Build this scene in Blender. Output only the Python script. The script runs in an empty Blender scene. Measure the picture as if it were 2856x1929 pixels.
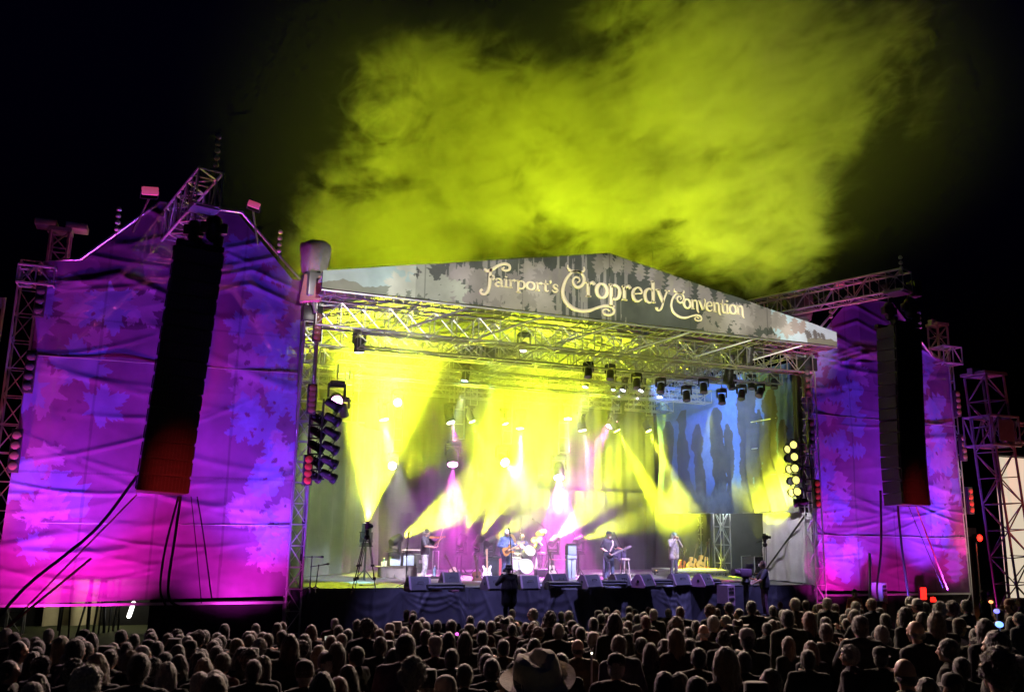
import bpy, bmesh, math, random
import numpy as np
from mathutils import Vector, Matrix, noise
random.seed(7); np.random.seed(7)
SC = bpy.context.scene; COL = SC.collection
V = Vector
# ---------------------------------------------------------------- camera
PITCH, ROLL, YAW = .20343, .01863, .37038
EYE = V((-13.107, -26.657, 3.681)); FOC, PW, PH = 2442.8, 2856., 1929.
_fw = V((math.sin(YAW)*math.cos(PITCH), math.cos(YAW)*math.cos(PITCH), math.sin(PITCH)))
_r = V((math.cos(YAW), -math.sin(YAW), 0)); _u = _r.cross(_fw)
RT = _r*math.cos(ROLL)+_u*math.sin(ROLL); UP = -_r*math.sin(ROLL)+_u*math.cos(ROLL)
cam = bpy.data.cameras.new('camera'); cam_o = bpy.data.objects.new('camera', cam); COL.objects.link(cam_o)
cam_o.matrix_world = Matrix.Translation(EYE) @ Matrix((RT, UP, -_fw)).transposed().to_4x4()
cam.sensor_width = 36; cam.lens = 36*FOC/PW; cam.clip_end = 1500; cam.clip_start = .1
SC.camera = cam_o
# ---------------------------------------------------------------- night sky, faint moonlight, exposure
W = bpy.data.worlds.new("World"); SC.world = W; W.use_nodes = True
nt = W.node_tree; sky = nt.nodes.new('ShaderNodeTexSky'); sky.sky_type = 'NISHITA'; sky.sun_disc = False
sky.ozone_density = 6; sky.sun_elevation = math.radians(-4); sky.sun_rotation = math.radians(200)
nt.links.new(sky.outputs[0], nt.nodes['Background'].inputs[0]); nt.nodes['Background'].inputs[1].default_value = .14
sun = bpy.data.lights.new('moonlight', 'SUN'); sun.energy = .003; sun.angle = .0087; sun.color = (.8, .88, 1)
sun_o = bpy.data.objects.new('moonlight', sun); COL.objects.link(sun_o); sun_o.rotation_euler = (math.radians(60), 0, math.radians(-25))
SC.view_settings.view_transform = 'Standard'; SC.view_settings.look = 'None'; SC.view_settings.exposure = 0; SC.view_settings.gamma = 1
cy = SC.cycles; cy.use_denoising = True; cy.max_bounces = 4; cy.diffuse_bounces = 2; cy.glossy_bounces = 2; cy.transmission_bounces = 2
cy.volume_bounces = 0; cy.transparent_max_bounces = 12; cy.volume_step_rate = 1.; cy.volume_max_steps = 160; cy.caustics_reflective = False
cy.sample_clamp_indirect = 3; cy.use_adaptive_sampling = True; cy.adaptive_threshold = .03; cy.adaptive_min_samples = 20
# ---------------------------------------------------------------- pixel of the photograph -> point on a plane of the place
def ray(px, py): return _fw + RT*((px-PW/2)/FOC) + UP*((PH/2-py)/FOC)
def aty(px, py, y):
    d = ray(px, py); return EYE + d*((y-EYE.y)/d.y)
def atz(px, py, z=1.8):
    d = ray(px, py); return EYE + d*((z-EYE.z)/d.z)
def atx(px, py, x):
    d = ray(px, py); return EYE + d*((x-EYE.x)/d.x)
def ata(px, py, dist): return EYE + ray(px, py)*dist
def gz(y): return max(0., -4-y)*.058
# ---------------------------------------------------------------- materials
MATS = {}
def nodes_of(name):
    m = bpy.data.materials.new(name); m.use_nodes = True
    return m, m.node_tree, m.node_tree.nodes['Principled BSDF']
def pm(name, c, rough=.6, metal=0., var=.25, scale=8., bump=0., bscale=60., sheen=0., coat=0., emit=None, es=0.):
    if name in MATS: return MATS[name]
    m, nt, b = nodes_of(name); N = nt.nodes.new; L = nt.links.new
    tc = N('ShaderNodeTexCoord'); no = N('ShaderNodeTexNoise'); no.inputs['Scale'].default_value = scale; no.inputs['Detail'].default_value = 5
    L(tc.outputs['Object'], no.inputs['Vector'])
    mx = N('ShaderNodeMix'); mx.data_type = 'RGBA'
    mx.inputs[6].default_value = (*[max(0, x*(1-var)) for x in c], 1); mx.inputs[7].default_value = (*[min(1, x*(1+var)) for x in c], 1)
    L(no.outputs[0], mx.inputs[0]); L(mx.outputs[2], b.inputs['Base Color'])
    b.inputs['Roughness'].default_value = rough; b.inputs['Metallic'].default_value = metal
    b.inputs['Sheen Weight'].default_value = sheen; b.inputs['Coat Weight'].default_value = coat
    if bump:
        n2 = N('ShaderNodeTexNoise'); n2.inputs['Scale'].default_value = bscale; n2.inputs['Detail'].default_value = 4
        L(tc.outputs['Object'], n2.inputs['Vector'])
        bp = N('ShaderNodeBump'); bp.inputs['Strength'].default_value = bump; bp.inputs['Distance'].default_value = .02
        L(n2.outputs[0], bp.inputs['Height']); L(bp.outputs[0], b.inputs['Normal'])
    if emit: b.inputs['Emission Color'].default_value = (*emit, 1); b.inputs['Emission Strength'].default_value = es
    MATS[name] = m; return m
def om(name, rough=.8, sheen=0., bump=0., bscale=80., var=.3, scale=12.):
    """material whose colour is each object's own colour"""
    m, nt, b = nodes_of(name); N = nt.nodes.new; L = nt.links.new
    oi = N('ShaderNodeObjectInfo'); tc = N('ShaderNodeTexCoord'); no = N('ShaderNodeTexNoise'); no.inputs['Scale'].default_value = scale; no.inputs['Detail'].default_value = 4
    L(tc.outputs['Object'], no.inputs['Vector'])
    mr = N('ShaderNodeMapRange'); mr.inputs[1].default_value = .3; mr.inputs[2].default_value = .7; mr.inputs[3].default_value = 1-var; mr.inputs[4].default_value = 1+var
    L(no.outputs[0], mr.inputs[0])
    mx = N('ShaderNodeVectorMath'); mx.operation = 'SCALE'; L(oi.outputs['Color'], mx.inputs[0]); L(mr.outputs[0], mx.inputs[3]); L(mx.outputs[0], b.inputs['Base Color'])
    b.inputs['Roughness'].default_value = rough; b.inputs['Sheen Weight'].default_value = sheen; b.inputs['Sheen Roughness'].default_value = .4
    if bump:
        n2 = N('ShaderNodeTexNoise'); n2.inputs['Scale'].default_value = bscale; n2.inputs['Detail'].default_value = 3
        L(tc.outputs['Object'], n2.inputs['Vector']); bp = N('ShaderNodeBump'); bp.inputs['Strength'].default_value = bump; bp.inputs['Distance'].default_value = .02
        L(n2.outputs[0], bp.inputs['Height']); L(bp.outputs[0], b.inputs['Normal'])
    return m
def printed(name, rough=.75, bump=.15, bscale=30., weave=.12, alpha=1.):
    """cloth printed with the pattern kept in the mesh's colour attribute"""
    m, nt, b = nodes_of(name); N = nt.nodes.new; L = nt.links.new
    at = N('ShaderNodeAttribute'); at.attribute_name = 'print'; tc = N('ShaderNodeTexCoord')
    no = N('ShaderNodeTexNoise'); no.inputs['Scale'].default_value = 3; no.inputs['Detail'].default_value = 8; L(tc.outputs['Object'], no.inputs['Vector'])
    mr = N('ShaderNodeMapRange'); mr.inputs[3].default_value = 1-weave*2; mr.inputs[4].default_value = 1+weave*2; L(no.outputs[0], mr.inputs[0])
    mx = N('ShaderNodeVectorMath'); mx.operation = 'SCALE'; L(at.outputs['Color'], mx.inputs[0]); L(mr.outputs[0], mx.inputs[3]); L(mx.outputs[0], b.inputs['Base Color'])
    b.inputs['Roughness'].default_value = rough; b.inputs['Alpha'].default_value = alpha
    n2 = N('ShaderNodeTexNoise'); n2.inputs['Scale'].default_value = bscale; L(tc.outputs['Object'], n2.inputs['Vector'])
    bp = N('ShaderNodeBump'); bp.inputs['Strength'].default_value = bump; bp.inputs['Distance'].default_value = .03; L(n2.outputs[0], bp.inputs['Height']); L(bp.outputs[0], b.inputs['Normal'])
    return m
def glow(name, c, s):
    if name in MATS: return MATS[name]
    m, nt, b = nodes_of(name); b.inputs['Base Color'].default_value = (*c, 1); b.inputs['Emission Color'].default_value = (*c, 1); b.inputs['Emission Strength'].default_value = s
    MATS[name] = m; return m
ALU = pm('aluminium tube', (.5, .5, .52), .38, .75, .25, 3)
STEEL = pm('dull steel', (.28, .28, .3), .45, .6, .25, 5)
BLK = pm('black paint', (.022, .022, .024), .45, 0, .4, 9, .1)
BLKM = pm('black metal', (.03, .03, .032), .35, .3, .4, 9)
RUB = pm('rubber', (.012, .012, .012), .8)
CLOTHK = pm('black stage cloth', (.03, .03, .036), .85, 0, .3, 6, .2, 120, .4)
WOODK = pm('dark deck board', (.16, .16, .165), .5, 0, .35, 2.5, .1, 30)
CHROME = pm('chrome', (.8, .8, .8), .15, 1, .05)
WHITE = pm('white lacquer', (.75, .75, .73), .35, 0, .06)
BRASS = pm('cymbal bronze', (.7, .5, .2), .28, .9, .15, 20)
CREAM = pm('cream letter vinyl', (.86, .74, .55), .6, 0, .04)
# ---------------------------------------------------------------- mesh collector
class MB:
    def __init__(s): s.v = []; s.f = []; s.m = []
    def add(s, vs, fs, mi=0):
        o = len(s.v); s.v += [tuple(x) for x in vs]; s.f += [tuple(i+o for i in f) for f in fs]; s.m += [mi]*len(fs); return s
    def box(s, lo, hi, mi=0, bev=0.):
        x0, y0, z0 = lo; x1, y1, z1 = hi
        return s.obox(V(((x0+x1)/2, (y0+y1)/2, (z0+z1)/2)), (x1-x0, y1-y0, z1-z0), None, mi, bev)
    def obox(s, c, d, rot=None, mi=0, bev=0.):
        c = V(c); hx, hy, hz = [q/2 for q in d]; R = rot if rot is not None else Matrix.Identity(3)
        if not bev:
            P = [V((a*hx, b*hy, e*hz)) for a in (-1, 1) for b in (-1, 1) for e in (-1, 1)]
            F = [(0, 1, 3, 2), (4, 6, 7, 5), (0, 4, 5, 1), (2, 3, 7, 6), (0, 2, 6, 4), (1, 5, 7, 3)]
        else:
            bm = bmesh.new(); bmesh.ops.create_cube(bm, size=1)
            for q in bm.verts: q.co = V((q.co.x*2*hx, q.co.y*2*hy, q.co.z*2*hz))
            bmesh.ops.bevel(bm, geom=bm.edges[:], offset=bev, segments=2, affect='EDGES', profile=.5)
            bm.verts.index_update(); P = [q.co.copy() for q in bm.verts]; F = [tuple(q.index for q in f.verts) for f in bm.faces]; bm.free()
        return s.add([c + R @ p for p in P], F, mi)
    def tube(s, pts, r, n=6, mi=0, cap=True, closed=False):
        pts = [V(p) for p in pts]; rs = r if isinstance(r, (list, tuple)) else [r]*len(pts); vs = []; k = len(pts); pa = None
        for i, p in enumerate(pts):
            if closed: t = pts[(i+1) % k]-pts[i-1]
            else: t = pts[min(i+1, k-1)]-pts[max(i-1, 0)]
            t = t.normalized() if t.length > 1e-9 else V((0, 0, 1))
            if pa is None: pa = t.orthogonal()
            a = pa - t*pa.dot(t); a = a.normalized() if a.length > 1e-6 else t.orthogonal().normalized(); pa = a; b = t.cross(a)
            vs += [p + (a*math.cos(2*math.pi*j/n)+b*math.sin(2*math.pi*j/n))*rs[i] for j in range(n)]
        fs = [(i*n+j, i*n+(j+1) % n, ((i+1) % k)*n+(j+1) % n, ((i+1) % k)*n+j) for i in range(k if closed else k-1) for j in range(n)]
        if cap and not closed: fs += [tuple(range(n-1, -1, -1)), tuple((k-1)*n+j for j in range(n))]
        return s.add(vs, fs, mi)
    def lathe(s, prof, c=(0, 0, 0), ax=(0, 0, 1), n=16, mi=0, ring=False, end=True):
        """prof: (radius, height) along ax from c"""
        c = V(c); t = V(ax).normalized(); a = t.orthogonal().normalized(); b = t.cross(a); vs = []; k = len(prof)
        for r, h in prof: vs += [c+t*h+(a*math.cos(2*math.pi*j/n)+b*math.sin(2*math.pi*j/n))*max(r, 1e-4) for j in range(n)]
        fs = [(i*n+j, i*n+(j+1) % n, (i+1)*n+(j+1) % n, (i+1)*n+j) for i in range(k-1) for j in range(n)]
        if ring: fs += [((k-1)*n+j, (k-1)*n+(j+1) % n, (j+1) % n, j) for j in range(n)]
        else: fs += [tuple(range(n-1, -1, -1))]+([tuple((k-1)*n+j for j in range(n))] if end else [])
        return s.add(vs, fs, mi)
    def capsule(s, p, q, r0, r1=None, n=10, mi=0, sc=None):
        p, q = V(p), V(q); r1 = r0 if r1 is None else r1; t = q-p; L = t.length
        t = t/L if L > 1e-6 else V((0, 0, 1))
        prof = [(r0*math.sin(a), -r0*math.cos(a)) for a in (0.15, .6, 1.1)] + [(r0, 0), (r1, L)] + [(r1*math.cos(a), L+r1*math.sin(a)) for a in (.47, .97, 1.42)]
        return s.lathe(prof, p, t, n, mi)
    def ell(s, c, rad, rot=None, n=14, m=9, mi=0):
        c = V(c); R = rot if rot is not None else Matrix.Identity(3); vs = []; fs = []
        for i in range(m+1):
            a = -math.pi/2+math.pi*i/m; ca = max(math.cos(a), .003)
            for j in range(n):
                b = 2*math.pi*j/n; vs.append(c + R @ V((rad[0]*ca*math.cos(b), rad[1]*ca*math.sin(b), rad[2]*math.sin(a))))
        fs = [(i*n+j, i*n+(j+1) % n, (i+1)*n+(j+1) % n, (i+1)*n+j) for i in range(m) for j in range(n)]
        fs += [tuple(range(n-1, -1, -1)), tuple(m*n+j for j in range(n))]
        return s.add(vs, fs, mi)
    def prism(s, poly, o, ex, ey, th, mi=0, dome=0.):
        """outline poly (2D) in the plane o,ex,ey, thickened by th along ex x ey"""
        o, ex, ey = V(o), V(ex), V(ey); nz = ex.cross(ey).normalized(); n = len(poly)
        A = [o+ex*a+ey*b for a, b in poly]; B = [p+nz*th for p in A]
        return s.add(A+B, [tuple(range(n-1, -1, -1)), tuple(range(n, 2*n))]+[(i, (i+1) % n, n+(i+1) % n, n+i) for i in range(n)], mi)
    def mesh(s, name, mats, smooth=None):
        me = bpy.data.meshes.new(name); me.from_pydata(s.v, [], s.f); mats = mats if isinstance(mats, (list, tuple)) else [mats]
        for m in mats: me.materials.append(m)
        if len(mats) > 1: me.polygons.foreach_set('material_index', s.m)
        me.update()
        if smooth is not None:
            me.shade_smooth()
            if smooth > 0: me.set_sharp_from_angle(angle=smooth)
        return me
    def build(s, name, mats, parent=None, smooth=.7):
        return link(name, s.mesh(name, mats, smooth), parent)
def link(name, me, parent=None):
    o = bpy.data.objects.new(name, me); COL.objects.link(o)
    if parent is not None:
        o.parent = parent
    return o
def tag(o, label, cat, group=None):
    o['label'] = label; o['category'] = cat
    if group: o['group'] = group
    return o
def thing(name, label, cat, loc=(0, 0, 0), rz=0., group=None):
    o = bpy.data.objects.new(name, None); COL.objects.link(o); o.location = loc; o.rotation_euler = (0, 0, rz); o.empty_display_size = .2
    return tag(o, label, cat, group)
def setting(o, kind='structure'): o['kind'] = kind; return o
def dup(root, loc=None, rz=None, label=None, group=None, rot=None):
    def cp(o, par):
        c = o.copy(); COL.objects.link(c)
        if par is not None: c.parent = par; c.matrix_parent_inverse = o.matrix_parent_inverse
        for ch in KIDS.get(o.name, []): cp(ch, c)
        return c
    KIDS = {}
    for ch in root.children_recursive: KIDS.setdefault(ch.parent.name, []).append(ch)
    r = cp(root, None)
    if loc is not None: r.location = loc
    if rz is not None: r.rotation_euler = (0, 0, rz)
    if rot is not None: r.rotation_euler = rot
    if label: r['label'] = label
    if group: r['group'] = group
    return r
def aim(d): return V(d).to_track_quat('-Z', 'Y').to_euler()
def spot(name, loc, to, c, pw, ang, blend=.25, size=.05, parent=None, inv=None):
    l = bpy.data.lights.new(name, 'SPOT'); l.energy = pw; l.color = c; l.spot_size = math.radians(ang); l.spot_blend = blend; l.shadow_soft_size = size
    o = bpy.data.objects.new(name, l); COL.objects.link(o); o.location = loc; o.rotation_euler = aim(V(to)-V(loc)); return o
def wall_lamp(name, loc, to, c, pw, sx, sy, spread=180):
    l = bpy.data.lights.new(name, 'AREA'); l.energy = pw; l.color = c; l.shape = 'RECTANGLE'; l.size = sx; l.size_y = sy; l.spread = math.radians(spread)
    o = bpy.data.objects.new(name, l); COL.objects.link(o); o.location = loc; o.rotation_euler = aim(V(to)-V(loc)); return o
def truss(mb, p0, p1, w=.5, h=.5, r=.026, rd=.016, bay=.55, up=(0, 0, 1), rungs=True):
    p0, p1 = V(p0), V(p1); t = (p1-p0); L = t.length; t.normalize(); u = V(up); u = (u-t*u.dot(t)).normalized(); s = t.cross(u); k = max(2, round(L/bay))
    C = [(s*a*w/2+u*b*h/2) for a, b in ((-1, -1), (1, -1), (1, 1), (-1, 1))]
    for c in C: mb.tube([p0+c, p1+c], r, 6)
    for j in range(4):
        a, b = C[j], C[(j+1) % 4]
        for i in range(k):
            q0, q1 = p0+t*(L*i/k), p0+t*(L*(i+1)/k)
            mb.tube([q0+(a if (i+j) % 2 else b), q1+(b if (i+j) % 2 else a)], rd, 4, cap=False)
            if rungs: mb.tube([q0+a, q0+b], rd, 4, cap=False)
        mb.tube([p1+a, p1+b], rd, 4, cap=False)
    return mb
# ---------------------------------------------------------------- printed leaves
def leaf_poly(kind='maple', n=0):
    P = []
    if kind == 'oak':
        prof = [(0, .04), (.08, .10), (.16, .26), (.24, .14), (.34, .36), (.43, .17), (.54, .42), (.64, .19), (.74, .34), (.83, .16), (.92, .17), (1, .02)]
        P = [(w, y) for y, w in prof]+[(-w, y+.02) for y, w in reversed(prof)]
    else:
        rnd = random.Random(n); lob = 5
        for i in range(lob):
            a0 = math.radians(-20+ i*55); L = (.8, .95, 1.1, .95, .8)[i]
            for da, rr in ((-27, .52), (-21, .74), (-16, .66), (-13, .88), (-8, .8), (-5, .97), (0, 1.), (5, .86), (8, .94), (13, .72), (19, .8), (20, .6), (27, .5)):
                a = a0+math.radians(da); P.append((math.cos(a)*rr*L*rnd.uniform(.93, 1.07)*.6, .35+math.sin(a)*rr*L*.6))
        P.append((-.06, .16)); P.append((-.015, -.03)); P.append((.015, -.03)); P.append((.06, .16))
    return np.array(P)
def inside(P, x, z):
    r = np.zeros(x.shape, bool); j = len(P)-1
    for i in range(len(P)):
        xi, zi = P[i]; xj, zj = P[j]
        if zi != zj: r ^= ((zi > z) != (zj > z)) & (x < (xj-xi)*(z-zi)/(zj-zi)+xi)
        j = i
    return r
def put(P, c, size, ang):
    a = math.radians(ang); R = np.array([[math.cos(a), -math.sin(a)], [math.sin(a), math.cos(a)]]); return (P*size) @ R.T+np.array(c)
def stamp(colr, X, Z, P, c, mixv=1.):
    lo, hi = P.min(0), P.max(0); m = (X >= lo[0]) & (X <= hi[0]) & (Z >= lo[1]) & (Z <= hi[1]); idx = np.nonzero(m)
    k = inside(P, X[idx], Z[idx]); sel = tuple(q[k] for q in idx); colr[sel] = colr[sel]*(1-mixv)+np.array(c)*mixv
def fbm(x, z, seed, sc, oct=4):
    """cheap value noise on arrays"""
    rs = np.random.RandomState(seed); T = rs.rand(64, 64); o = np.zeros_like(x); amp = 1; tot = 0
    for k in range(oct):
        u, w = x*sc, z*sc; i, j = np.floor(u).astype(int), np.floor(w).astype(int); fu, fw = u-i, w-j; fu = fu*fu*(3-2*fu); fw = fw*fw*(3-2*fw)
        a = T[i % 64, j % 64]; b = T[(i+1) % 64, j % 64]; c = T[i % 64, (j+1) % 64]; d = T[(i+1) % 64, (j+1) % 64]
        o += amp*((a*(1-fu)+b*fu)*(1-fw)+(c*(1-fu)+d*fu)*fw); tot += amp; amp *= .5; sc *= 2.03
    return o/tot
def sheet(name, pts, keep, colr, mat, parent, axis='xz'):
    """grid of points (nz,nx,3) with printed colours (nz,nx,3); keep(nz,nx) says which vertices exist"""
    nz, nx = keep.shape; idx = -np.ones((nz, nx), int); idx[keep] = np.arange(keep.sum())
    a, b, c, d = idx[:-1, :-1], idx[:-1, 1:], idx[1:, 1:], idx[1:, :-1]; ok = (a >= 0) & (b >= 0) & (c >= 0) & (d >= 0)
    F = np.stack([a[ok], b[ok], c[ok], d[ok]], 1)
    me = bpy.data.meshes.new(name); me.from_pydata(pts[keep].tolist(), [], F.tolist()); me.materials.append(mat)
    at = me.color_attributes.new('print', 'FLOAT_COLOR', 'POINT'); cc = np.ones((keep.sum(), 4), np.float32); cc[:, :3] = colr[keep]; at.data.foreach_set('color', cc.ravel())
    me.shade_smooth(); me.update(); return link(name, me, parent)
def spline(pts, k=8):
    pts = [np.array(p, float) for p in pts]; P = [pts[0]*2-pts[1]]+pts+[pts[-1]*2-pts[-2]]; out = []
    for i in range(1, len(P)-2):
        for j in range(k):
            t = j/k; a, b, c, d = P[i-1:i+3]
            out.append(.5*((2*b)+(-a+c)*t+(2*a-5*b+4*c-d)*t*t+(-a+3*b-3*c+d)*t**3))
    out.append(P[-2]); return out
# ================================================================ GROUND
def build_ground():
    ys = [-400, -200, -120, -80, -60, -50, -42, -36, -32, -28, -24, -20, -16, -12, -8, -6, -4, -2, 0, 4, 8, 14, 20, 40, 80, 160, 400, 900]
    xs = [-700, -300, -120, -60, -40, -30, -24, -18, -12, -6, 0, 6, 12, 18, 24, 30, 40, 60, 120, 300, 700]
    vs = [(x, y, gz(max(y, -60))-.0) for y in ys for x in xs]; n = len(xs)
    fs = [(j*n+i, j*n+i+1, (j+1)*n+i+1, (j+1)*n+i) for j in range(len(ys)-1) for i in range(n-1)]
    mb = MB(); mb.add(vs, fs)
    m = pm('trodden grass', (.045, .055, .022), .95, 0, .6, .8, .6, 25)
    setting(mb.build('ground', m, None, 0))
build_ground()
# ================================================================ STAGE PLATFORM
HW = 9.4
def build_platform():
    t = thing('stage_platform', 'raised concert stage deck with a black cloth skirt along its front', 'stage', (0, 0, 0))
    mb = MB()
    for i in range(10):
        for j in range(7):
            x0 = -HW+i*1.88; mb.box((x0, .02+j*1.9, 1.66), (x0+1.874, .02+j*1.9+1.894, 1.8))
    mb.build('deck', WOODK, t)
    fr = MB()
    for x in np.linspace(-9.2, 9.2, 9):
        for y in (.4, 4, 8, 12): fr.tube([(x, y, 0), (x, y, 1.66)], .03, 6)
    fr.build('scaffold_legs', STEEL, t)
    # skirt: hung in swags; cloth hem rises in places
    nx, nz = 700, 46; U = np.linspace(-9.45, 9.5, nx); T = np.linspace(0, 1, nz)
    Ug, Tg = np.meshgrid(U, T)
    hem = .02+.0*U
    for a, b, h in ((-6.5, -4.1, .75), (1.7, 3.6, .8), (-9.4, -8.0, .1)):
        k = np.clip((U-a)/.25, 0, 1)*np.clip((b-U)/.25, 0, 1); hem = hem+k*h
    top = 1.815
    fold = np.zeros_like(Ug)
    rs = np.random.RandomState(3)
    piv = np.sort(rs.uniform(-9.4, 9.4, 34))
    for p in piv:
        w = rs.uniform(.25, .8); lean = rs.uniform(-1., 1.); dx = Ug-(p+lean*Tg*.8)
        fold += rs.uniform(.04, .13)*np.exp(-(dx/(.05+.10*Tg*w*2))**2)*(.3+.7*Tg)
    for p in piv[::3]:
        w = 1.1; dx = np.clip(np.abs(Ug-p)/w, 0, 1); sag = .75*(1-dx**2)
        for k in (.35, .6, .85): fold += .022*np.exp(-((Tg-sag*k)/.06)**2)*(dx < 1)*(1-dx**2)
    fold += (.035*np.sin(Ug*8+3*np.sin(Ug*1.3))+.02*np.sin(Ug*17+4*np.sin(Ug*.9)))*(.25+.75*Tg)*(fbm(Ug, Tg*2, 9, .5)+.3)
    Zg = top-(top-hem[None, :])*Tg
    Yg = -.02-fold-.05*Tg
    pts = np.stack([Ug, Yg, Zg], -1); keep = np.ones_like(Ug, bool); c = np.ones(pts.shape)*np.array([.05, .05, .065])
    sheet('skirt', pts, keep, c, CLOTHSKIRT, t)
    mb = MB(); mb.box((-HW, -.03, 1.802), (HW, .03, 1.825)); mb.build('edge_trim', BLK, t)
    mb = MB(); mb.box((-HW, .6, 0), (HW, .64, 1.64)); mb.build('inner_cloth', CLOTHK, t)
    return t
CLOTHSKIRT = printed('satin stage skirt', .5, .12, 60)
build_platform()
# dark skirt walls under the two wings, with the open undercroft at the far left end
def cloth_wall(name, label, x0, x1, y, z0, z1, mat, waves=5., amp=.05, nx=160, nz=24, cat='drape', seed=1, axis='x', col=(.04, .04, .05), bell=.3):
    U = np.linspace(0, 1, nx); T = np.linspace(0, 1, nz); Ug, Tg = np.meshgrid(U, T); L = math.hypot(x1[0]-x0[0], x1[1]-x0[1]) if axis == 'xy' else abs(x1-x0)
    s = Ug*L; f = amp*(np.sin(s*waves+2*fbm(s, Tg*0, seed, .7)*6)+.5*np.sin(s*waves*2.3+1))*(1-bell*(1-Tg))+amp*2*(fbm(s, Tg*3, seed+3, .6)-.5)
    if axis == 'x': P = np.stack([x0+(x1-x0)*Ug, y+f, z1+(z0-z1)*Tg], -1)
    elif axis == 'y': P = np.stack([y+f, x0+(x1-x0)*Ug, z1+(z0-z1)*Tg], -1)
    else:
        d = np.array([x1[0]-x0[0], x1[1]-x0[1]])/L; P = np.stack([x0[0]+d[0]*s-d[1]*f, x0[1]+d[1]*s+d[0]*f, z1+(z0-z1)*Tg], -1)
    c = np.ones(P.shape)*np.array(col)
    o = sheet(name, P, np.ones_like(Ug, bool), c, mat, None); return tag(o, label, cat)
DRAPE = printed('stage drape', .85, .25, 40)
SCRIM = printed('printed mesh scrim', .8, .2, 45, .1, .8)
FOREST = printed('printed backdrop', .8, .2, 30, .15)
cloth_wall('dark_drape', 'black cloth closing the space under the tall purple wing near the lit gap', -13.2, -9.5, .35, 0, 1.6, DRAPE, 4, .06, seed=4, col=(.015, .015, .017))
cloth_wall('dark_drape', 'black cloth below the far purple wing, behind the crowd', 9.6, 16.9, .3, 0, 1.6, DRAPE, 4, .06, seed=5, col=(.015, .015, .017))
# ================================================================ BACK AND SIDE CLOTHS
cloth_wall('back_drape', 'dark blue grey drape across the rear of the stage behind the drums', -9.3, 9.2, 11.2, 1.82, 10.2, DRAPE, 5, .045, 500, 40, seed=8, col=(.022, .022, .026))
cloth_wall('masking_drape', 'greenish grey masking drape behind the black tripod and the two boom microphones', (-9.5, 3.9), (-4.6, 10.6), 0, 1.82, 7.6, DRAPE, 3.2, .12, 200, 40, seed=12, axis='xy', col=(.19, .20, .19))
def forest_side():
    t = thing('forest_cloth', 'blue forest print cloth hanging over the wing opening, glowing yellow beside the lamp bank', 'backdrop', (9.25, 0, 4.4))
    ny, nz = 260, 220; S = np.linspace(.7, 10.9, ny); T = np.linspace(4.4, 10.2, nz); Sg, Zg = np.meshgrid(S, T)
    c = np.ones(Sg.shape+(3,))*np.array([.10, .17, .38])
    n = fbm(Sg, Zg, 5, .8); c *= (.75+.6*n)[..., None]
    rs = np.random.RandomState(9); tr = np.array([.05, .05, .055])
    for s0, w, zt in ((1.3, .35, 8.0), (2.2, .5, 9.3), (2.9, .3, 8.6), (3.6, .55, 9.6), (5.0, .28, 8.2), (5.8, .5, 9.0), (7.2, .4, 8.4), (8.6, .5, 9.2), (10, .4, 8.8)):   # ragged dark trees of the print
        edge = w*(.35+1.3*fbm(Zg*1.0, Sg*.5+s0*7, 20+int(w*100), 1.6))+.16*(fbm(Zg, Sg, 31, 5.)-.5); m = (np.abs(Sg-s0-.5*(fbm(Zg, Zg*0+s0, 40, .6)-.5)) < edge*np.clip((zt-Zg)/.7+.4, 0, 1)) & (Zg < zt)
        c[m] = tr*(.8+.6*fbm(Sg, Zg, 50, 3.)[m])[:, None]
    lv = 5.6+1.5*(fbm(Sg, Zg*.3, 3, .8)-.4)+np.clip(3.4-Sg, 0, 3)*.75+.7*(fbm(Sg, Zg, 13, 2.6)-.5); k = np.clip((lv-Zg)/.55, 0, 1)[..., None]
    c = c*(1-k)+k*np.array([.20, .205, .16])*(.65+.7*fbm(Sg, Zg, 77, 2.4))[..., None]
    sag = 0
    for s0, ln, a in ((1.0, 1.1, .26), (1.45, 1.0, .2), (2.0, .8, .22), (2.8, .6, .16), (3.8, .5, .1), (5, .4, .07), (7, .3, .06)):
        dx = Sg-(s0+(10.2-Zg)*.0-np.clip(6.8-Zg, 0, 4)*.45*ln); sag = sag+a*np.exp(-(dx/.16)**2)*np.clip((9-Zg)/4, .2, 1)
    X = -.0-sag+.06*np.sin(Zg*1.3+Sg)+.1*(fbm(Sg, Zg, 61, .7)-.5)
    P = np.stack([X, Sg, Zg-4.4], -1); sheet('cloth', P, np.ones(Sg.shape, bool), c, FOREST, t)
    mb = MB()
    for z in (.02, 1.5, 2.6, 3.7): mb.tube([(-.02, .75, z), (-.02, 10.8 if z < .1 else 3.4, z)], .022, 6)
    mb.build('batten', ALU, t)
forest_side()
WHITECLOTH = printed('white cloth', .8, .25, 18)
cloth_wall('white_drape', 'wrinkled white cloth wall behind the far camera tripod, below the yellow lit cloth', .25, 3.0, 9.32, 1.84, 4.42, WHITECLOTH, 3.4, .12, 160, 60, seed=21, axis='y', col=(.50, .48, .50), bell=.7)
cloth_wall('dark_drape', 'black drape closing the rear of the wing opening behind the flight case', (9.0, 11.4), (13.0, 6.0), 0, 0.2, 5.2, DRAPE, 4, .12, seed=14, axis='xy', col=(.07, .07, .075))
cloth_wall('black_drape', 'narrow black drape hanging beside the roof leg and the blue forest cloth', .12, .72, 9.16, 5.2, 10.1, DRAPE, 9, .06, 60, 30, seed=41, axis='y', col=(.03, .03, .03))
def wing_floor():
    mb = MB(); mb.box((9.42, 2.6, 1.6), (13.6, 12, 1.79)); tag(mb.build('wing_deck', WOODK), 'dark deck of the wing entrance behind the guitars', 'platform')
wing_floor()
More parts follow.
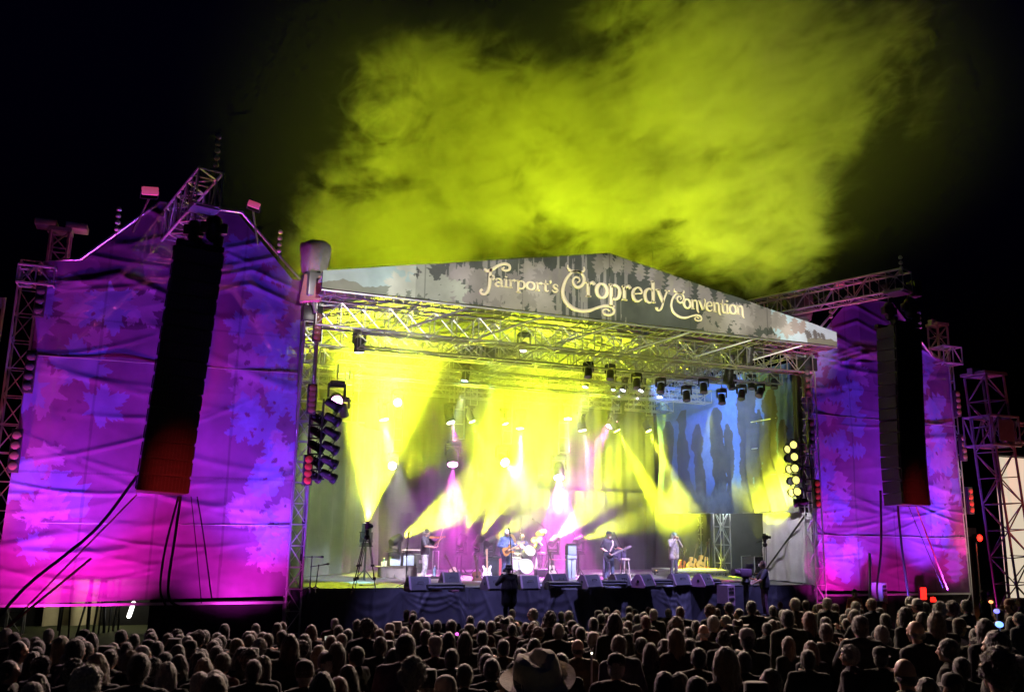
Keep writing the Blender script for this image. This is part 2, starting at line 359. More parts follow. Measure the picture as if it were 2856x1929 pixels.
mb = MB(); mb.tube([(9.25, .3, 4.35), (9.25, 2.95, 2.1)], .035, 8); tag(mb.build('brace_tube', BLKM), 'dark tube crossing the white cloth at a slant', 'brace')
# ================================================================ ROOF
BY, BZ0, BZE, BZA = -1.72, 10.38, 10.9, 12.68
def rooftop(x): return BZA-(BZA-BZE)*abs(x)/9.38
def stroke(mb, pts, ws, o, th=.04):
    """flat pen stroke of changing width in the x-z plane at y=o, as a thin raised shape"""
    n = len(pts); L = []; R = []
    for i in range(n):
        a, b = np.array(pts[max(i-1, 0)]), np.array(pts[min(i+1, n-1)]); t = b-a; t = t/(np.linalg.norm(t)+1e-9); nn = np.array([-t[1], t[0]]); p = np.array(pts[i]); w = ws[i]/2
        L.append(p+nn*w); R.append(p-nn*w)
    vs = [(q[0], o, q[1]) for q in L]+[(q[0], o, q[1]) for q in R]+[(q[0], o-th, q[1]) for q in L]+[(q[0], o-th, q[1]) for q in R]
    fs = []
    for i in range(n-1): fs += [(2*n+i, 2*n+i+1, 3*n+i+1, 3*n+i), (i, n+i, n+i+1, i+1), (i, i+1, 2*n+i+1, 2*n+i), (n+i, 3*n+i, 3*n+i+1, n+i+1)]
    fs += [(0, 2*n, 3*n, n), (n-1, 2*n-1, 4*n-1, 3*n-1)]
    mb.add(vs, fs)
def sp(pts, ws, k=7):
    P = spline([tuple(p)+(w*1.22,) for p, w in zip(pts, ws)], k); return [q[:2] for q in P], [max(q[2], .01) for q in P]
GL = {  # strokes of the round serif lower case, x-height 1: (points, widths); advance last
 'r': ([([(.18, 0), (.18, .5), (.18, 1.0)], [.2, .2, .2]), ([(0, .03), (.38, .03)], [.08, .08]), ([(.0, .93), (.18, .98)], [.1, .12]), ([(.2, .68), (.34, .93), (.5, .99), (.6, .84)], [.06, .12, .16, .2])], .68),
 'o': ([([(.42+.36*math.cos(a), .5+.47*math.sin(a)) for a in np.linspace(0, 2*math.pi, 17)], [.1+.12*abs(math.cos(a)) for a in np.linspace(0, 2*math.pi, 17)])], .88),
 'p': ([([(.18, 1.02), (.18, .4), (.18, -.5)], [.2, .2, .2]), ([(.0, -.47), (.4, -.47)], [.08, .08]), ([(.0, .95), (.18, 1.)], [.1, .12]), ([(.2, .8), (.42, .98), (.7, .8), (.76, .48), (.66, .14), (.42, .0), (.2, .14)], [.08, .11, .17, .21, .17, .1, .07])], .9),
 'e': ([([(.1, .48), (.45, .56), (.72, .62), (.64, .88), (.42, .97), (.16, .78), (.09, .45), (.2, .13), (.45, .02), (.74, .2)], [.07, .07, .1, .12, .09, .16, .21, .17, .1, .06])], .84),
 'd': ([([(.68, 1.5), (.68, .7), (.68, .02)], [.2, .2, .2]), ([(.52, 1.47), (.72, 1.5)], [.1, .1]), ([(.68, .03), (.86, .06)], [.1, .08]), ([(.66, .82), (.44, .98), (.17, .8), (.1, .48), (.2, .13), (.44, .01), (.66, .16)], [.07, .1, .17, .21, .17, .1, .07])], .92),
 'y': ([([(.1, .98), (.3, .5), (.46, .08)], [.2, .2, .15]), ([(-.06, .96), (.28, .96)], [.08, .08]), ([(.78, .98), (.56, .4), (.38, -.2), (.2, -.46), (.02, -.42), (.0, -.27)], [.1, .1, .11, .1, .13, .18]), ([(.6, .96), (.96, .96)], [.08, .08])], .95),
 'a': ([([(.12, .78), (.2, .93), (.42, .98), (.6, .82), (.61, .4), (.63, .08), (.8, .04)], [.18, .12, .1, .17, .2, .17, .07]), ([(.6, .6), (.32, .52), (.12, .3), (.2, .06), (.42, .04), (.6, .22)], [.07, .1, .18, .15, .1, .07])], .84),
 'i': ([([(.2, 1.), (.2, .5), (.2, .02)], [.2, .2, .2]), ([(.02, .95), (.2, .98)], [.1, .12]), ([(.02, .03), (.4, .03)], [.08, .08]), ([(.2, 1.22), (.21, 1.38)], [.2, .2])], .44),
 't': ([([(.24, 1.42), (.23, .7), (.25, .16), (.4, .02), (.54, .14)], [.07, .2, .2, .13, .06]), ([(.02, .93), (.5, .95)], [.09, .09])], .56),
 's': ([([(.56, .72), (.5, .93), (.3, .98), (.13, .8), (.22, .58), (.46, .44), (.54, .2), (.34, .02), (.13, .08), (.07, .28)], [.07, .1, .11, .15, .18, .18, .15, .11, .1, .08])], .66),
 'n': ([([(.16, 1.), (.16, .5), (.16, .02)], [.19, .19, .19]), ([(.0, .95), (.16, .98)], [.1, .12]), ([(.0, .03), (.34, .03)], [.07, .07]), ([(.18, .72), (.36, .95), (.58, .9), (.66, .6), (.67, .1), (.74, -.18), (.86, -.3)], [.06, .11, .16, .19, .19, .13, .05])], .86),
 'v': ([([(.08, .98), (.26, .5), (.42, .04)], [.2, .19, .13]), ([(-.06, .96), (.26, .96)], [.08, .08]), ([(.42, .06), (.6, .5), (.72, 1.05), (.6, 1.22)], [.09, .09, .1, .06])], .78),
 "'": ([([(.1, 1.45), (.16, 1.25), (.08, 1.02)], [.2, .14, .05])], .26)}
def word(mb, txt, xa, za, xb, zb, xh, y):
    adv = sum(GL[c][1] for c in txt); L = xb-xa; s = L/adv; x = 0
    for c in txt:
        for pts, ws in GL[c][0]:
            P = [(xa+(x+px)*s, za+(zb-za)*((x+px)/adv)+pz*xh) for px, pz in pts]; k = (s+xh)/2
            stroke(mb, *sp(P, [w*k for w in ws]), y)
        x += GL[c][1]
def zq(X, Y): # measured on the enlarged sign
    p = aty(1280+X/2.526, 680+Y/2.526, BY); return (p.x, p.z)
def lettering(parent):
    mb = MB(); y = BY-.012
    k0 = (zq(1000, 300)[0]-zq(900, 300)[0])/100
    def curve(pts, ws):
        stroke(mb, *sp([zq(*p) for p in pts], [w*k0 for w in ws], 8), y)
    # F and its swash
    curve([(222, 178), (216, 235), (212, 290), (200, 335), (178, 356), (155, 350), (149, 332), (163, 322)], [14, 17, 17, 15, 12, 11, 12, 13])
    curve([(175, 178), (200, 192), (235, 180), (275, 155), (320, 143), (352, 156), (352, 182), (325, 190), (303, 178), (318, 166)], [10, 16, 17, 15, 14, 13, 12, 11, 9, 8])
    curve([(214, 240), (238, 226), (245, 244), (232, 254)], [10, 8, 8, 10])
    C = [(824, 192), (790, 205), (755, 245), (733, 300), (729, 355), (748, 408), (790, 449), (850, 473), (915, 471), (970, 452), (1025, 438), (1070, 444), (1089, 468), (1080, 494), (1046, 502), (1015, 489), (1012, 469), (1036, 460), (1058, 474)]
    CW = [10, 13, 15, 18, 20, 22, 21, 18, 17, 14, 14, 15, 14, 13, 12, 11, 9, 8, 6]
    S = [(826, 192), (858, 208), (879, 246), (868, 288), (836, 308), (808, 290), (800, 258), (818, 236), (842, 244), (846, 264), (832, 272)]
    SW = [10, 13, 16, 16, 15, 13, 11, 9, 8, 7, 6]
    H1 = [(763, 150), (764, 174), (788, 192), (824, 194)]; H2 = [(876, 164), (879, 186), (858, 202), (824, 194)]; HWd = [5, 11, 13, 11]
    for P_, W_ in ((C, CW), (S, SW), (H1, HWd), (H2, HWd)):
        curve(P_, W_)
        curve([(1490+(x-725)*.589, 315+(z-150)*.62+(x-725)*.03) for x, z in P_], [w*.62 for w in W_])
    def run(txt, X0, Y0, X1, Y1, XH):
        a, b, c = zq(X0, Y0), zq(X1, Y1), zq(X0, Y0-XH); word(mb, txt, a[0], a[1], b[0], b[1], c[1]-a[1], y)
    run("airport's", 246, 298, 700, 345, 56)
    run("ropredy", 888, 372, 1482, 430, 104)
    run("onvention", 1578, 452, 2006, 504, 66)
    mb.build('lettering', CREAM, parent, 0)
def build_roof():
    t = thing('stage_roof', 'gabled stage roof with a printed woodland fascia and cream festival lettering', 'roof', (0, 0, 0))
    # fascia
    nx, nz = 900, 110; U = np.linspace(-9.38, 9.38, nx); T = np.linspace(0, 1, nz); Ug, Tg = np.meshgrid(U, T); Zg = BZ0+(np.vectorize(rooftop)(Ug)-BZ0)*Tg
    c = np.ones(Ug.shape+(3,))*np.array([.085, .095, .085])
    streak = fbm(Ug*7, Zg*.35, 3, 1.3); c *= (.6+.8*fbm(Ug, Zg, 2, 1.5))[..., None]
    left = Ug < 1.0; m = (streak > .56) & left; c[m] = np.array([.34, .32, .30])
    sky_l = Ug < -6.6+.5*(fbm(Zg, Ug, 8, 1.5)-.5); c[sky_l] = np.array([.34, .46, .44])*(.8+.4*fbm(Ug, Zg, 9, 1.5)[sky_l])[:, None]
    sky_r = Ug > 6.55+.6*(fbm(Zg*2, Ug, 18, 1.5)-.5)-(Zg-11)*.3; c[sky_r] = np.array([.42, .56, .66])*(.85+.3*fbm(Ug, Zg, 19, 2)[sky_r])[:, None]
    rs = np.random.RandomState(5)
    bush = (Zg < 10.48+.26*fbm(Ug, Ug*0, 31, 3.2)+.06*np.exp(-((Ug+8.9)/.35)**2)) & ((Ug < -6.2) | (Ug > 8.0)); c[bush] = np.array([.19, .22, .17])
    pale = np.array([.40, .36, .355]); grey = np.array([.30, .27, .265]); sage = np.array([.45, .48, .40])
    def lf(x, z, s, a, col, kind='oak'): stamp(c, Ug, Zg, put(leaf_poly(kind, int(abs(x)*10)), (x, z), s, a), col)
    for i in range(15): lf(-6.2+rs.uniform(-.7, .9), rs.uniform(10.7, 11.4), rs.uniform(.5, .9), rs.uniform(0, 360), sage, 'maple' if i % 2 else 'oak')
    for i in range(34): lf(rs.uniform(-5, -1.6), rs.uniform(10.4, 11.5), rs.uniform(.55, .9), rs.uniform(0, 360), pale if i % 2 else grey, 'maple' if i % 3 else 'oak')
    for i in range(13):                      # leaves hanging from the gable edge
        x = -.3+i*.38; lf(x, rooftop(x)+.02, rs.uniform(.5, .95), 180+rs.uniform(-28, 28), pale if i % 3 else grey)
    for i in range(34): x = rs.uniform(3.9, 6.9); lf(x, rs.uniform(10.35, min(11.5, rooftop(x)-.35)), rs.uniform(.5, .85), rs.uniform(0, 360), pale if i % 2 else grey, 'maple' if i % 3 else 'oak')
    for i in range(6): lf(5.9+i*.4, rooftop(5.9+i*.4), rs.uniform(.45, .75), 180+rs.uniform(-35, 35), grey)
    for i in range(5): lf(8.0+i*.2, 10.45+rs.uniform(0, .15), rs.uniform(.2, .4), rs.uniform(-60, 60), (.13, .14, .14))
    Y = BY+.02*np.sin(Ug*2.1)+.05*(fbm(Ug, Zg*.5, 15, 1.2)-.5)
    for x in (-6.3, -3.1, 0, 3.1, 6.3): c[np.abs(Ug-x) < .014] *= .6
    c *= (.84+.32*fbm(Ug, Zg, 55, 2.7))[..., None]
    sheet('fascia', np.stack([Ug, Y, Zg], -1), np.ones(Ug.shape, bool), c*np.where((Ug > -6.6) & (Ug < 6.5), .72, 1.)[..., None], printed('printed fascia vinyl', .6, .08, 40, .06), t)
    lettering(t)
    mb = MB(); mb.prism([(-9.38, 0), (9.38, 0), (9.38, .5), (0, 2.28), (-9.38, .5)], (0, BY+.12, BZ0+.02), V((1, 0, 0)), V((0, 0, 1)), -.04); mb.build('fascia_back', CLOTHK, t)
    # roof skin
    mb = MB()
    for s in (-1, 1):
        a = [(0, BY+.1, BZA-.06), (s*9.36, BY+.1, BZE-.06), (s*9.36, 12.6, BZE-.06), (0, 12.6, BZA-.06)]; b = [(x, y, z-.05) for x, y, z in a]
        mb.add(a+b, [(0, 1, 2, 3), (7, 6, 5, 4), (0, 4, 5, 1), (1, 5, 6, 2), (2, 6, 7, 3), (3, 7, 4, 0)])
    mb.build('roof_skin', pm('grey roof pvc', (.20, .20, .20), .7, 0, .2, 1.5, .1, 20), t, 0)
    # cantilever frame under the fascia and its ladder chords
    mb = MB()
    for y in (BY+.05, BY+.62): mb.tube([(-9.38, y, BZ0-.05), (9.38, y, BZ0-.05)], .035, 6)
    for i in range(64):
        x = -9.3+i*18.6/63; mb.tube([(x, BY+.05, BZ0-.05), (x+.15, BY+.62, BZ0-.05)], .018, 4)
    for s in (-1, 1):
        for k in range(5): mb.tube([(s*9.36, BY+.05+k*.16, BZ0-.05), (s*8.5, BY+.35+k*.16, BZ0-.03)], .03, 4)
    mb.build('eave_ladder', ALU, t)
    for y, z, h in ((-.15, 9.95, .75), (3.4, 10.0, .7), (7.2, 10.0, .7), (11, 10, .7)):
        mb = MB(); truss(mb, (-9.3, y, z), (9.3, y, z), .55, h, .032, .018, .75); mb.build('cross_truss', ALU, t)
    for y in (0.1, 3.4, 7.2):
        mb = MB()
        for s in (-1, 1): truss(mb, (s*9.2, y, 10.42), (s*.2, y, 12.2), .4, .4, .028, .016, .8)
        mb.build('rafter_truss', ALU, t)
    for x in (-9.1, -6.2, -3.1, 0, 3.1, 6.2, 9.1):
        mb = MB(); truss(mb, (x, -1.1, 10.5), (x, 12.2, 10.5), .3, .35, .024, .014, .9); mb.build('purlin_truss', ALU, t)
    # slanting braces running from the cross truss out to the eave
    mb = MB()
    for x in (-5.2, -2.6, .1, 2.8, 5.4, 7.6): mb.tube([(x-1.3, -.2, 9.75), (x+.5, BY+.1, BZ0-.02)], .035, 6)
    mb.build('eave_brace', ALU, t)
    for s in (-1, 1):
        for y, nm in ((0.05, 'front'), (12.2, 'rear')):
            mb = MB(); truss(mb, (s*9.38, y, 0), (s*9.38, y, 10.3), .42, .42, .032, .02, .6, (1, 0, 0)); mb.build('tower_leg', ALU, t)
        mb = MB(); mb.box((s*9.38-.3, -.25, 9.7), (s*9.38+.3, .35, 10.2), 0, .03); mb.build('sleeve_block', BLKM, t)
    mb = MB(); mb.tube([(3.9, 2.0, 12.0), (3.86, 2.0, 14.6)], .018, 5); mb.build('lightning_rod', STEEL, t)
    return t
ROOF = build_roof()
# wrapped winch motors on the roof corners
def motor_bag(label, c, w, h, tilt, mat, seed):
    t = thing('wrapped_motor', label, 'hoist', c, tilt)
    mb = MB(); n = 22; rs = np.random.RandomState(seed); vs = []; prof = [(0, .62), (.08, .8), (.3, .92), (.55, 1.), (.8, 1.04), (.95, 1.02), (1., .9)]
    for a, r in prof:
        for j in range(n):
            b = 2*math.pi*j/n; q = r*(1/ max(abs(math.cos(b)), abs(math.sin(b)))**.75)*(1+.05*math.sin(5*b+a*6+seed)); vs.append((math.cos(b)*q*w/2, math.sin(b)*q*w/2, a*h+.03*math.sin(b*3)))
    k = len(prof); fs = [(i*n+j, i*n+(j+1) % n, (i+1)*n+(j+1) % n, (i+1)*n+j) for i in range(k-1) for j in range(n)]+[tuple(range(n-1, -1, -1)), tuple((k-1)*n+j for j in range(n))]
    mb.add(vs, fs); mb.build('canvas_bag', mat, t, 1.0)
    mb = MB(); mb.tube([(-.2, 0, .06), (.05, -.3, .02), (.25, 0, .08), (0, .3, .04), (-.2, 0, .06)], .03, 5); mb.build('strap', RUB, t)
    mb = MB(); mb.box((-.28, -.3, -.75), (.3, .3, 0), 0, .05); mb.tube([(0, 0, -.7), (.1, -.1, -1.2)], .06, 6); mb.build('motor_mount', STEEL, t)
CANVAS = pm('grey canvas', (.24, .23, .20), .85, 0, .3, 5, .6, 9)
p = aty(713*1.2289, 612*1.2289, -.4); motor_bag('grey canvas wrapped hoist motor on the roof corner by the tall purple wing', (p.x, -.4, p.z-.15), .78, .98, .3, CANVAS, 2)
p = aty(1818*1.2289, 722*1.2289, 1.5); motor_bag('beige canvas wrapped hoist motor behind the pale blue end of the fascia', (p.x, 1.5, p.z-.1), .95, 1.05, .8, CANVAS, 5)
mb = MB(); mb.add([(-9.75, -.6, 11.05), (-8.98, -.75, 11.0), (-9.25, -.8, 10.25), (-9.85, -.55, 10.2), (-9.7, -.3, 11.05), (-9.0, -.4, 11.0), (-9.2, -.5, 10.25), (-9.8, -.3, 10.2)], [(0, 1, 2, 3), (7, 6, 5, 4), (0, 4, 5, 1), (1, 5, 6, 2), (2, 6, 7, 3), (3, 7, 4, 0)])
tag(mb.build('corner_tarp', pm('reddish tarp', (.45, .22, .22), .7, 0, .3, 3, .3, 8)), 'reddish tarpaulin bundled under the wrapped motor on the roof corner', 'tarpaulin')
# ================================================================ PA WINGS
def scrim_outline(side):
    return np.array([(9.52, 1.62), (9.72, 11.0), (11.66, 12.97), (14.0, 12.93), (15.95, 10.9), (16.81, 10.72), (16.95, 1.48)])
def wing(side, label, seed, leaves):
    t = thing('speaker_wing', label, 'stage wing', (0, 0, 0)); P = scrim_outline(side); P2 = P.copy(); P2[:, 0] *= side
    nx, nz = 340, 420; U = np.linspace(9.4, 17.0, nx)*side; Z = np.linspace(1.4, 13.05, nz); Ug, Zg = np.meshgrid(U, Z)
    # the outline bends the grid: heights are squeezed under the sloped top edge
    ax = np.abs(U); top = np.interp(ax, [9.4, 9.72, 11.66, 14, 15.95, 16.81, 17], [11.0, 11.03, 12.97, 12.93, 10.9, 10.75, 10.7]); bot = np.interp(ax, [9.4, 13, 17], [1.62, 1.5+.06, 1.45])
    Tg = (Zg-1.4)/(13.05-1.4); Zg = bot[None, :]+(top-bot)[None, :]*Tg
    edge = np.interp(Zg, [1.4, 11, 11.1], [9.5, 9.72, 9.74]); Ug = np.sign(side)*(edge+(np.abs(Ug)-9.4)/(7.6)*(np.interp(Zg, [1.4, 11], [17.0, 16.81])-edge))
    base = np.array([.24, .07, .25]); c = np.ones(Ug.shape+(3,))*base; c *= (.75+.5*fbm(Ug+40, Zg, seed, .5))[..., None]
    rs = np.random.RandomState(seed)
    pal = np.array([.27, .26, .72]); pal2 = np.array([.50, .22, .55])
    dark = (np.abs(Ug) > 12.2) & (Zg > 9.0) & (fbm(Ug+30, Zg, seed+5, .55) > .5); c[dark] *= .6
    for (x, z, s, a, k) in leaves: stamp(c, Ug, Zg, put(leaf_poly('maple' if k % 2 else 'oak', k), (x, z), s*(1.05 if k % 2 else 1.5), a), pal if k % 3 else pal2, .62)
    for i in range(60):                                 # small holes and tears in the print between leaves
        x, z, s, a, k = leaves[rs.randint(len(leaves))]; stamp(c, Ug, Zg, put(leaf_poly('oak'), (x+rs.uniform(-.6, .6), z+rs.uniform(-.6, .6)), rs.uniform(.08, .22), rs.uniform(0, 360)), base*.8)
    for k in range(1, 4):                               # sewn seams between the cloth widths, and grime along the hems
        sm = np.abs(np.abs(Ug)-(9.6+k*1.85)) < .035; c[sm] *= .72
    for z in (4.9, 9.2): sm = np.abs(Zg-z) < .03; c[sm] *= .75
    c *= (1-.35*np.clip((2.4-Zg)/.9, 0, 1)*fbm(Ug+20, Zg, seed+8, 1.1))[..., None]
    c *= (.86+.28*fbm(Ug+70, Zg*.6, seed+9, 1.9))[..., None]
    # cloth folds: long sagging creases plus fine wrinkles gathered low down
    f = .16*(fbm(Ug+50, Zg, seed+1, .28)-.5)
    for i in range(22):
        z0 = rs.uniform(1.5, 11.5); x0 = rs.uniform(9.5, 17)*side; sag = rs.uniform(.2, 1.6); slope = rs.uniform(-.35, .35)
        zc = z0+slope*(Ug-x0)+sag*((Ug-x0)/5)**2; w = rs.uniform(.05, .16); f = f+rs.uniform(.008, .024)*np.exp(-((Zg-zc)/w)**2)*np.exp(-((Ug-x0)/rs.uniform(1.5, 3.5))**2)
    for i in range(26):
        z0 = rs.uniform(1.5, 4.6); x0 = rs.uniform(9.5, 17)*side; zc = z0+rs.uniform(-.3, .3)*(Ug-x0)+.05*(Ug-x0)**2; f = f+rs.uniform(.012, .03)*np.exp(-((Zg-zc)/rs.uniform(.05, .12))**2)*np.exp(-((Ug-x0)/rs.uniform(1, 2.5))**2)
    for i in range(9):
        z0 = rs.uniform(10.5, 13.); x0 = rs.uniform(10, 16)*side; zc = z0-.35*np.abs(Ug-x0); f = f+.025*np.exp(-((Zg-zc)/.09)**2)*np.exp(-((Ug-x0)/2)**2)
    Y = .12-f
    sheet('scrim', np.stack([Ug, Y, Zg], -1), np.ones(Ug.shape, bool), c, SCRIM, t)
    mb = MB(); pts = [(x*side, .16, z) for x, z in P]; mb.tube(pts, .05, 8); mb.build('edge_tube', ALU, t)
    mb = MB(); mb.box((min(9.5*side, 16.95*side), .10, 1.40), (max(9.5*side, 16.95*side), .24, 1.47)); mb.build('bottom_rail', ALU, t)
    for z in (3.6, 8.1):
        mb = MB(); mb.tube([(9.55*side, .085, z), (16.9*side, .085, z-.05)], .013, 6); mb.build('cross_tube', ALU, t)
    for x in (9.8, 17.2):
        mb = MB(); truss(mb, (x*side, .75, 0), (x*side, .75, 10.8), .5, .5, .03, .018, .8, (1, 0, 0)); mb.build('tower_leg', ALU, t)
        mb = MB(); truss(mb, (x*side, 6.5, 0), (x*side, 6.5, 10.8), .5, .5, .03, .018, .8, (1, 0, 0)); mb.build('tower_leg', ALU, t)
    ar = [(16.6, 8.3), (14.2, 11.0), (11.6, 11.0), (9.8, 8.6)]
    for (a, b), (q, r) in zip(ar, ar[1:]):
        mb = MB(); truss(mb, (a*side, .62, b), (q*side, .62, r), .5, .62, .035, .022, .8); mb.build('arch_truss', ALU, t)
    mb = MB(); mb.box((min(9.5*side, 16.9*side), 6.9, 1.7), (max(9.5*side, 16.9*side), 6.98, 10.6)); mb.build('rear_sheet', CLOTHK, t)
    return t
def L_(px, py, s, a, k): p = aty(px*1.2289, py*1.2289, .1); return (p.x, p.z, s, a, k)
lw = [L_(*q) for q in ((200, 880, 1.5, 20, 1), (150, 905, 1.6, 70, 3), (190, 940, 1.2, -60, 5), (110, 870, 1.3, 110, 1), (100, 1000, 1.0, 190, 3), (120, 1065, 1.0, 215, 4), (75, 1040, .9, 150, 2), (75, 1130, 1.1, 20, 7),
    (60, 1200, 1.0, -20, 9), (110, 1175, .8, 60, 3), (40, 1260, .9, -60, 5), (150, 1180, .7, 40, 6), (250, 640, 1.5, 190, 1), (300, 660, 1.2, 215, 3), (210, 665, 1.0, 170, 5), (170, 740, 1.0, 10, 6), (120, 760, 1.0, 60, 9), (205, 790, .7, -30, 3), (140, 680, 1.2, 90, 1),
    (590, 660, .8, 40, 2), (650, 700, 1.5, 60, 1), (620, 740, 1.2, 120, 3), (570, 745, .8, 80, 5), (660, 640, 1.2, 10, 7), (600, 830, 1.1, 100, 3), (640, 880, 1.2, 60, 6), (580, 870, .9, 140, 9), (600, 930, 1.0, 90, 1), (575, 965, .8, 110, 5), (640, 980, 1.2, 80, 7),
    (610, 1020, 1.0, 200, 3), (660, 1060, .9, 30, 1), (610, 1100, 1.0, 140, 6), (640, 1130, 1.0, 190, 9), (580, 1160, .8, 100, 3), (610, 1190, 1.1, 210, 6), (590, 1225, .9, 190, 9), (650, 1210, .8, 150, 3), (560, 1150, .6, 90, 9), (600, 1250, .6, 200, 3), (670, 800, 1.2, 90, 1), (560, 540, 1.0, 150, 5), (630, 570, 1.1, 100, 1))]
rw = [L_(*q) for q in ((1900, 800, 1.4, 190, 1), (1930, 830, 1.1, 230, 3), (1880, 870, 1.0, 150, 5), (1920, 900, 1.1, 200, 2), (1900, 950, 1.1, 60, 9), (1880, 990, 1.0, 120, 3), (1905, 1030, 1.1, 90, 6), (1875, 1060, .9, 140, 1), (1900, 1100, 1.0, 200, 5), (1870, 1140, .8, 120, 3),
    (1900, 1180, .9, 80, 6), (1880, 1210, .8, 140, 9), (1915, 1230, .8, 210, 3), (1885, 1250, .7, 180, 6), (2110, 880, 1.3, 60, 1), (2140, 930, 1.1, 120, 3), (2110, 980, 1.2, 200, 9), (2140, 1040, 1.2, 100, 1), (2120, 1090, 1.0, 190, 3), (2150, 1130, 1.0, 150, 6), (2130, 1180, .9, 170, 9), (2160, 1220, .9, 200, 3), (2110, 820, 1.0, 100, 5), (1860, 900, .9, 90, 7), (1855, 1010, .9, 60, 1))]
_r9 = random.Random(9)
for py in range(760, 1290, 24): rw.append(L_(1895+_r9.uniform(-38, 30), py, _r9.uniform(.6, .95), _r9.uniform(0, 360), _r9.choice((2, 4, 6, 8))))
for py in range(850, 1270, 26): rw.append(L_(2128+(py-1000)*.09+_r9.uniform(-24, 26), py, _r9.uniform(.6, .95), _r9.uniform(0, 360), _r9.choice((2, 4, 6, 8))))
for py in range(660, 1270, 26): lw.append(L_(628+_r9.uniform(-48, 44), py, _r9.uniform(.45, .75), _r9.uniform(0, 360), _r9.choice((2, 4, 6, 8))))
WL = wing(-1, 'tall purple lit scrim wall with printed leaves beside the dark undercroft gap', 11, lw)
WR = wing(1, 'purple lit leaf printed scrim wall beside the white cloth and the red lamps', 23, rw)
# ================================================================ CANTILEVER BEAMS, LINE ARRAYS
def beam(label, x, y0, y1, z, w=.62, h=.95, rz=0.):
    t = thing('cantilever_beam', label, 'truss', (x, y0, z), rz); mb = MB(); truss(mb, (0, 0, 0), (0, y1-y0, 0), w, h, .04, .022, .62); mb.build('lattice', ALU, t)
    mb = MB(); mb.box((-w/2-.04, .1, -h/2-.05), (w/2+.04, .75, -h/2+.06)); mb.build('end_plate', STEEL, t); return t
beam('lattice steel beam jutting out above the tall purple wing with a beaded string on its tip', -12.72, -3.6, 5, 12.22, .62, .95, .215)
beam('lattice steel beam running from behind the roof to the top of the far purple wing', 11.0, -3.6, 5.6, 12.58, .7, .75, .34)
GRILL = pm('speaker grille', (.016, .016, .017), .55, .2, .3, 40, .5, 160)
CABP = pm('speaker cabinet paint', (.02, .02, .022), .6, 0, .3, 20, .3, 120)
def line_array(label, x, y, ztop, n, h, w, dep, rz, curve):
    t = thing('line_array', label, 'loudspeaker', (x, y, ztop), rz)
    cabm = MB(); cabm.add([(-w/2, -dep/2, 0), (w/2, -dep/2, 0), (w/2*.86, dep/2, -.012), (-w/2*.86, dep/2, -.012), (-w/2, -dep/2, -h+.012), (w/2, -dep/2, -h+.012), (w/2*.86, dep/2, -h+.018), (-w/2*.86, dep/2, -h+.018)], [(0, 1, 2, 3), (7, 6, 5, 4), (0, 4, 5, 1), (1, 5, 6, 2), (2, 6, 7, 3), (3, 7, 4, 0)])
    g = MB()
    for i in range(13): g.box((-w*.46+i*w*.92/13, -dep/2-.012, -h*.92), (-w*.46+(i+.72)*w*.92/13, -dep/2+.01, -h*.06))
    rg = MB(); rg.box((-w/2-.035, -dep/2+.06, -h*.9), (-w/2, -dep/2+.12, -h*.1)); rg2 = MB(); rg2.box((w/2, -dep/2+.06, -h*.9), (w/2+.035, -dep/2+.12, -h*.1))
    cm, gm, rm, rm2 = cabm.mesh('cabinet', CABP), g.mesh('grille', GRILL), rg.mesh('rigging_bar', BLKM), rg2.mesh('rigging_bar', BLKM)
    z = 0; yy = 0; a = math.radians(3)
    for i in range(n):
        c = link('cabinet', cm, t); c.location = (0, yy, z); c.rotation_euler = (a, 0, 0)
        for nm, me in (('grille', gm), ('rigging_bar', rm), ('rigging_bar', rm2)): q = link(nm, me, c)
        z -= h*math.cos(a); yy += h*math.sin(a)*1.0; a -= math.radians(curve[i] if i < len(curve) else 0)
    mb = MB(); mb.box((-w/2, -dep/2, .02), (w/2, -dep/2+.14, .16)); mb.box((-w/2, dep/2-.14, .02), (w/2, dep/2, .16)); mb.box((-.1, -dep/2, .02), (.1, dep/2, .2)); mb.build('flying_frame', BLKM, t)
    return t, (x, y+yy, ztop+z)
crv = [.1]*9+[.6, .8, 1, 1.3, 1.6, 2, 2.2, 2.5]
LA, lb = line_array('hanging column of black speakers in front of the tall purple wing', -12.85, -2.5, 10.75, 15, .428, 1.22, .8, .12, crv)
LA.rotation_euler = (0, .052, .12); lb = (lb[0]-.34, lb[1], lb[2])
RA, rb = line_array('hanging column of black speakers in front of the far purple wing', 11.72, -2.3, 11.15, 15, .432, 1.35, .95, .1, crv)
def hoist(label, x, y, z0, z1, big):
    t = thing('chain_hoist', label, 'hoist', (x, y, z0)); mb = MB(); mb.capsule((0, 0, .25), (0, 0, .6), .17*big, .19*big, 10); mb.box((-.3*big, -.12, .3), (.3*big, .12, .6), 0, .05); mb.build('motor', BLK, t)
    mb = MB(); mb.tube([(0, 0, .6), (0, 0, z1-z0)], .02, 5); mb.tube([(0, 0, .25), (.02, 0, 0)], .02, 5); mb.build('chain', STEEL, t)
    mb = MB(); mb.lathe([(.02, -.35), (.11, -.3), (.14, -.02), (.1, .02)], (.12*big, -.1, .2), (0, 0, 1), 10); mb.build('chain_bag', RUB, t)
hoist('black chain hoist above the tall speaker column in front of the tall purple wing', -12.5, -2.6, 11.0, 12.0, 1.2)
hoist('smaller black chain hoist at the rear of the tall speaker column', -13.0, -2.2, 10.98, 11.9, .9)
hoist('black chain hoist above the far speaker column', 11.25, -2.4, 11.3, 12.3, 1.0)
hoist('black chain hoist at the tip of the far lattice beam', 12.2, -2.5, 11.5, 13.0, 1.3)
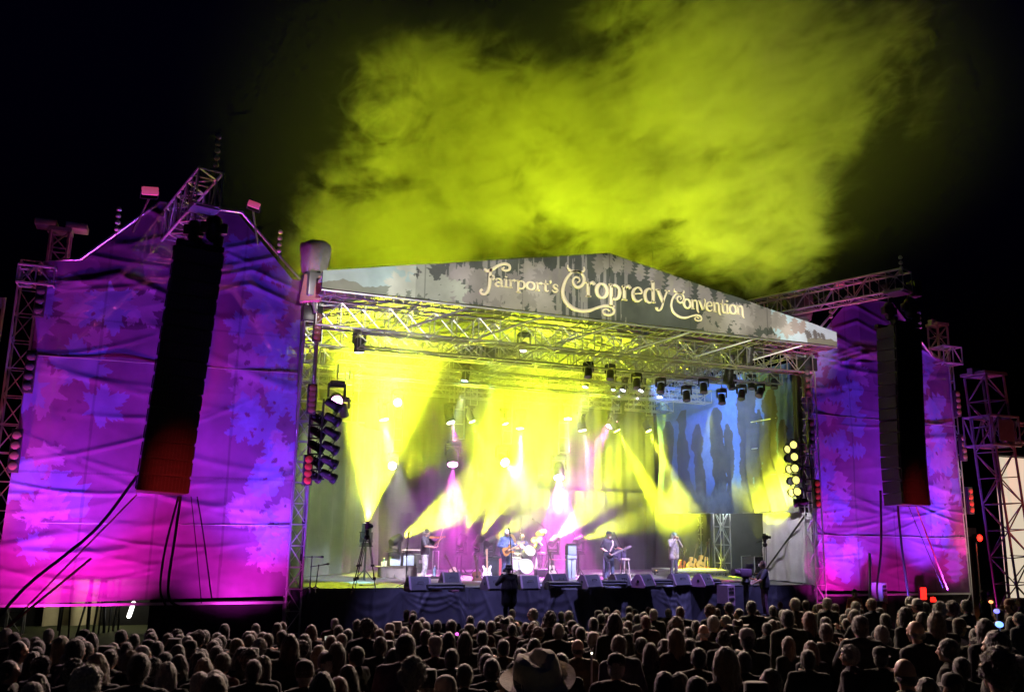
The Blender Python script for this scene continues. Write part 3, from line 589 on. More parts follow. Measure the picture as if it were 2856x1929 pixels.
mb = MB(); mb.box((11.0, -2.7, 12.5), (12.6, -2.3, 12.75)); mb.box((12.3, -2.7, 12.4), (12.62, -2.28, 13.0)); tag(mb.build('hang_bracket', BLK), 'black outrigger bracket that carries the far speaker column', 'bracket')
def strap(label, pts, r, mat, n='tether_cable'): mb = MB(); mb.tube([tuple(p) for p in spline(pts, 6)], r, 7); return tag(mb.build(n, mat), label, 'cable')
DARKB = pm('dark blue tape', (.02, .02, .05), .7)
strap('thick dark cable running slantwise from the tall speaker column down to the ground', [(lb[0]-.6, -2.4, 4.75), (-14.6, -2.9, 3.4), (-15.9, -3.2, 2.1), (-16.6, -3.4, .95), (-17.0, -3.5, .0)], .038, DARKB)
mb = MB(); mb.tube([(lb[0]-.55, -2.4, 4.3), (-16.2, -2.9, 1.2)], .022, 6); mb.tube([(-14.6, -2.65, 2.75), (-16.2, -2.9, 1.2)], .03, 6); tag(mb.build('ratchet_strap', pm('red webbing', (.5, .12, .12), .6)), 'red strap slanting below the tall speaker column beside the dark cable', 'strap')
strap('black cable dropping from the base of the tall speaker column, bent at its foot', [(-12.7, -2.2, 4.3), (-12.75, -2.2, 3.2), (-12.8, -2.1, 2.2), (-12.72, -2, 1.7), (-12.4, -1.9, 1.5)], .035, RUB)
strap('second black cable close behind the bent one under the tall speaker column', [(-12.75, -2.1, 4.3), (-12.95, -2.1, 3.0), (-12.98, -2.05, 2.0), (-12.8, -2, 1.55)], .028, RUB)
strap('thin black line angled away from the outer corner of the tall speaker column', [(-12.3, -2.2, 4.3), (-12.05, -2.0, 3.3), (-11.7, -1.7, 1.7)], .018, RUB)
strap('thin faint line below the tall speaker column, between the cables and the angled line', [(-12.45, -2.2, 4.3), (-12.2, -2.0, 3.0), (-11.95, -1.8, 1.6)], .012, RUB)
strap('black cable hanging straight from the base of the far speaker column', [(rb[0]-.3, -2.0, rb[2]), (rb[0]-.15, -1.9, 3.2), (rb[0]+.1, -1.8, 1.5)], .04, RUB)
strap('dark cable on the near flank of the far speaker column, down to the crowd', [(rb[0]-.95, -1.9, 5.2), (rb[0]-1.0, -1.8, 3.2), (rb[0]-1.2, -1.7, 1.9), (rb[0]-1.2, -1.7, 1.4)], .04, RUB)
mb = MB(); mb.tube([(rb[0]+.55, -2.0, rb[2]), (rb[0]+2.6, -1.2, 1.7)], .03, 6); tag(mb.build('ratchet_strap', MATS['red webbing']), 'red strap slanting away from the far speaker column', 'strap')
strap('dark line slanting beside the red strap of the far speaker column', [(rb[0]+.2, -2.0, rb[2]), (rb[0]+1.4, -1.5, 3.2), (rb[0]+2.5, -1.1, 1.75)], .016, RUB)
mb = MB(); mb.tube([(9.6, -2.2, .2), (10.1, -1.9, 3.0)], .05, 8); tag(mb.build('raker_tube', ALU), 'reddish tube leaning against the far purple wing from the crowd', 'tube')
# beaded festoon strings standing on the truss tips (lamp chains)
def bead_string(label, p, n, gap, r, tilt=0.):
    t = thing('lamp_string', label, 'light string', p, 0)
    mb = MB(); mb.tube([(0, 0, -.2), (tilt*n*gap, 0, n*gap)], .012, 5); mb.build('wire', RUB, t)
    me = MB().lathe([(r*.3, -r), (r, -r*.5), (r, r*.3), (r*.5, r)], (0, 0, 0), (0, 0, 1), 8).mesh('bulb', pm('frosted bulb', (.45, .45, .43), .3, 0, .1), .6)
    for i in range(n): b = link('bulb', me, t); b.location = (tilt*(i+.5)*gap, 0, (i+.5)*gap)
for lab, q, n in (('string of five pale bulbs on the tip of the jutting lattice beam', aty(602, 470, -3.5), 5), ('string of four pale bulbs on the outer slope of the tall purple wing', aty(325, 648, 0), 4), ('string of four pale bulbs on the tall wing slope next to the roof', aty(778, 708, 0), 4), ('string of bulbs at the tip of the far lattice beam', aty(2515, 770, -3.5), 4), ('short string of bulbs on the sloped edge of the far purple wing', aty(2567, 920, 0), 4), ('short string of bulbs where the far lattice beam meets the wing', aty(2318, 890, 0), 3)):
    bead_string(lab, q, n, .2, .07)
# ================================================================ LAMPS AND RIGGING
def D(x, y, yy): return aty(x*1.2289, y*1.2289, yy)
YEL, MAG, CYA, VIO, WHI = (.88, 1., .025), (1., .08, .85), (.25, .8, 1.), (.35, .3, 1.), (1., .95, .8)
LENS = {'y': glow('yellow lit lens', (.95, 1., .35), 25), 'm': glow('magenta lit lens', (1., .35, .95), 22), 'w': glow('white lit lens', (1., .97, .9), 22), 'c': glow('cyan lit lens', (.5, .9, 1.), 12), 'v': glow('violet lit lens', (.55, .5, 1.), 12), 'o': pm('unlit lens glass', (.12, .12, .13), .08, 0, .1, 5, coat=1.)}
def head_meshes():
    b = MB(); b.box((-.17, -.15, -.0), (.17, .15, .1), 0, .02)
    y = MB()
    for s in (-1, 1): y.box((s*.2-.025, -.07, .06), (s*.2+.025, .07, .40), 0, .012)
    y.box((-.22, -.08, .1), (.22, .08, .15))
    return b.mesh('lamp_base', BLK, .6), y.mesh('yoke', BLK, .6)
_hb, _hy = head_meshes()
_hd = MB().lathe([(.06, .22), (.13, .2), (.16, .05), (.15, -.1), (.165, -.2), (.165, -.23), (.14, -.235)], (0, 0, 0), (0, 0, 1), 16).mesh('lamp_head', BLK, .6)
_ln = {k: MB().lathe([(.001, -.236), (.12, -.238), (.138, -.232)], (0, 0, 0), (0, 0, 1), 16).mesh('lens', m, .6) for k, m in LENS.items()}
def moving_head(label, loc, to, k, hang=True, scale=1., drop=0., power=0, ang=20, col=None, group=None, blend=.3, off=.26):
    """a moving spotlight; its lens faces the point `to`"""
    t = thing('stage_light', label, 'stage light', loc, 0, group); t.scale = (scale,)*3
    d = (V(to)-V(loc)).normalized(); fl = -1 if hang else 1
    b = link('lamp_base', _hb, t); y = link('yoke', _hy, t); az = math.atan2(d.x, d.y)
    if hang: b.location = (0, 0, .34); y.rotation_euler = (math.pi, 0, -az); y.location = (0, 0, .44)
    else: b.location = (0, 0, -.44); y.rotation_euler = (0, 0, -az); y.location = (0, 0, -.42)
    h = link('lamp_head', _hd, t); h.rotation_euler = aim(d); l = link('lens', _ln[k], h)
    if drop: mb = MB(); mb.tube([(0, 0, .4), (0, 0, drop/scale)], .024, 6); mb.tube([(.3, 0, .5), (.3, 0, drop/scale)], .024, 6); [mb.tube([(0, 0, .5+i*.4), (.3, 0, .5+i*.4)], .014, 5) for i in range(1+int((drop/scale-.5)/.4))]; mb.build('drop_ladder', ALU, t)
    if power: spot('beam', V(loc)+d*off*scale, to, col or YEL, power, ang, blend, .06)
    return t
FL = 'floor spotlights behind the band'
BEAM = 7.
def floor_lamp(label, px, py, y, tx, tz, ty, power, ang, blend=.25):
    p = D(px, py, y); p.z = max(p.z, 2.5); q = V((tx, ty, tz)); moving_head(label, p, q, 'w', False, 1.1, 0, power*BEAM*.55, ang, YEL, FL, blend); spot('beam_core', p+(q-p).normalized()*.32, q, (1, 1, .5), power*BEAM*.05, ang*.45, 1., .05)  # beam_core is an added whiter spot that brightens the beam's middle
    t = thing('lamp_stand', 'black stand under the '+label, 'lamp stand', (p.x, p.y, 1.8)); mb = MB(); mb.tube([(0, 0, 0), (0, 0, p.z-.48-1.8)], .035, 6); mb.box((-.2, -.18, p.z-.52-1.8), (.2, .18, p.z-.48-1.8)); mb.build('pole', BLK, t); mb = MB(); [mb.tube([(0, 0, .35), (.35*math.cos(a), .35*math.sin(a), 0)], .016, 5) for a in (.4, 2.5, 4.6)]; mb.build('foot', BLK, t)
q = D(900, 700, 4.2); floor_lamp('floor spotlight throwing the tall yellow beam above the tripod', 832, 1205, 4.2, q.x, q.z, 4.6, 23000, 46, .45)
q = D(1215, 1045, 10.4); floor_lamp('floor spotlight with the low slanting yellow beam beside the violinist', 897, 1226, 5.6, q.x, q.z, 10.4, 24000, 29)
q = D(1185, 880, 8); floor_lamp('floor spotlight between violinist and guitarist, steep yellow beam', 1048, 1228, 7.2, q.x, q.z, 8, 13000, 28)
q = D(1250, 900, 7.6); floor_lamp('second steep yellow floor spotlight, closer to the guitarist', 1086, 1230, 7.2, q.x, q.z, 7.6, 17000, 30)
q = D(1285, 1115, 10.6); floor_lamp('floor spotlight just behind the guitarist with a flat yellow beam', 1112, 1229, 7.2, q.x, q.z, 10.6, 8000, 21)
q = D(1405, 1085, 10.4); floor_lamp('floor spotlight by the cymbals throwing a wide yellow beam', 1256, 1228, 6.6, q.x, q.z, 10.4, 16000, 26, .6)
q = D(1545, 1140, 10.4); floor_lamp('floor spotlight above the keyboard amplifier with the lowest yellow beam', 1313, 1227, 6.2, q.x, q.z, 10.4, 13000, 23, .9)
# hanging heads with visible beams
DR = 'hanging stage lights'
def hang(label, px, py, y, tx, ty, tyy, k, power, ang, col, drop=1.2, sc=1.):
    p = D(px, py, y); q = D(tx, ty, tyy); return moving_head(label, p, q, k, True, sc*1.25, drop, power*BEAM*.26, ang, col, DR, .4)
hang('magenta light over the gap between violinist and guitarist', 1027, 1037, 8.6, 1030, 1200, 7, 'm', 11000, 34, MAG, 3.2, 1.25)
hang('magenta light above the drum kit cymbals', 1268, 1068, 8.6, 1272, 1200, 7, 'm', 15000, 40, MAG, 3.6, 1.3)
hang('large magenta light pair member high over the bassist', 1403, 943, 8.6, 1230, 1120, 8, 'm', 18000, 36, MAG, 1.2, 1.2)
hang('pale magenta lamp just below the large one over the bassist', 1389, 957, 8.4, 1300, 1120, 8, 'm', 7000, 30, MAG, 1.2, .9)
hang('white lamp with a faint pink trail, high above the violinist', 1019, 944, 8.6, 1050, 1050, 8, 'w', 3000, 22, MAG, 1.2)
hang('white lamp with the broad white beam above the amplifiers', 869, 936, 7.5, 893, 1060, 7.2, 'w', 9000, 20, (1, 1, .75), 1.2)
hang('small lamp throwing a narrow yellow beam, second from the pale blue beam', 1067, 945, 8, 1105, 1040, 7.6, 'y', 12000, 15, YEL, 1.2, .8)
hang('small yellow lamp next to the white downlight over the drummer', 1143, 950, 8, 1175, 1040, 7.6, 'y', 9000, 14, YEL, 1.2, .8)
hang('white downlight straight above the drummer', 1180, 957, 8.6, 1182, 1080, 8.4, 'w', 6000, 18, (1, 1, .8), 1.2)
hang('lamp with the pale blue beam high above the guitarist', 1057, 851, 6, 1025, 1010, 6, 'c', 8000, 11, (.55, .9, .9), .8, .8)
hang('lamp throwing the long yellow beam down towards the bassist', 1394, 965, 7.6, 1520, 1190, 6.6, 'y', 34000, 16, YEL, .9, .9)
hang('lamp with the short yellow beam above the harmonica player', 1467, 967, 7.6, 1560, 1150, 6.6, 'y', 20000, 15, YEL, 2, .8)
hang('downlight with the blue shaft under the roof by the tall wing', 815, 782, 2.4, 816, 1000, 2.6, 'c', 9000, 8, CYA, .5, .9)
hang('downlight with the faint blue shaft mid roof', 1113, 803, 3, 1113, 1000, 3, 'c', 6000, 8, CYA, .5, .9)
hang('pale lamp with a thin beam slanting over the drums', 1331, 868, 6.5, 1300, 990, 6.5, 'w', 3500, 12, (.9, 1, .6), .6, .7)
hang('pale thin downlight first of the bluish row over the bassist', 1391, 874, 6.5, 1386, 990, 6.5, 'c', 1500, 12, (.8, .95, .9), .6, .7)
hang('bluish lamp second of the row over the bassist', 1418, 876, 6, 1385, 960, 6, 'v', 1300, 18, (.6, .6, 1), .6, .7)
hang('violet lamp third of the row over the bassist', 1458, 877, 6, 1415, 975, 6, 'v', 1300, 16, VIO, .6, .7)
hang('deep violet lamp last of the row, by the hanging dark fixtures', 1500, 890, 5.5, 1478, 975, 5.5, 'v', 1200, 16, VIO, .6, .7)
hang('white lamp facing out under the roof in mid stage', 1189, 786, 3.2, 1100, 1000, -6, 'w', 0, 20, WHI, .4, .95)
hang('white lamp over the drums with a soft beam', 1289, 936, 8.4, 1286, 1060, 8, 'w', 3500, 18, (1, 1, .7), 1.2)
hang('small white lamp over the amplifiers near the roof', 902, 912, 7, 930, 980, -4, 'w', 0, 20, WHI, 1.2, .9)
hang('white lamp low above the yellow beam by the violinist', 891, 1055, 7.8, 860, 1150, -4, 'w', 0, 20, WHI, 3.5, .9)
hang('white lamp low behind the guitarist', 1140, 1042, 8.6, 1200, 1110, 6, 'w', 3500, 20, (1, 1, .7), 3.2, 1.1)
hang('white lamp with a blurred white beam under the magenta pair', 1319, 962, 8.6, 1335, 1040, 8.4, 'w', 5000, 20, (1, .8, .9), 1.2)
hang('magenta twin lamp by the lamp ladder at the tall wing', 763, 905, 3.0, 800, 1020, -3, 'm', 0, 20, MAG, 1.2, 1.1)
hang('small yellow lamp below the magenta twin by the lamp ladder', 779, 930, 3.6, 815, 1090, 5, 'y', 6000, 26, YEL, 1.4, .8)
for i, (x, y) in enumerate(((1520, 1210), (1545, 1215))): pass
# unlit fixtures silhouetted on the front lighting truss
UL = 'unlit lamps on the front lighting truss'
for lab, x, y, tx in (('dark unlit lamp nearest the roof leg by the white cloth', 1757, 870, 1760), ('big dark unlit lamp pointing down and inwards by the blue cloth', 1725, 890, 1670), ('dark unlit lamp second from the roof leg', 1683, 895, 1660), ('bulky dark unlit lamp with a yellow rim over the flight case', 1638, 905, 1650), ('bulky dark unlit lamp with a yellow rim over the harmonica player', 1558, 898, 1570), ('small dark unlit lamp between the two bulky rimmed ones', 1597, 880, 1600), ('dark unlit lamp veiled by yellow haze over the bassist', 1500, 880, 1480), ('dark hazy unlit lamp above the bluish row', 1445, 870, 1440), ('small dim lamp on the truss between bassist and drummer, in yellow haze', 1385, 850, 1380), ('small dark lamp just past the big inward pointing one', 1705, 872, 1720), ('dark lamp close behind the second from the roof leg', 1660, 872, 1690), ('dim lamp on the truss above the magenta pair, half veiled', 1335, 845, 1330)):
    p = D(x, y, 1.4); q = D(tx, y+150, .6); moving_head(lab, p, q, 'o', True, .88, .6, 0, 20, YEL, UL)
def long_can(label, px, py, y): # long profile lamps hanging under the eave
    p = D(px, py, y); t = thing('profile_lamp', label, 'stage light', p); mb = MB(); mb.lathe([(.12, .55), (.17, .5), (.17, -.2), (.2, -.22), (.2, -.5), (.16, -.52)], (0, 0, 0), (.12, -.1, 1), 14); mb.build('lamp_body', BLK, t, .6); mb = MB(); mb.tube([(-.24, 0, 0), (-.24, 0, .6), (.24, 0, .6), (.24, 0, 0)], .025, 6); mb.build('yoke', BLKM, t)
long_can('large dark profile lamp hanging under the fascia letters at its far end', 1700, 795, -.3)
long_can('dark profile lamp below the lighting truss over the guitars', 1655, 840, .8)
def light_trusses():
    for lab, y, z, x0, x1 in (('long front lighting truss that carries the row of dark lamps', 1.4, 9.6, -7.6, 9.1), ('mid stage lighting truss half lost in the yellow haze', 5.8, 9.4, -7.5, 8.8), ('rear lighting truss above the drums behind the haze', 8.6, 9.3, -8, 8.6)):
        mb = MB(); truss(mb, (x0, y, z), (x1, y, z), .52, .52, .032, .018, .7); tag(mb.build('lighting_truss', ALU), lab, 'truss')
light_trusses()
def scaffold():
    t = thing('scaffold_tower', 'scaffold frame at the rear corner of the stage near the tall wing', 'scaffold', (-7.6, 9.5, 1.8)); 
    for i, (x, y) in enumerate(((-1.9, 0), (0, 0), (1.7, 0), (-1.9, 1.3), (1.7, 1.3))): mb = MB(); mb.tube([(x, y, 0), (x, y, 9)], .035, 6); mb.build('standard', ALU, t)
    for z in (5.2, 6.0, 6.8, 7.6, 8.3): mb = MB(); mb.tube([(-2.1, -.03, z), (2, -.03, z)], .045, 6); mb.build('ledger', ALU, t)
    mb = MB(); [mb.tube([(-1.9, -.06, z), (0, -.06, z+.8)], .025, 5) for z in (5.2, 6.8)]; [mb.tube([(0, -.06, z+.8), (1.7, -.06, z)], .025, 5) for z in (5.2, 6.8)]; mb.build('brace', ALU, t)
scaffold()
# ---- PAR ladders
_can = MB().lathe([(.03, -.26), (.09, -.25), (.12, -.16), (.125, .1), (.15, .13), (.15, .2), (.135, .2)], (0, 0, 0), (0, 0, 1), 16, end=False).mesh('can_body', pm('matt black lamp paint', (.01, .01, .01), .85), .6)
_cy = MB().tube([(-.16, 0, -.05), (-.17, .0, -.02), (-.17, .2, -.02), (.17, .2, -.02), (.17, 0, -.02), (.16, 0, -.05)], .016, 5).mesh('yoke', BLKM, .6)
_cf = MB().lathe([(.138, .2), (.165, .2), (.165, .24), (.138, .24)], (0, 0, 0), (0, 0, 1), 16, ring=True).mesh('colour_frame', BLKM, .6)
_cl = {k: MB().lathe([(.001, .198), (.1, .195), (.134, .18)], (0, 0, 0), (0, 0, 1), 16).mesh('lens', m, .6) for k, m in (('o', LENS['o']), ('y', glow('glowing par lens', (1., .93, .25), 1.3)))}
def par(label, loc, d, k, grp, cable=0.):
    t = thing('par_can', label, 'stage light', loc, 0, grp); b = link('can_body', _can, t); b.rotation_euler = V(d).to_track_quat('Z', 'Y').to_euler()
    link('lens', _cl[k], b); link('colour_frame', _cf, b); y = link('yoke', _cy, t); y.rotation_euler = b.rotation_euler
    return t
PLY = -.35
def ladder(label, pts, rungs):
    t = thing('lamp_ladder', label, 'lamp ladder', (0, 0, 0)); 
    for a, b in pts: mb = MB(); mb.tube([a, b], .03, 6); mb.build('upright', BLKM, t)
    for a, b in rungs: mb = MB(); mb.tube([a, b], .024, 6); mb.build('rung', BLKM, t)
def z5(X, Y, y=PLY): return aty(800+X/2.415, 1050+Y/2.415, y)
ladder('black ladder frame holding lamp cans at the edge of the tall wing', [(z5(160, 190), z5(135, 700)), (z5(250, 150), z5(212, 700))], [(z5(140, y), z5(250, y)) for y in (235, 325, 415, 520, 625, 690)])
ordn = ['topmost', 'second', 'third', 'fourth', 'fifth', 'sixth']
G1 = 'lamp cans on the ladder by the tall wing'
for i, (x, y) in enumerate(((312, 190), (308, 285), (300, 378), (293, 475), (286, 570), (280, 665))):
    par('%s lamp can in the outer column of the ladder, next to the yellow haze'%ordn[i], z5(x, y, PLY-.1), (.85, .15, -.42), 'o', G1)
for i, (x, y) in enumerate(((212, 285), (203, 375), (197, 470), (190, 570), (180, 665))):
    par('%s lamp can in the inner column of the ladder, against the wing edge'%ordn[i], z5(x, y, PLY+.15), (.85, .1, -.4), 'o', G1)
def z6(X, Y, y=PLY): return aty(1550+X/2.415, 1050+Y/2.415, y)
ladder('black ladder frame holding glowing lamps in front of the yellow lit cloth', [(z6(1640, 420), z6(1690, 870)), (z6(1700, 420), z6(1740, 870))], [(z6(1640+i*8, 450+i*80), z6(1720+i*8, 450+i*80)) for i in range(6)])
G2 = 'glowing lamp cans beside the yellow cloth'
for i, (x, y) in enumerate(((1612, 457), (1618, 537), (1622, 614), (1630, 693), (1638, 770), (1650, 845))):
    par('%s glowing lamp can in the bank beside the yellow lit cloth'%ordn[i], z6(x, y, PLY-.1), (-.8, -.55 if i < 5 else .5, -.12), 'y' if i < 5 else 'o', G2)
for i, (x, y) in enumerate(((1580, 485), (1585, 545), (1592, 620), (1600, 700), (1608, 775))):
    par('%s of the lamp cans tucked behind the glowing bank by the yellow cloth'%ordn[i], z6(x, y, PLY+.45), (-.85, -.3, -.15), 'y' if i % 2 == 0 else 'o', G2)
# ---- four lamp blinder strips
def strip(label, px, py, y, n, gap, lit):
    p = D(px, py, y); t = thing('blinder_strip', label, 'stage light', p, 0, 'vertical blinder strips on the stage edges'); H = n*gap
    mb = MB(); mb.box((-.13, -.05, -H/2-.04), (.13, .12, H/2+.04), 0, .015); mb.build('housing', BLK, t)
    me = MB().lathe([(.11, .0), (.1, .03), (.05, .045), (.001, .05)], (0, 0, 0), (0, -1, 0), 12).mesh('lamp', lit, .8)
    for i in range(n): q = link('lamp', me, t); q.location = (0, -.05, -H/2+(i+.5)*gap)
PKL = pm('blinder glass pinkish', (.22, .12, .1), .25, 0, .1, 5, emit=(1, .25, .15), es=.03); GRY = pm('blinder glass dull', (.12, .11, .11), .25); REDL = glow('red lit blinder', (.6, .06, .03), .09)
for a in (('dull blinder strip on the outer edge of the tall wing, highest of three', 92, 672, -.1, 4, .27, GRY), ('dull blinder strip on the outer edge of the tall wing, middle of three', 67, 843, -.1, 4, .27, GRY), ('reddish blinder strip low on the outer edge of the tall wing', 34, 1022, -.1, 4, .27, PKL),
          ('reddish blinder strip just under the fascia by the tall wing', 721, 742, -.25, 5, .16, PKL), ('dull pink blinder strip on the roof leg above the lamp ladder', 708, 905, -.6, 5, .16, PKL), ('red glowing blinder strip at the foot of the lamp ladder', 699, 1066, -.6, 4, .2, REDL),
          ('dark blinder strip high on the roof leg by the far purple wing', 1831, 868, -.4, 4, .25, GRY), ('dark blinder strip on the roof leg above the glowing lamp bank', 1841, 985, -.45, 4, .25, GRY), ('red glowing blinder strip beside the lowest glowing lamp can', 1854, 1120, -.5, 4, .24, REDL),
          ('dull blinder strip on the outer edge of the far wing, highest of three', 2173, 915, -.1, 4, .25, PKL), ('reddish blinder strip on the outer edge of the far wing, middle of three', 2186, 1015, -.1, 4, .25, PKL), ('red blinder strip lowest on the outer edge of the far wing', 2202, 1135, -.1, 4, .25, REDL)): strip(*a)
# ---- flood boxes out on arms
PINKBOX = pm('flood housing, pinkish', (.75, .30, .36), .5, 0, .15, 6, emit=(1, .12, .3), es=.35)  # pink light on the housing is put into its colour and glow
def flood(label, p, rot, s=1.):
    t = thing('flood_lamp', label, 'flood light', p); t.rotation_euler = rot; mb = MB(); mb.box((-.33*s, -.2*s, -.17*s), (.33*s, .05*s, .17*s), 0, .02); mb.build('housing', PINKBOX, t); mb = MB(); mb.box((-.29*s, .052*s, -.13*s), (.29*s, .07*s, .13*s)); mb.build('glass', LENS['o'], t); mb = MB(); mb.tube([(-.36*s, -.05, 0), (-.36*s, .2*s, -.3*s), (.36*s, .2*s, -.3*s), (.36*s, -.05, 0)], .02, 5); mb.build('bracket', BLKM, t)
    mb = MB(); mb.tube([(0, .2*s, -.3*s), (0, 2.6, -1.0)], .03, 6); mb.build('arm', BLKM, t)
flood('pink lit flood lamp floating over the outer slope of the tall purple wing', D(340, 434, -2.3), (.2, -.15, .2), .62)
flood('pinkish grey flood lamp over the slope of the tall wing nearest the roof', D(577, 465, -2.2), (.2, .3, -.2), .5)
flood('small pale flood box clamped on the far lattice beam', D(1905, 648, -.5), (.2, -.35, 0), .55)
# ================================================================ SIDE TOWERS AND SCREENS
WEATH = pm('weathered grey steel', (.17, .15, .15), .7, .2, .4, 4)
def tower(label, x, y, z0, z1, w, lean=0., head=True):
    t = thing('lattice_tower', label, 'tower', (x, y, z0)); mb = MB(); truss(mb, (0, 0, 0), (lean, 0, z1-z0), w, w, .05, .026, w*1.05, (0, 1, 0)); mb.build('lattice', WEATH, t)
    if head:
        mb = MB(); mb.box((lean-w*.62, -w*.6, z1-z0), (lean+w*.62, w*.6, z1-z0+.12)); mb.box((lean-w*.75, -.12, z1-z0+.0), (lean-w*.3, .12, z1-z0+.26)); mb.build('head_plate', STEEL, t)
    return t
tower('lattice tower carrying the bright side screen beyond the far wing', 16.95, -2., 0, 9.75, .95, -.75)
t = thing('sleeve_block', 'square sleeve block where the cross beam meets the screen tower', 'truss block', (16.35, -2, 7.6)); mb = MB(); truss(mb, (-.75, 0, 0), (.75, 0, 0), 1.2, 1.1, .05, .03, .5); mb.box((-.4, -.66, -.4), (.4, -.62, .4)); mb.build('frame', STEEL, t)
mb = MB(); truss(mb, (17.2, -2, 7.62), (25, -2, 7.62), .7, .75, .045, .026, .75); tag(mb.build('cross_beam', WEATH), 'dark lattice cross beam above the bright side screen', 'truss')
def screens():
    t = thing('side_screen', 'bright cream side screen cut off by the picture edge', 'screen', (17.0, -1.6, 1.4)); mb = MB(); mb.box((.05, 0, .0), (7, .18, 5.3)); mb.build('screen_face', glow('cream lit screen', (.82, .68, .50), .85), t)
    mb = MB(); mb.tube([(0, .05, -.05), (0.02, .05, 5.4)], .06, 6); mb.tube([(0, .05, 5.4), (7, .05, 5.4)], .06, 6); mb.build('frame', BLKM, t)
    t = thing('side_screen', 'dark screen edge beyond the outer edge of the tall purple wing', 'screen', (-18.9, 1.2, 1.5)); mb = MB(); mb.box((-5, 0, 0), (.95, .2, 8.2)); mb.build('screen_back', BLK, t); mb = MB(); mb.tube([(1, .05, -.1), (1.05, .05, 8.3), (-5, .05, 8.3)], .06, 6); mb.box((-5, -.05, 8.0), (1.0, .1, 8.28)); mb.build('frame', STEEL, t)
screens()
tower('short tower head rising above the outer shoulder of the tall purple wing', -16.75, 2.2, 10.6, 12.2, .5)
t = thing('tower_cap', 'T shaped double cap on the tower behind the tall purple wing', 'tower head', (-16.75, 2.2, 12.33)); 
for s in (-1, 1): mb = MB(); mb.box((s*.42-.3, -.3, 0), (s*.42+.3, .3, .2), 0, .03); mb.build('cap_plate', STEEL, t)
tower('tower head rising above the outer shoulder of the far purple wing', 18.4, 2., 10.2, 12.8, .55)
def cube_frame(label, c, w, h, mat):
    mb = MB(); truss(mb, (c[0]-w/2, c[1], c[2]), (c[0]+w/2, c[1], c[2]), h, h, .04, .025, w/2); tag(mb.build('truss_block', mat), label, 'truss block')
cube_frame('pink lit truss block outside the shoulder of the far wing', D(2147, 808, 0), 1.0, .7, ALU)
cube_frame('pink lit truss block outside the shoulder of the tall wing', D(84, 628, 0), .9, .5, ALU)
def site_right():
    t = thing('site_cabin', 'low dark cabin behind the screen tower with a pale roof edge', 'cabin', (26, 14, 0)); mb = MB(); mb.box((-4, 0, 0), (7, 4, 3.6)); mb.build('wall', pm('dark cabin paint', (.05, .04, .04), .7), t); mb = MB(); mb.box((-4.2, -.2, 3.6), (7.2, 4.2, 4.15)); mb.build('roof', pm('cabin roof edge', (.3, .26, .26), .6), t)
    mb = MB(); mb.box((-2.5, -.03, .2), (-1.4, -.005, 2.3)); mb.build('door', STEEL, t)
    RL = glow('red lamp glass', (1., .018, .01), 5)
    for lab, px, py, y in (('round red lamp beside the screen tower, away from the screen', 2222, 1220, 6), ('round red lamp between the screen tower and the bright screen', 2303, 1217, 6)):
        p = D(px, py, y); t = thing('red_lamp', lab, 'lamp', p); mb = MB(); mb.lathe([(.001, -.13), (.1, -.12), (.16, -.04), (.16, .0)], (0, 0, 0), (0, 1, 0), 14); mb.build('lens', RL, t, 1.); mb = MB(); mb.lathe([(.2, -.03), (.2, .25), (.1, .35)], (0, 0, 0), (0, 1, 0), 14); mb.build('housing', BLK, t, .6); mb = MB(); mb.tube([(0, .2, -.1), (0, .2, -p.z)], .04, 6); mb.build('pole', STEEL, t)
        l = bpy.data.lights.new('red_glow', 'POINT'); l.energy = 60; l.color = (1, .05, .03); l.shadow_soft_size = .1; o = bpy.data.objects.new('red_glow', l); COL.objects.link(o); o.location = p+V((0, -.5, 0))
    RS = glow('red sign', (1., .018, .01), 2.6)
    p = D(2096, 1346, -.3); t = thing('red_beacon', 'tall red glowing light panel in front of the far purple wing base', 'lamp', p); mb = MB(); mb.box((-.13, -.03, -.22), (.13, .03, .22), 0, .02); mb.build('lens', RS, t); mb = MB(); mb.box((-.16, .03, -.26), (.16, .1, .26)); mb.tube([(0, .06, -.2), (0, .06, -p.z)], .03, 6); mb.build('housing', BLK, t)
    p = D(2118, 1361, -.5); t = thing('red_beacon', 'small red glowing beacon just below the tall red panel', 'lamp', p); mb = MB(); mb.lathe([(.001, .12), (.09, .1), (.11, 0), (.1, -.06)], (0, 0, 0), (0, 0, 1), 10); mb.build('lens', RS, t, 1.); mb = MB(); mb.lathe([(.12, -.06), (.12, -.14), (.02, -.16), (.02, -p.z)], (0, 0, 0), (0, 0, 1), 10); mb.build('stand', BLK, t)
site_right()
def fill_speaker(label, px, py, y, s, mat):
    p = D(px, py, y); t = thing('front_fill_speaker', label, 'loudspeaker', p, .5); mb = MB(); mb.prism([(-.34*s, -.33*s), (.34*s, -.45*s), (.34*s, .42*s), (-.34*s, .42*s)], (0, 0, 0), V((1, 0, 0)), V((0, 0, 1)), -.5*s); mb.build('cabinet', mat, t)
    mb = MB(); [mb.box((-.24*s+i*.17*s, -.02, .05*s+j*.16*s), (-.12*s+i*.17*s, .0, .16*s+j*.16*s)) for i in range(3) for j in range(2)]; mb.box((-.2*s, -.02, -.2*s), (.24*s, 0, -.1*s)); mb.build('horn_slots', BLK, t); mb = MB(); mb.box((-.3*s, .05, -p.z), (.3*s, .45*s, -.46*s)); mb.build('stand_box', BLK, t)
PKC = pm('mauve cabinet', (.42, .25, .36), .6, 0, .2, 9)
fill_speaker('mauve front fill speaker under the stage edge near the headset cameraman', 1660, 1350, -.7, .8, PKC)
fill_speaker('grey front fill speaker below the far purple wing, behind the orange vest', 2008, 1345, -.6, .85, pm('grey cabinet', (.3, .27, .3), .6))
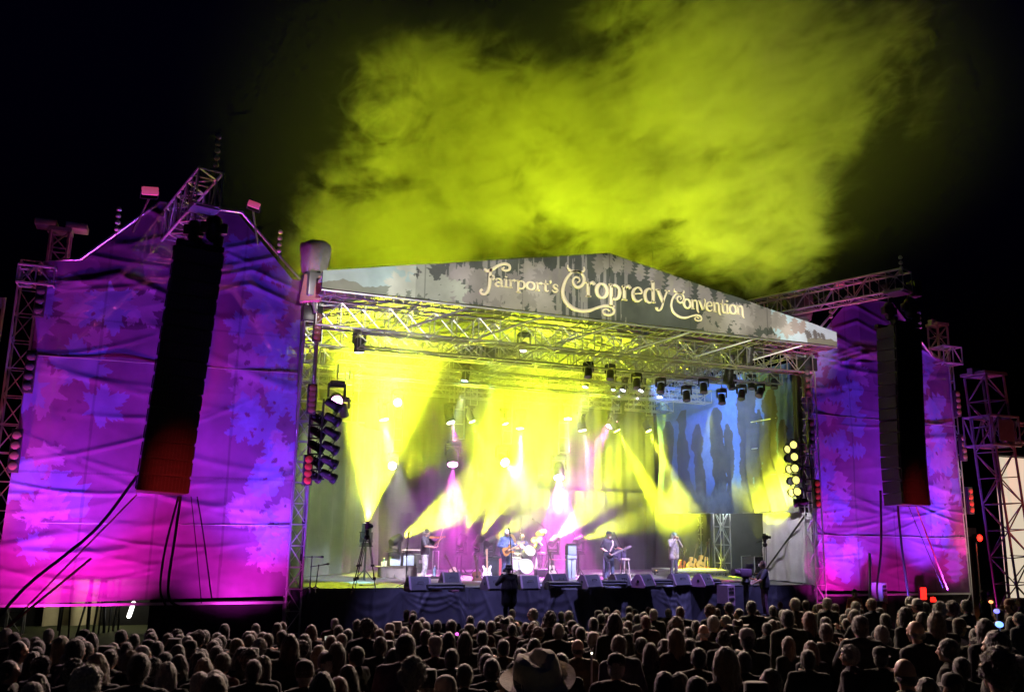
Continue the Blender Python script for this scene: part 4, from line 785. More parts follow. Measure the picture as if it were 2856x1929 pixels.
# ---- lit undercroft gap below the tall wing
def undercroft():
    t = thing('backstage_tent', 'cream lit tent wall seen through the gap under the tall purple wing', 'tent', (-15.4, 9, 0)); 
    U = np.linspace(-1.25, .62, 90); Z = np.linspace(0, 2.4, 20); Ug, Zg = np.meshgrid(U, Z); P = np.stack([Ug, .12*np.sin(Ug*6)+.0*Zg, Zg], -1); sheet('tent_wall', P, np.ones(Ug.shape, bool), np.ones(P.shape)*np.array([.62, .56, .38]), WHITECLOTH, t)
    mb = MB(); mb.box((-4.6, .0, 0), (-1.27, .3, 2.4)); mb.box((.64, -.3, 0), (4.5, .0, 2.4)); mb.build('blocking_panel', BLK, t)  # added black panels block the glow either side of the cream wall
    for i, (x, dx, r) in enumerate(((-15.75, .05, .03), (-15.5, -.1, .03), (-15.3, .35, .035), (-15.0, -.05, .06), (-14.85, .12, .04), (-14.7, .02, .03), (-14.55, -.12, .05), (-14.42, .0, .03), (-14.3, .1, .04), (-14.15, -.1, .035), (-16, .0, .05))):
        mb = MB(); mb.tube([(x, 5+i*.25, 0), (x+dx, 5+i*.25, 2.0)], r, 6); tag(mb.build('scaffold_pole', BLK), 'dark pole standing against the cream tent glow in the gap', 'pole', 'poles in the lit gap')
    l = bpy.data.lights.new('tent_lamp', 'POINT'); l.energy = 90; l.color = (1, .9, .62); l.shadow_soft_size = .15; o = bpy.data.objects.new('tent_lamp', l); COL.objects.link(o); o.location = (-14.4, 8.0, 1.9)
    p = aty(365, 1700, 6.5); t = thing('tube_lamp', 'short white tube lamp glowing at the edge of the undercroft gap', 'lamp', p); mb = MB(); mb.capsule((-.04, 0, -.2), (.06, 0, .22), .07, .07, 10); mb.build('tube', glow('white tube', (1, .97, .9), 3.5), t, 1.); mb = MB(); mb.tube([(0, .1, -.3), (0, .1, .5)], .03, 6); mb.build('bracket', BLK, t)
undercroft()
# ================================================================ LIGHT ON THINGS
K = 1.
# magenta and violet floods at the foot of the two wings (LED floods standing on the pit floor)
_led = MB().box((-.3, -.12, 0), (.3, .12, .28), 0, .02).mesh('housing', BLK, .6); _ll = MB().box((-.27, -.09, .281), (.27, .09, .29)).mesh('lens', pm('magenta led glass', (.3, .03, .2), .2), .6); _lv = MB().box((-.27, -.09, .281), (.27, .09, .29)).mesh('lens', pm('violet led glass', (.08, .04, .3), .2), .6)
def led(label, x, y, z, to, c, pw, ang, v=False, blend=.9):
    t = thing('led_flood', label, 'flood light', (x, y, z)); link('housing', _led, t); link('lens', _lv if v else _ll, t); mb = MB(); mb.tube([(-.25, 0, -z), (-.25, 0, .02)], .03, 6); mb.tube([(.25, 0, -z), (.25, 0, .02)], .03, 6); mb.build('stand', BLK, t)
    spot('flood_light', (x, y, z+.34), to, c, pw, ang, blend, .15)
MG, VB = (1., .03, .62), (.22, .08, 1.)
led('magenta floor flood under the outer part of the tall wing', -15.9, -1.3, .25, (-15.9, .1, 4.2), MG, 1300*K, 120)
led('magenta floor flood under the middle of the tall wing', -14.3, -1.3, .25, (-14.6, .1, 5), MG, 1300*K, 110)
led('magenta floor flood under the stage side of the tall wing', -10.9, -1.3, .25, (-10.9, .1, 4.2), (1, .05, .85), 1100*K, 115)
led('violet floor flood under the outer part of the tall wing', -15.2, -2.2, .25, (-15.6, .1, 7.5), VB, 3600*K, 75, True)
led('violet floor flood under the stage side of the tall wing', -10.3, -2.2, .25, (-10.4, .1, 8.2), VB, 5200*K, 75, True)
led('magenta floor flood at the near part of the far wing', 9.9, -1.5, .25, (10.2, .1, 4.4), MG, 1200*K, 110)
led('magenta floor flood in the middle of the far wing', 13.2, -1.4, .25, (13.2, .1, 5), MG, 500*K, 110)
led('violet floor flood at the near part of the far wing', 11.4, -2.0, .25, (10.8, .1, 6), VB, 2800*K, 85, True)
led('violet floor flood at the outer part of the far wing', 14.6, -1.9, .25, (14.5, .1, 6), VB, 6500*K, 62, True)
led('magenta floor flood at the outer part of the far wing', 16.2, -1.4, .25, (15.9, .1, 5), MG, 850*K, 75)
spot('red_uplight', (-12.9, -5.6, .9), (-12.95, -2.6, 4.75), (1, .03, .03), 3000*K, 20, 1., .1)
spot('red_uplight', (11.6, -5.4, .9), (11.7, -2.3, 5.0), (1, .03, .03), 3000*K, 20, 1., .1)
for x, tx in ((-17.6, -17.2), (16.9, 17.1)): spot('pink_uplight', (x, -1.2, .5), (tx, .4, 9), (1, .12, .2), 2200*K, 40, .8, .1)
for x in (-15, -12.9, -10.8, 10.8, 12.9, 15): spot('pink_uplight', (x, 1.7, 8.2), (x, .6, 11.), (1, .1, .35), 900*K, 90, .8, .1)
for x in (-2.5, 1.5, 5): spot('fascia_tint', (x, -3.0, 1.4), (x+.6, -1.2, 10.9), (.85, 1, .03), 4400*K, 36, .9, .1)  # added lamps, tint the fascia yellow in place of a haze veil
spot('pink_uplight', (16.4, -4.5, .8), (16.5, -2, 8), (1, .12, .12), 900*K, 50, .8, .1)
spot('pink_uplight', (7.6, -4.0, 1.0), (9.0, -1.4, 10.2), (1, .12, .12), 5000*K, 26, .8, .1); spot('pink_uplight', (-9.3, -4.0, 1.0), (-9.3, -1.0, 10.6), (1, .15, .2), 2500*K, 20, .8, .1)
# added front spots behind the camera, fascia only; centre ones warmed
for x in (-8.5, -6.2, -3.8, -1.3, 1.3, 3.8, 6.2, 8.5): spot('fascia_light', (-8, -48, 9.5), (x, -1.7, 10.3+(rooftop(x)-10.38)*.5), (1., .95, .86) if abs(x) > 5 else (1., .98, .80), 92000*K, 4.3+.9*(1-abs(x)/9), 1., .1)
# key light on the band from the eave truss
for x, ty, c, p in ((-6.5, 4.8, (.75, .8, 1.), 3500), (-3.6, 4.8, (.9, .75, 1.), 5200), (-1.2, 3.2, (.62, .6, 1.), 6500), (.6, 5.2, (.72, .66, 1.), 6500), (2.4, 3., (.6, .55, 1.), 6500), (5.2, 4.0, (.6, .58, 1.), 5000), (7.2, 6.0, (.8, .8, 1.), 2200)):
    spot('key_light', (x-.4, -1.1, 9.6), (x, ty, 2.3), c, p*1.9*K, 26, .6, .08)
for x in (-5, -1.5, 2, 5.5): spot('skirt_light', (x, -3.4, 10), (x, -.1, 1.1), (.42, .36, 1.), 5500*K, 34, .8, .1)
for x in (-5, -2.4, 3.6, 6): spot('side_light', (x-3, .6, 7.5), (x, 3, 2.2), (1., .12, .75), 1500*K, 30, .6, .08)
spot('cloth_light', (7.4, .8, 3.4), (9.2, 2.6, 5.7), (.9, 1, .03), 3600*K, 62, .6, .05); spot('cloth_light', (8.6, .6, 5.2), (9.25, 2.2, 5.6), (.9, 1, .1), 420*K, 120, .6, .05)  # spots added to light this cloth yellow
spot('cloth_light', (4.6, 3.6, 9.3), (9.2, 5.6, 7.9), (.05, .19, 1.), 3600*K, 80, .7, .05); spot('cloth_light', (6.5, .3, 7.), (9.3, 1.6, 3.2), (.9, .85, 1.), 900*K, 60, .6, .05)
spot('floor_wash', (-7.2, 1.2, 6), (-7.2, 1.6, 1.8), (.85, 1, .02), 2600*K, 50, .5, .05); spot('floor_wash', (7, 3, 8.5), (7.2, 4.2, 1.8), (.8, 1, .02), 4200*K, 30, .5, .05)
spot('drape_wash', (-5.5, 2.5, 9), (-8.2, 6.5, 3.5), (.75, 1, .35), 1500*K, 60, .8, .05)
for x in (-6.8, -3.6, -.6, 2.4, 5.2): spot('roof_fill', (x, 9.6, 5.6), (x+.3, 5, 9.9), (.86, 1, .025), 3200*K, 85, .8, .1)  # added upward fill that yellows the haze and trusses under the roof
for x, y, z, p in ((-4.1, 4.4, 2.9, 4200), (-1.45, 3.8, 2.9, 3800), (-.2, 6.4, 2.7, 12000), (2.35, 3., 2.9, 3800), (7.3, 6.4, 2.9, 1400), (1.8, 4.3, 2.6, 1800)): spot('band_fill', (x*.7, -1.2, 9.4), (x, y, z), (.86, .84, 1.), p*K, 11 if p < 9000 else 15, .5, .08)  # extra narrow spots added to brighten band and drums
for x, z in ((-3.2, 6.4), (.8, 6.6), (4.2, 7.2)): spot('purple_fill', (x, 8.0, z), (x+.4, 9.6, 3.4), (.8, .08, 1.), 1900*K, 85, .9, .08)  # added washes that give the mid stage haze a purple veil
spot('wing_fill', (10.2, 5.0, 5.0), (10.8, 8.5, 2.6), (.8, .9, .8), 420*K, 110, .8, .1)  # added dim fill to lift the drape in the wing opening
# blinders in the roof reach over the crowd
for x, c in ((-7, (1., .64, .62)), (-1, (1., .76, .56)), (5, (1., .72, .52))): spot('crowd_light', (x, -1.9, 10.2), (x-4, -17, 2.2), c, 9000*K, 75, .8, .2)
# ================================================================ STAGE EQUIPMENT
DK = 1.802
def za(X, Y): return 1000+X/6.64, 1450+Y/6.64
def zb(X, Y): return 1330+X/6.64, 1450+Y/6.64
def zc(X, Y): return 1640+X/6.456, 1450+Y/6.456
def dk(q, z=DK): p = atz(q[0], q[1], z); p.z = z; return p
def pl(q, y): return aty(q[0], q[1], y)
MONF = pm('monitor grille cloth', (.05, .05, .06), .6, .1, .25, 30, .5, 200); MONS = pm('monitor side paint', (.22, .15, .2), .6, 0, .2, 12, .2, 80)
def monitor(label, p, w, rz=0., h=.44, side=None):
    t = thing('stage_monitor', label, 'loudspeaker', p, rz, 'wedge monitors along the stage front')
    pr = [(-.27, 0), (-.30, .06), (-.13, h-.05), (-.09, h-.01), (-.03, h), (.06, h-.02), (.30, .12), (.30, 0)]; n = len(pr)
    for s in (-1, 1):
        mb = MB(); A = [(s*w/2, a, b) for a, b in pr]; B = [(s*(w/2-.06), a, b) for a, b in pr]
        mb.add(A+B, [tuple(range(n)) if s > 0 else tuple(range(n-1, -1, -1)), tuple(range(2*n-1, n-1, -1)) if s > 0 else tuple(range(n, 2*n))]+[(i, n+i, n+(i+1) % n, (i+1) % n) if s > 0 else (i, (i+1) % n, n+(i+1) % n, n+i) for i in range(n)])
        mb.lathe([(.05, -.01), (.05, .012), (.035, .014)], (s*(w/2), -.04, .2), (s, 0, 0), 10, 1)
        mb.build('side_cheek', [side or MONS, BLK], t, .5)
    mb = MB(); A = [(-w/2+.062, a*.985, b*.985+.002) for a, b in pr]; B = [(w/2-.062, a*.985, b*.985+.002) for a, b in pr]; mb.add(A+B, [tuple(range(n)), tuple(range(2*n-1, n-1, -1))]+[(i, n+i, n+(i+1) % n, (i+1) % n) for i in range(n)]); mb.build('cabinet', MONF, t, .5)
    mb = MB(); mb.tube([(-.09, -.27, .25), (-.09, -.23, .29), (.09, -.23, .29), (.09, -.27, .25)], .012, 5); mb.build('handle', BLK, t)
    return t
mons = [('monitor wedge in front of the violinist, bluish topped', za(1095, 1318), .88, 0.05), ('monitor wedge behind the low batten, before the leaning guitar', za(1690, 1210), .8, 0.), ('monitor wedge beside the brown guitar, partly behind the pit photographer', zb(290, 1292), .75, 0.08), ('monitor wedge on the other flank of the pit photographer, before the bass drum', zb(950, 1285), .8, -.1),
        ('monitor wedge in front of the white acoustic guitar, side cheek showing', zb(1470, 1235), .95, .3), ('monitor wedge in front of the stool, brown cheek showing', zb(2080, 1255), .92, .3), ('monitor wedge at the feet of the bassist', zc(560, 1200), .86, .25), ('monitor wedge with a wide mauve cheek between bassist and harmonica player', zc(990, 1205), .98, .5), ('monitor wedge at the feet of the harmonica player', zc(1630, 1185), .92, .1), ('monitor wedge with a mauve cheek in front of the standing guitars', zc(2060, 1190), .95, .5)]
MA = pm('monitor mauve cheek', (.42, .2, .36), .55, 0, .15, 12)
for i, (l, q, w, r) in enumerate(mons): monitor(l, dk(q), w*.76, r, .43, MA if i in (7, 9) else None)
def batten(label, p, w, rz=0.):
    t = thing('slatted_batten', label, 'floor light', p, rz, 'low slatted battens on the stage lip'); mb = MB(); mb.box((-w/2, -.02, .1), (w/2, .2, .24), 0, .01)
    for s in (-1, 1): mb.box((s*w/2-.03, -.1, 0), (s*w/2+.03, .2, .2))
    mb.build('housing', BLK, t)
    for k in range(2): mb = MB(); mb.obox((0, -.05-.05*k, .2-.085*k), (w-.05, .07, .05), Matrix.Rotation(.5, 3, 'X')); mb.build('slat', MONF, t)
for l, q, w in (('low batten before the leaning guitar, pink lit', za(1590, 1320), 1.1), ('short low batten just beside the pit photographer', zb(905, 1285), .42), ('long low batten before the keyboard amplifier', zb(1600, 1280), 1.1), ('low batten in front of the bassist', zc(410, 1210), 1.02), ('low batten between the mauve monitor and the harmonica player', zc(1250, 1190), 1.02), ('dark low batten before the standing guitars', zc(2170, 1185), .8)):
    batten(l, dk(q)+V((0, -.05, 0)), w)
rs = np.random.RandomState(4)
def clutter():
    for i, (l, q) in enumerate((('pedal board with red lights before the leaning guitar', za(1400, 1318)), ('pink lit pedal box at the stage lip by the low batten', za(1750, 1322)), ('white folded towel beside a monitor by the bass drum', zb(1160, 1215)), ('effects pedal board before the keyboard amplifier', zb(1700, 1290)), ('red lit tuner pedal near the stool', zb(1930, 1240)), ('pedal board with bright knobs in front of the bassist', zc(440, 1218)), ('white paper set list at the lip between monitors', zc(1250, 1190)), ('red and white pedal box by the harmonica player', zc(1430, 1192)), ('pale water bottle lying by the harmonica monitor', zc(1860, 1150)), ('pale cable reel by the bassist monitor', zc(740, 1195)))):
        p = dk(q)+V((0, -.05, 0)); t = thing('pedal_box' if 'pedal' in l else 'stage_item', l, 'pedal' if 'pedal' in l else 'item', p, rs.uniform(-.3, .3)); w = rs.uniform(.25, .5); c = (.6, .6, .62) if ('white' in l or 'pale' in l) else (.3, .12, .16) if 'red' in l or 'pink' in l else (.2, .2, .24)  # reddish case colour stands in for red and pink light on those items
        mb = MB(); mb.box((-w/2, -.1, 0), (w/2, .1, .05), 0, .01); mb.build('case', pm('item colour %d' % i, c, .45), t)
        mb = MB()
        for k in range(4): mb.lathe([(.014, 0), (.014, .03), (.006, .035)], (-w/2+.06+k*(w-.12)/3, rs.uniform(-.05, .05), .05), (0, 0, 1), 8)
        mb.build('knob', CHROME, t)
clutter()
mb = MB()
for k in range(14):
    x = rs.uniform(-8, 7); y = rs.uniform(.15, 2.2); pts = [(x, y, DK+.01)]
    for j in range(6): x += rs.uniform(-.2, .55); y = min(max(y+rs.uniform(-.4, .4), .1), 4); pts.append((x, y, DK+.012))
    mb.tube([tuple(q) for q in spline(pts, 5)], .011, 4)
o = mb.build('floor_cables', RUB); o['kind'] = 'stuff'; o['label'] = 'tangle of black cables lying over the front of the stage deck'; o['category'] = 'cables'
# ---- microphone stands
def mic_stand(label, base, top, boom=None, tri=True, mic=CHROME, r=.014):
    b, tp = V(base), V(top); t = thing('microphone_stand', label, 'microphone', b); L = lambda p: V(p)-b
    mb = MB(); j = V((b.x, b.y, tp.z if boom is None else min(tp.z-.12, tp.z))) if boom is None else V(boom)
    mb.tube([L((b.x, b.y, b.z+.05)), L(j)], r, 6); mb.build('pole', BLKM, t)
    mb = MB()
    for a in (0.4, 2.5, 4.6): mb.tube([(0, 0, .16), (.33*math.cos(a), .33*math.sin(a), .01)], .012, 5)
    mb.build('tripod_foot', BLKM, t)
    if boom is not None:
        d = (tp-j).normalized(); mb = MB(); mb.tube([L(j-d*.25), L(tp)], r*.8, 6); mb.ell(L(j), (.03, .03, .03)); mb.build('boom_arm', BLKM, t)
        ax = d
    else: ax = V((0, .5, .5)).normalized()
    mb = MB(); mb.lathe([(.012, 0), (.02, .12), (.03, .13), (.034, .17), (.02, .205)], L(tp), ax, 10); mb.build('microphone', mic, t, .8)
    return t
def z5s(X, Y): return 800+X/2.415, 1050+Y/2.415
def stand_px(label, qb, qt, qj=None, base_y=None, mic=CHROME, dz=DK):
    b = dk(qb, dz) if base_y is None else pl(qb, base_y); b.z = dz; tp = pl(qt, b.y-.05); return mic_stand(label, b, tp, None if qj is None else pl(qj, b.y), True, mic)
stand_px('taller thin boom microphone in front of the greenish drape', z5s(152, 1455), z5s(200, 1212), z5s(170, 1212), None, BLK)
stand_px('shorter thin boom microphone slanting beside the taller one at the stage corner', z5s(190, 1452), z5s(240, 1266), z5s(215, 1270), None, BLK)
stand_px('microphone on a pole with a looped cable in front of the violinist', za(875, 1250), za(920, 335), za(900, 520))
stand_px('boom microphone before the face of the guitarist', zb(680, 1250), zb(605, 215), zb(610, 240), None, BLK)
stand_px('vocal microphone on a slanted boom beside the cymbals', zb(1330, 1010), zb(1265, 325), zb(1330, 590), 4.2)
stand_px('vocal microphone on a tall pole behind the keyboard amplifier', zb(1870, 900), zb(1815, 305), zb(1870, 420), 5.2)
stand_px('vocal microphone slanting up beside the face of the bassist', zc(600, 960), zc(500, 285), zc(600, 480), 3.6)
stand_px('dark microphone at the mouth of the harmonica player', zc(1705, 980), zc(1590, 350), zc(1690, 560), 5.4, BLK)
stand_px('overhead drum microphone hanging from a boom beyond the guitarist', zb(780, 1010), zb(815, 150), zb(820, 60), 6.6)
stand_px('long overhead boom slanting above the tilted cymbals', zb(1300, 1000), zb(1090, 20), zb(1300, 165), 6.2)
for lab, X, y0, y1 in (('plain small stand near the wall brace on the white cloth', 1640, 1215, 1380), ('thin stand beside the brace on the white cloth, with a pale clip', 1690, 1195, 1375)):
    q = (1550+X/2.415, 1050+y1/2.415); p = dk(q); tp = pl((1550+(X-4)/2.415, 1050+y0/2.415), p.y); mic_stand(lab, p, tp, tp-V((0, 0, .06)), True, BLK)
p = D(690, 1185, -.1); t = thing('side_pole', 'thin dark pole with a round lamp head at the edge of the tall wing', 'pole', (p.x, -.1, DK-.1)); mb = MB(); mb.tube([(0, 0, 0), (.02, 0, p.z-DK+.1)], .022, 6); mb.build('pole', BLKM, t); mb = MB(); mb.ell((.02, 0, p.z-DK+.1), (.08, .08, .1)); mb.build('head', BLK, t); mb = MB(); mb.box((-.05, -.05, .9), (.05, .05, 1.1)); mb.build('clamp', BLKM, t)
# ---- camera tripods
def tripod(label, base, H, rz, cam_tilt=0., s=1.):
    t = thing('camera_tripod', label, 'tripod', base, rz); hub = H*.82
    for i, a in enumerate((math.pi*1.06, -.10, math.pi*.5)):
        e = V((.42*math.cos(a), .42*math.sin(a)+.1, 0)); h = V((.06*math.cos(a), .06*math.sin(a), hub)); m = h.lerp(e, .52); sd = V((-math.sin(a), math.cos(a), 0))*.035
        mb = MB(); mb.tube([h+sd, m+sd], .011, 5); mb.tube([h-sd, m-sd], .011, 5); mb.obox(m, (.075, .075, .06)); mb.tube([m, m.lerp(e, .55)], .015, 6); mb.obox(m.lerp(e, .5), (.06, .06, .08)); mb.tube([m.lerp(e, .5), e+V((0, 0, .02))], .012, 6); mb.ell(e+V((0, 0, .02)), (.03, .03, .02)); mb.build('leg', BLKM, t)
    mb = MB(); mb.lathe([(.05, hub-.08), (.09, hub-.02), (.09, hub+.04), (.05, hub+.07), (.06, hub+.12), (.075, hub+.2), (.03, hub+.21)], (0, 0, 0), (0, 0, 1), 12); mb.build('pan_head', BLK, t)
    mb = MB(); mb.tube([(.02, .05, hub+.14), (.12, .32, hub+.06)], .012, 5); mb.tube([(-.02, .05, hub+.14), (-.14, .2, hub+.12)], .01, 5); mb.build('pan_handle', BLKM, t)
    mb = MB(); mb.obox((0, -.02, H-.04), (.11, .2, .16), Matrix.Rotation(cam_tilt, 3, 'X'), 0, .015); mb.lathe([(.045, 0), (.05, .12)], (0, -.1, H-.04), (0, -1, 0), 10); mb.box((-.02, -.05, H+.03), (.02, .06, H+.09)); mb.build('small_camera', BLK, t)
p = dk(z5s(522, 1452)); tripod('tall black camera tripod standing against the yellow beam at the stage lip', p, 1.86, .35)
p = dk((1550+1455/2.415, 1050+1405/2.415)); tripod('black camera tripod standing before the white cloth', p+V((0, .3, 0)), 1.72, .9)
# ---- amplifiers
CLB = pm('pale blue grille cloth', (.42, .55, .66), .7, 0, .08, 60, .3, 250); TOLEX = pm('black tolex', (.03, .03, .035), .6, 0, .3, 60, .3, 200); TOLB = pm('grey blue tolex', (.25, .30, .38), .55, 0, .15, 60, .2, 200)
def combo(label, p, w, h, rz=0., grid=CLB, d=.3):
    t = thing('guitar_amplifier', label, 'amplifier', p, rz); mb = MB(); mb.box((-w/2, -d/2, 0), (w/2, d/2, h), 0, .02); mb.build('cabinet', TOLEX, t); mb = MB(); mb.box((-w/2+.03, -d/2-.008, .03), (w/2-.03, -d/2+.01, h-.08), 0, .004); mb.build('grille', grid, t)
    mb = MB(); mb.box((-w/2+.02, -d/2-.012, h-.07), (w/2-.02, -d/2+.01, h-.015)); mb.build('control_panel', CHROME, t); mb = MB(); mb.tube([(-.12, 0, h), (-.1, 0, h+.035), (.1, 0, h+.035), (.12, 0, h)], .012, 6); mb.build('handle', RUB, t); mb = MB(); mb.obox((-w/2+.12, -d/2-.012, h-.14), (.09, .008, .025), Matrix.Rotation(-.5, 3, 'Y')); mb.build('badge', STEEL, t)
AY = 5.7
a0 = pl(za(545, 850), AY); a1 = pl(za(770, 850), AY); a2 = pl(za(1010, 850), AY); topz = pl(za(760, 605), AY).z
combo('pale blue faced combo amplifier on the draped case, nearer the cups', V(((a0.x+a1.x)/2, AY, a0.z)), abs(a1.x-a0.x)-.02, topz-a0.z)
combo('pale lilac faced combo amplifier on the draped case, next to the violinist', V(((a1.x+a2.x)/2+.03, AY, a1.z)), abs(a2.x-a1.x)-.04, topz-a1.z)
mb = MB(); mb.box((a0.x-.12, AY-.2, topz+.045), (a2.x+.05, AY+.1, topz+.075)); tag(mb.build('shelf_board', BLK), 'thin board lying across the two pale amplifiers', 'board')
def draped_case():
    x0 = pl(za(370, 870), AY).x; x1 = a2.x+.06; zt = a0.z-.004; t = thing('draped_case', 'case under a brown grey cloth carrying the two pale amplifiers', 'case', ((x0+x1)/2, AY, DK)); w = (x1-x0); h = zt-DK
    mb = MB(); mb.box((-w/2+.06, -.3, 0), (w/2-.02, .35, h-.02)); mb.build('case', BLK, t)
    U = np.linspace(0, 1, 120); T = np.linspace(0, 1, 24); Ug, Tg = np.meshgrid(U, T); P = np.stack([-w/2+w*Ug, -.33-.035*np.sin(Ug*22+3*np.sin(Ug*5))*Tg-.05*Tg, h*(1-Tg)+.003], -1)
    sheet('cloth', P, np.ones(Ug.shape, bool), np.ones(P.shape)*np.array([.17, .145, .14]), DRAPE, t)
    mb = MB(); mb.box((-w/2-.12, -.38, h-.018), (w/2, .36, h+.002)); mb.build('table_top', pm('brown board', (.2, .16, .13), .6), t)
draped_case()
for i, (X, hh, lab) in enumerate(((440, 80, 'first white cup by the pale blue amplifier'), (495, 95, 'taller white cup touching the pale blue amplifier'))):
    p = pl(za(X, 860), AY-.15); t = thing('cup', lab, 'cup', V((p.x, AY-.15, a0.z))); mb = MB(); mb.lathe([(.04, 0), (.055, hh/6.64/1.229*34/1988), (.05, hh/6.64/1.229*34/1988), (.036, .01)], (0, 0, 0), (0, 0, 1), 12); mb.build('cup_wall', WHITE, t, .6)
p = pl(za(468, 860), AY-.05); t = thing('bottle', 'teal bottle between the two white cups', 'bottle', V((p.x, AY-.05, a0.z))); mb = MB(); mb.lathe([(.04, 0), (.045, .02), (.045, .16), (.02, .21), (.018, .27)], (0, 0, 0), (0, 0, 1), 12); mb.build('glass', pm('teal glass', (.1, .55, .55), .15), t, .6); mb = MB(); mb.lathe([(.02, .27), (.02, .3)], (0, 0, 0), (0, 0, 1), 10); mb.build('lid', WHITE, t)
p = pl(za(1405, 1030), 4.8); t = thing('bottle', 'tall blue water bottle standing behind the violinist', 'bottle', p); mb = MB(); mb.lathe([(.045, 0), (.05, .03), (.05, .25), (.02, .3), (.02, .33)], (0, 0, 0), (0, 0, 1), 12); mb.build('body', pm('light blue plastic', (.3, .6, .75), .3), t, .6); mb = MB(); mb.lathe([(.024, .33), (.024, .37)], (0, 0, 0), (0, 0, 1), 10); mb.build('cap', WHITE, t); mb = MB(); mb.box((-.18, -.15, -p.z+DK), (.18, .15, -.004)); mb.build('coaster', BLK, t)
# rack with frame behind the violinist
def frame_rack(label, p, w, h, mat=pm('mauve steel', (.4, .3, .4), .4, .5)):
    t = thing('equipment_rack', label, 'rack', p); mb = MB(); mb.tube([(-w/2, 0, 0), (-w/2, 0, h), (w/2, 0, h), (w/2, 0, 0)], .022, 6); mb.tube([(-w/2, .35, 0), (-w/2, .35, h), (w/2, .35, h), (w/2, .35, 0)], .022, 6); mb.build('frame', mat, t); mb = MB(); mb.box((-w/2+.05, .02, .12), (-.03, .33, h*.85), 0, .02); mb.build('drawer_unit', TOLEX, t); mb = MB(); mb.box((.03, .02, .12), (w/2-.05, .33, h*.85), 0, .02); mb.build('drawer_unit', TOLEX, t); [MB().box((x-.06, .0, h*.5), (x+.06, .021, h*.62)).build('drawer_handle', mat, t) for x in (-w/4, w/4)]
p = dk(za(1560, 1150)); frame_rack('dark twin rack with a mauve frame behind the leaning guitar', V((p.x, 6.3, DK)), .85, .95)
p = dk(za(1850, 1150)); t = thing('steel_frame', 'empty pale tube frame behind the leaning guitar', 'frame', V((p.x+.05, 5.6, DK))); mb = MB(); mb.tube([(-.11, 0, 0), (-.11, 0, .95), (.11, 0, .95), (.11, 0, 0)], .02, 6); mb.build('tube', ALU, t); mb = MB(); mb.box((-.2, -.15, 0), (.2, .15, .03)); mb.build('foot', BLK, t)
# keyboard / bass amplifier stack
def amp_stack():
    y = 4.3; p = pl(zb(1740, 640), y); k = 1/6.64/1.2289*34.2/1988; t = thing('amplifier_stack', 'small pale amplifier on a tall stand beside the slanted vocal microphone', 'amplifier', V((p.x, y, DK))); w = 170*k; z0 = p.z-DK
    mb = MB(); mb.box((-w/2, -.13, z0), (w/2, .15, z0+170*k), 0, .02); mb.build('cabinet', TOLEX, t); mb = MB(); mb.box((-w/2+.012, -.14, z0+.012), (w/2-.012, -.12, z0+170*k-.03), 0, .005); mb.build('grille', TOLB, t)
    mb = MB(); mb.box((-w/2-.01, -.14, z0-70*k), (w/2+.01, .15, z0-.01), 0, .015); mb.build('amp_head', TOLB, t)
    mb = MB(); mb.lathe([(.07, 0), (.07, .02), (.015, .05)], (0, 0, z0+170*k), (0, 0, 1), 10); mb.box((-.16, -.1, z0+172*k), (.16, .1, z0+200*k), 0, .01); mb.build('monitor_box', BLK, t)
    for s in (-1, 1): mb = MB(); mb.box((s*w*.28-.09, -.1, .02), (s*w*.28+.07, .08, z0-75*k), 0, .01); mb.build('column_speaker', TOLB, t)
    for s in (-1, 1): mb = MB(); mb.tube([(s*w*.52, -.18, 0), (s*w*.52, -.05, z0+.05)], .018, 5); mb.build('leg', BLKM, t)
    mb = MB(); mb.tube([(-w*.5, 0, z0-85*k), (-w*.5-270*k, .3, z0-85*k)], .02, 5); mb.build('cross_bar', pm('red tube', (.6, .15, .2), .4), t)
amp_stack()
def pedal_tree():
    p = dk(zb(1740, 1080)); t = thing('pedal_board', 'pedal board with pale switches at the foot of the amplifier stand', 'pedal', p+V((0, .1, 0)), .1); mb = MB(); mb.obox((0, 0, .1), (.5, .3, .04), Matrix.Rotation(.4, 3, 'X'), 0, .01); mb.build('board', BLK, t)
    for i in range(5): mb = MB(); mb.obox((-.19+.095*i, -.02, .13), (.07, .12, .05), Matrix.Rotation(.4, 3, 'X'), 0, .008); mb.build('pedal', (WHITE, CHROME, pm('yellow pedal', (.7, .6, .2), .4), WHITE, CHROME)[i], t)
pedal_tree()
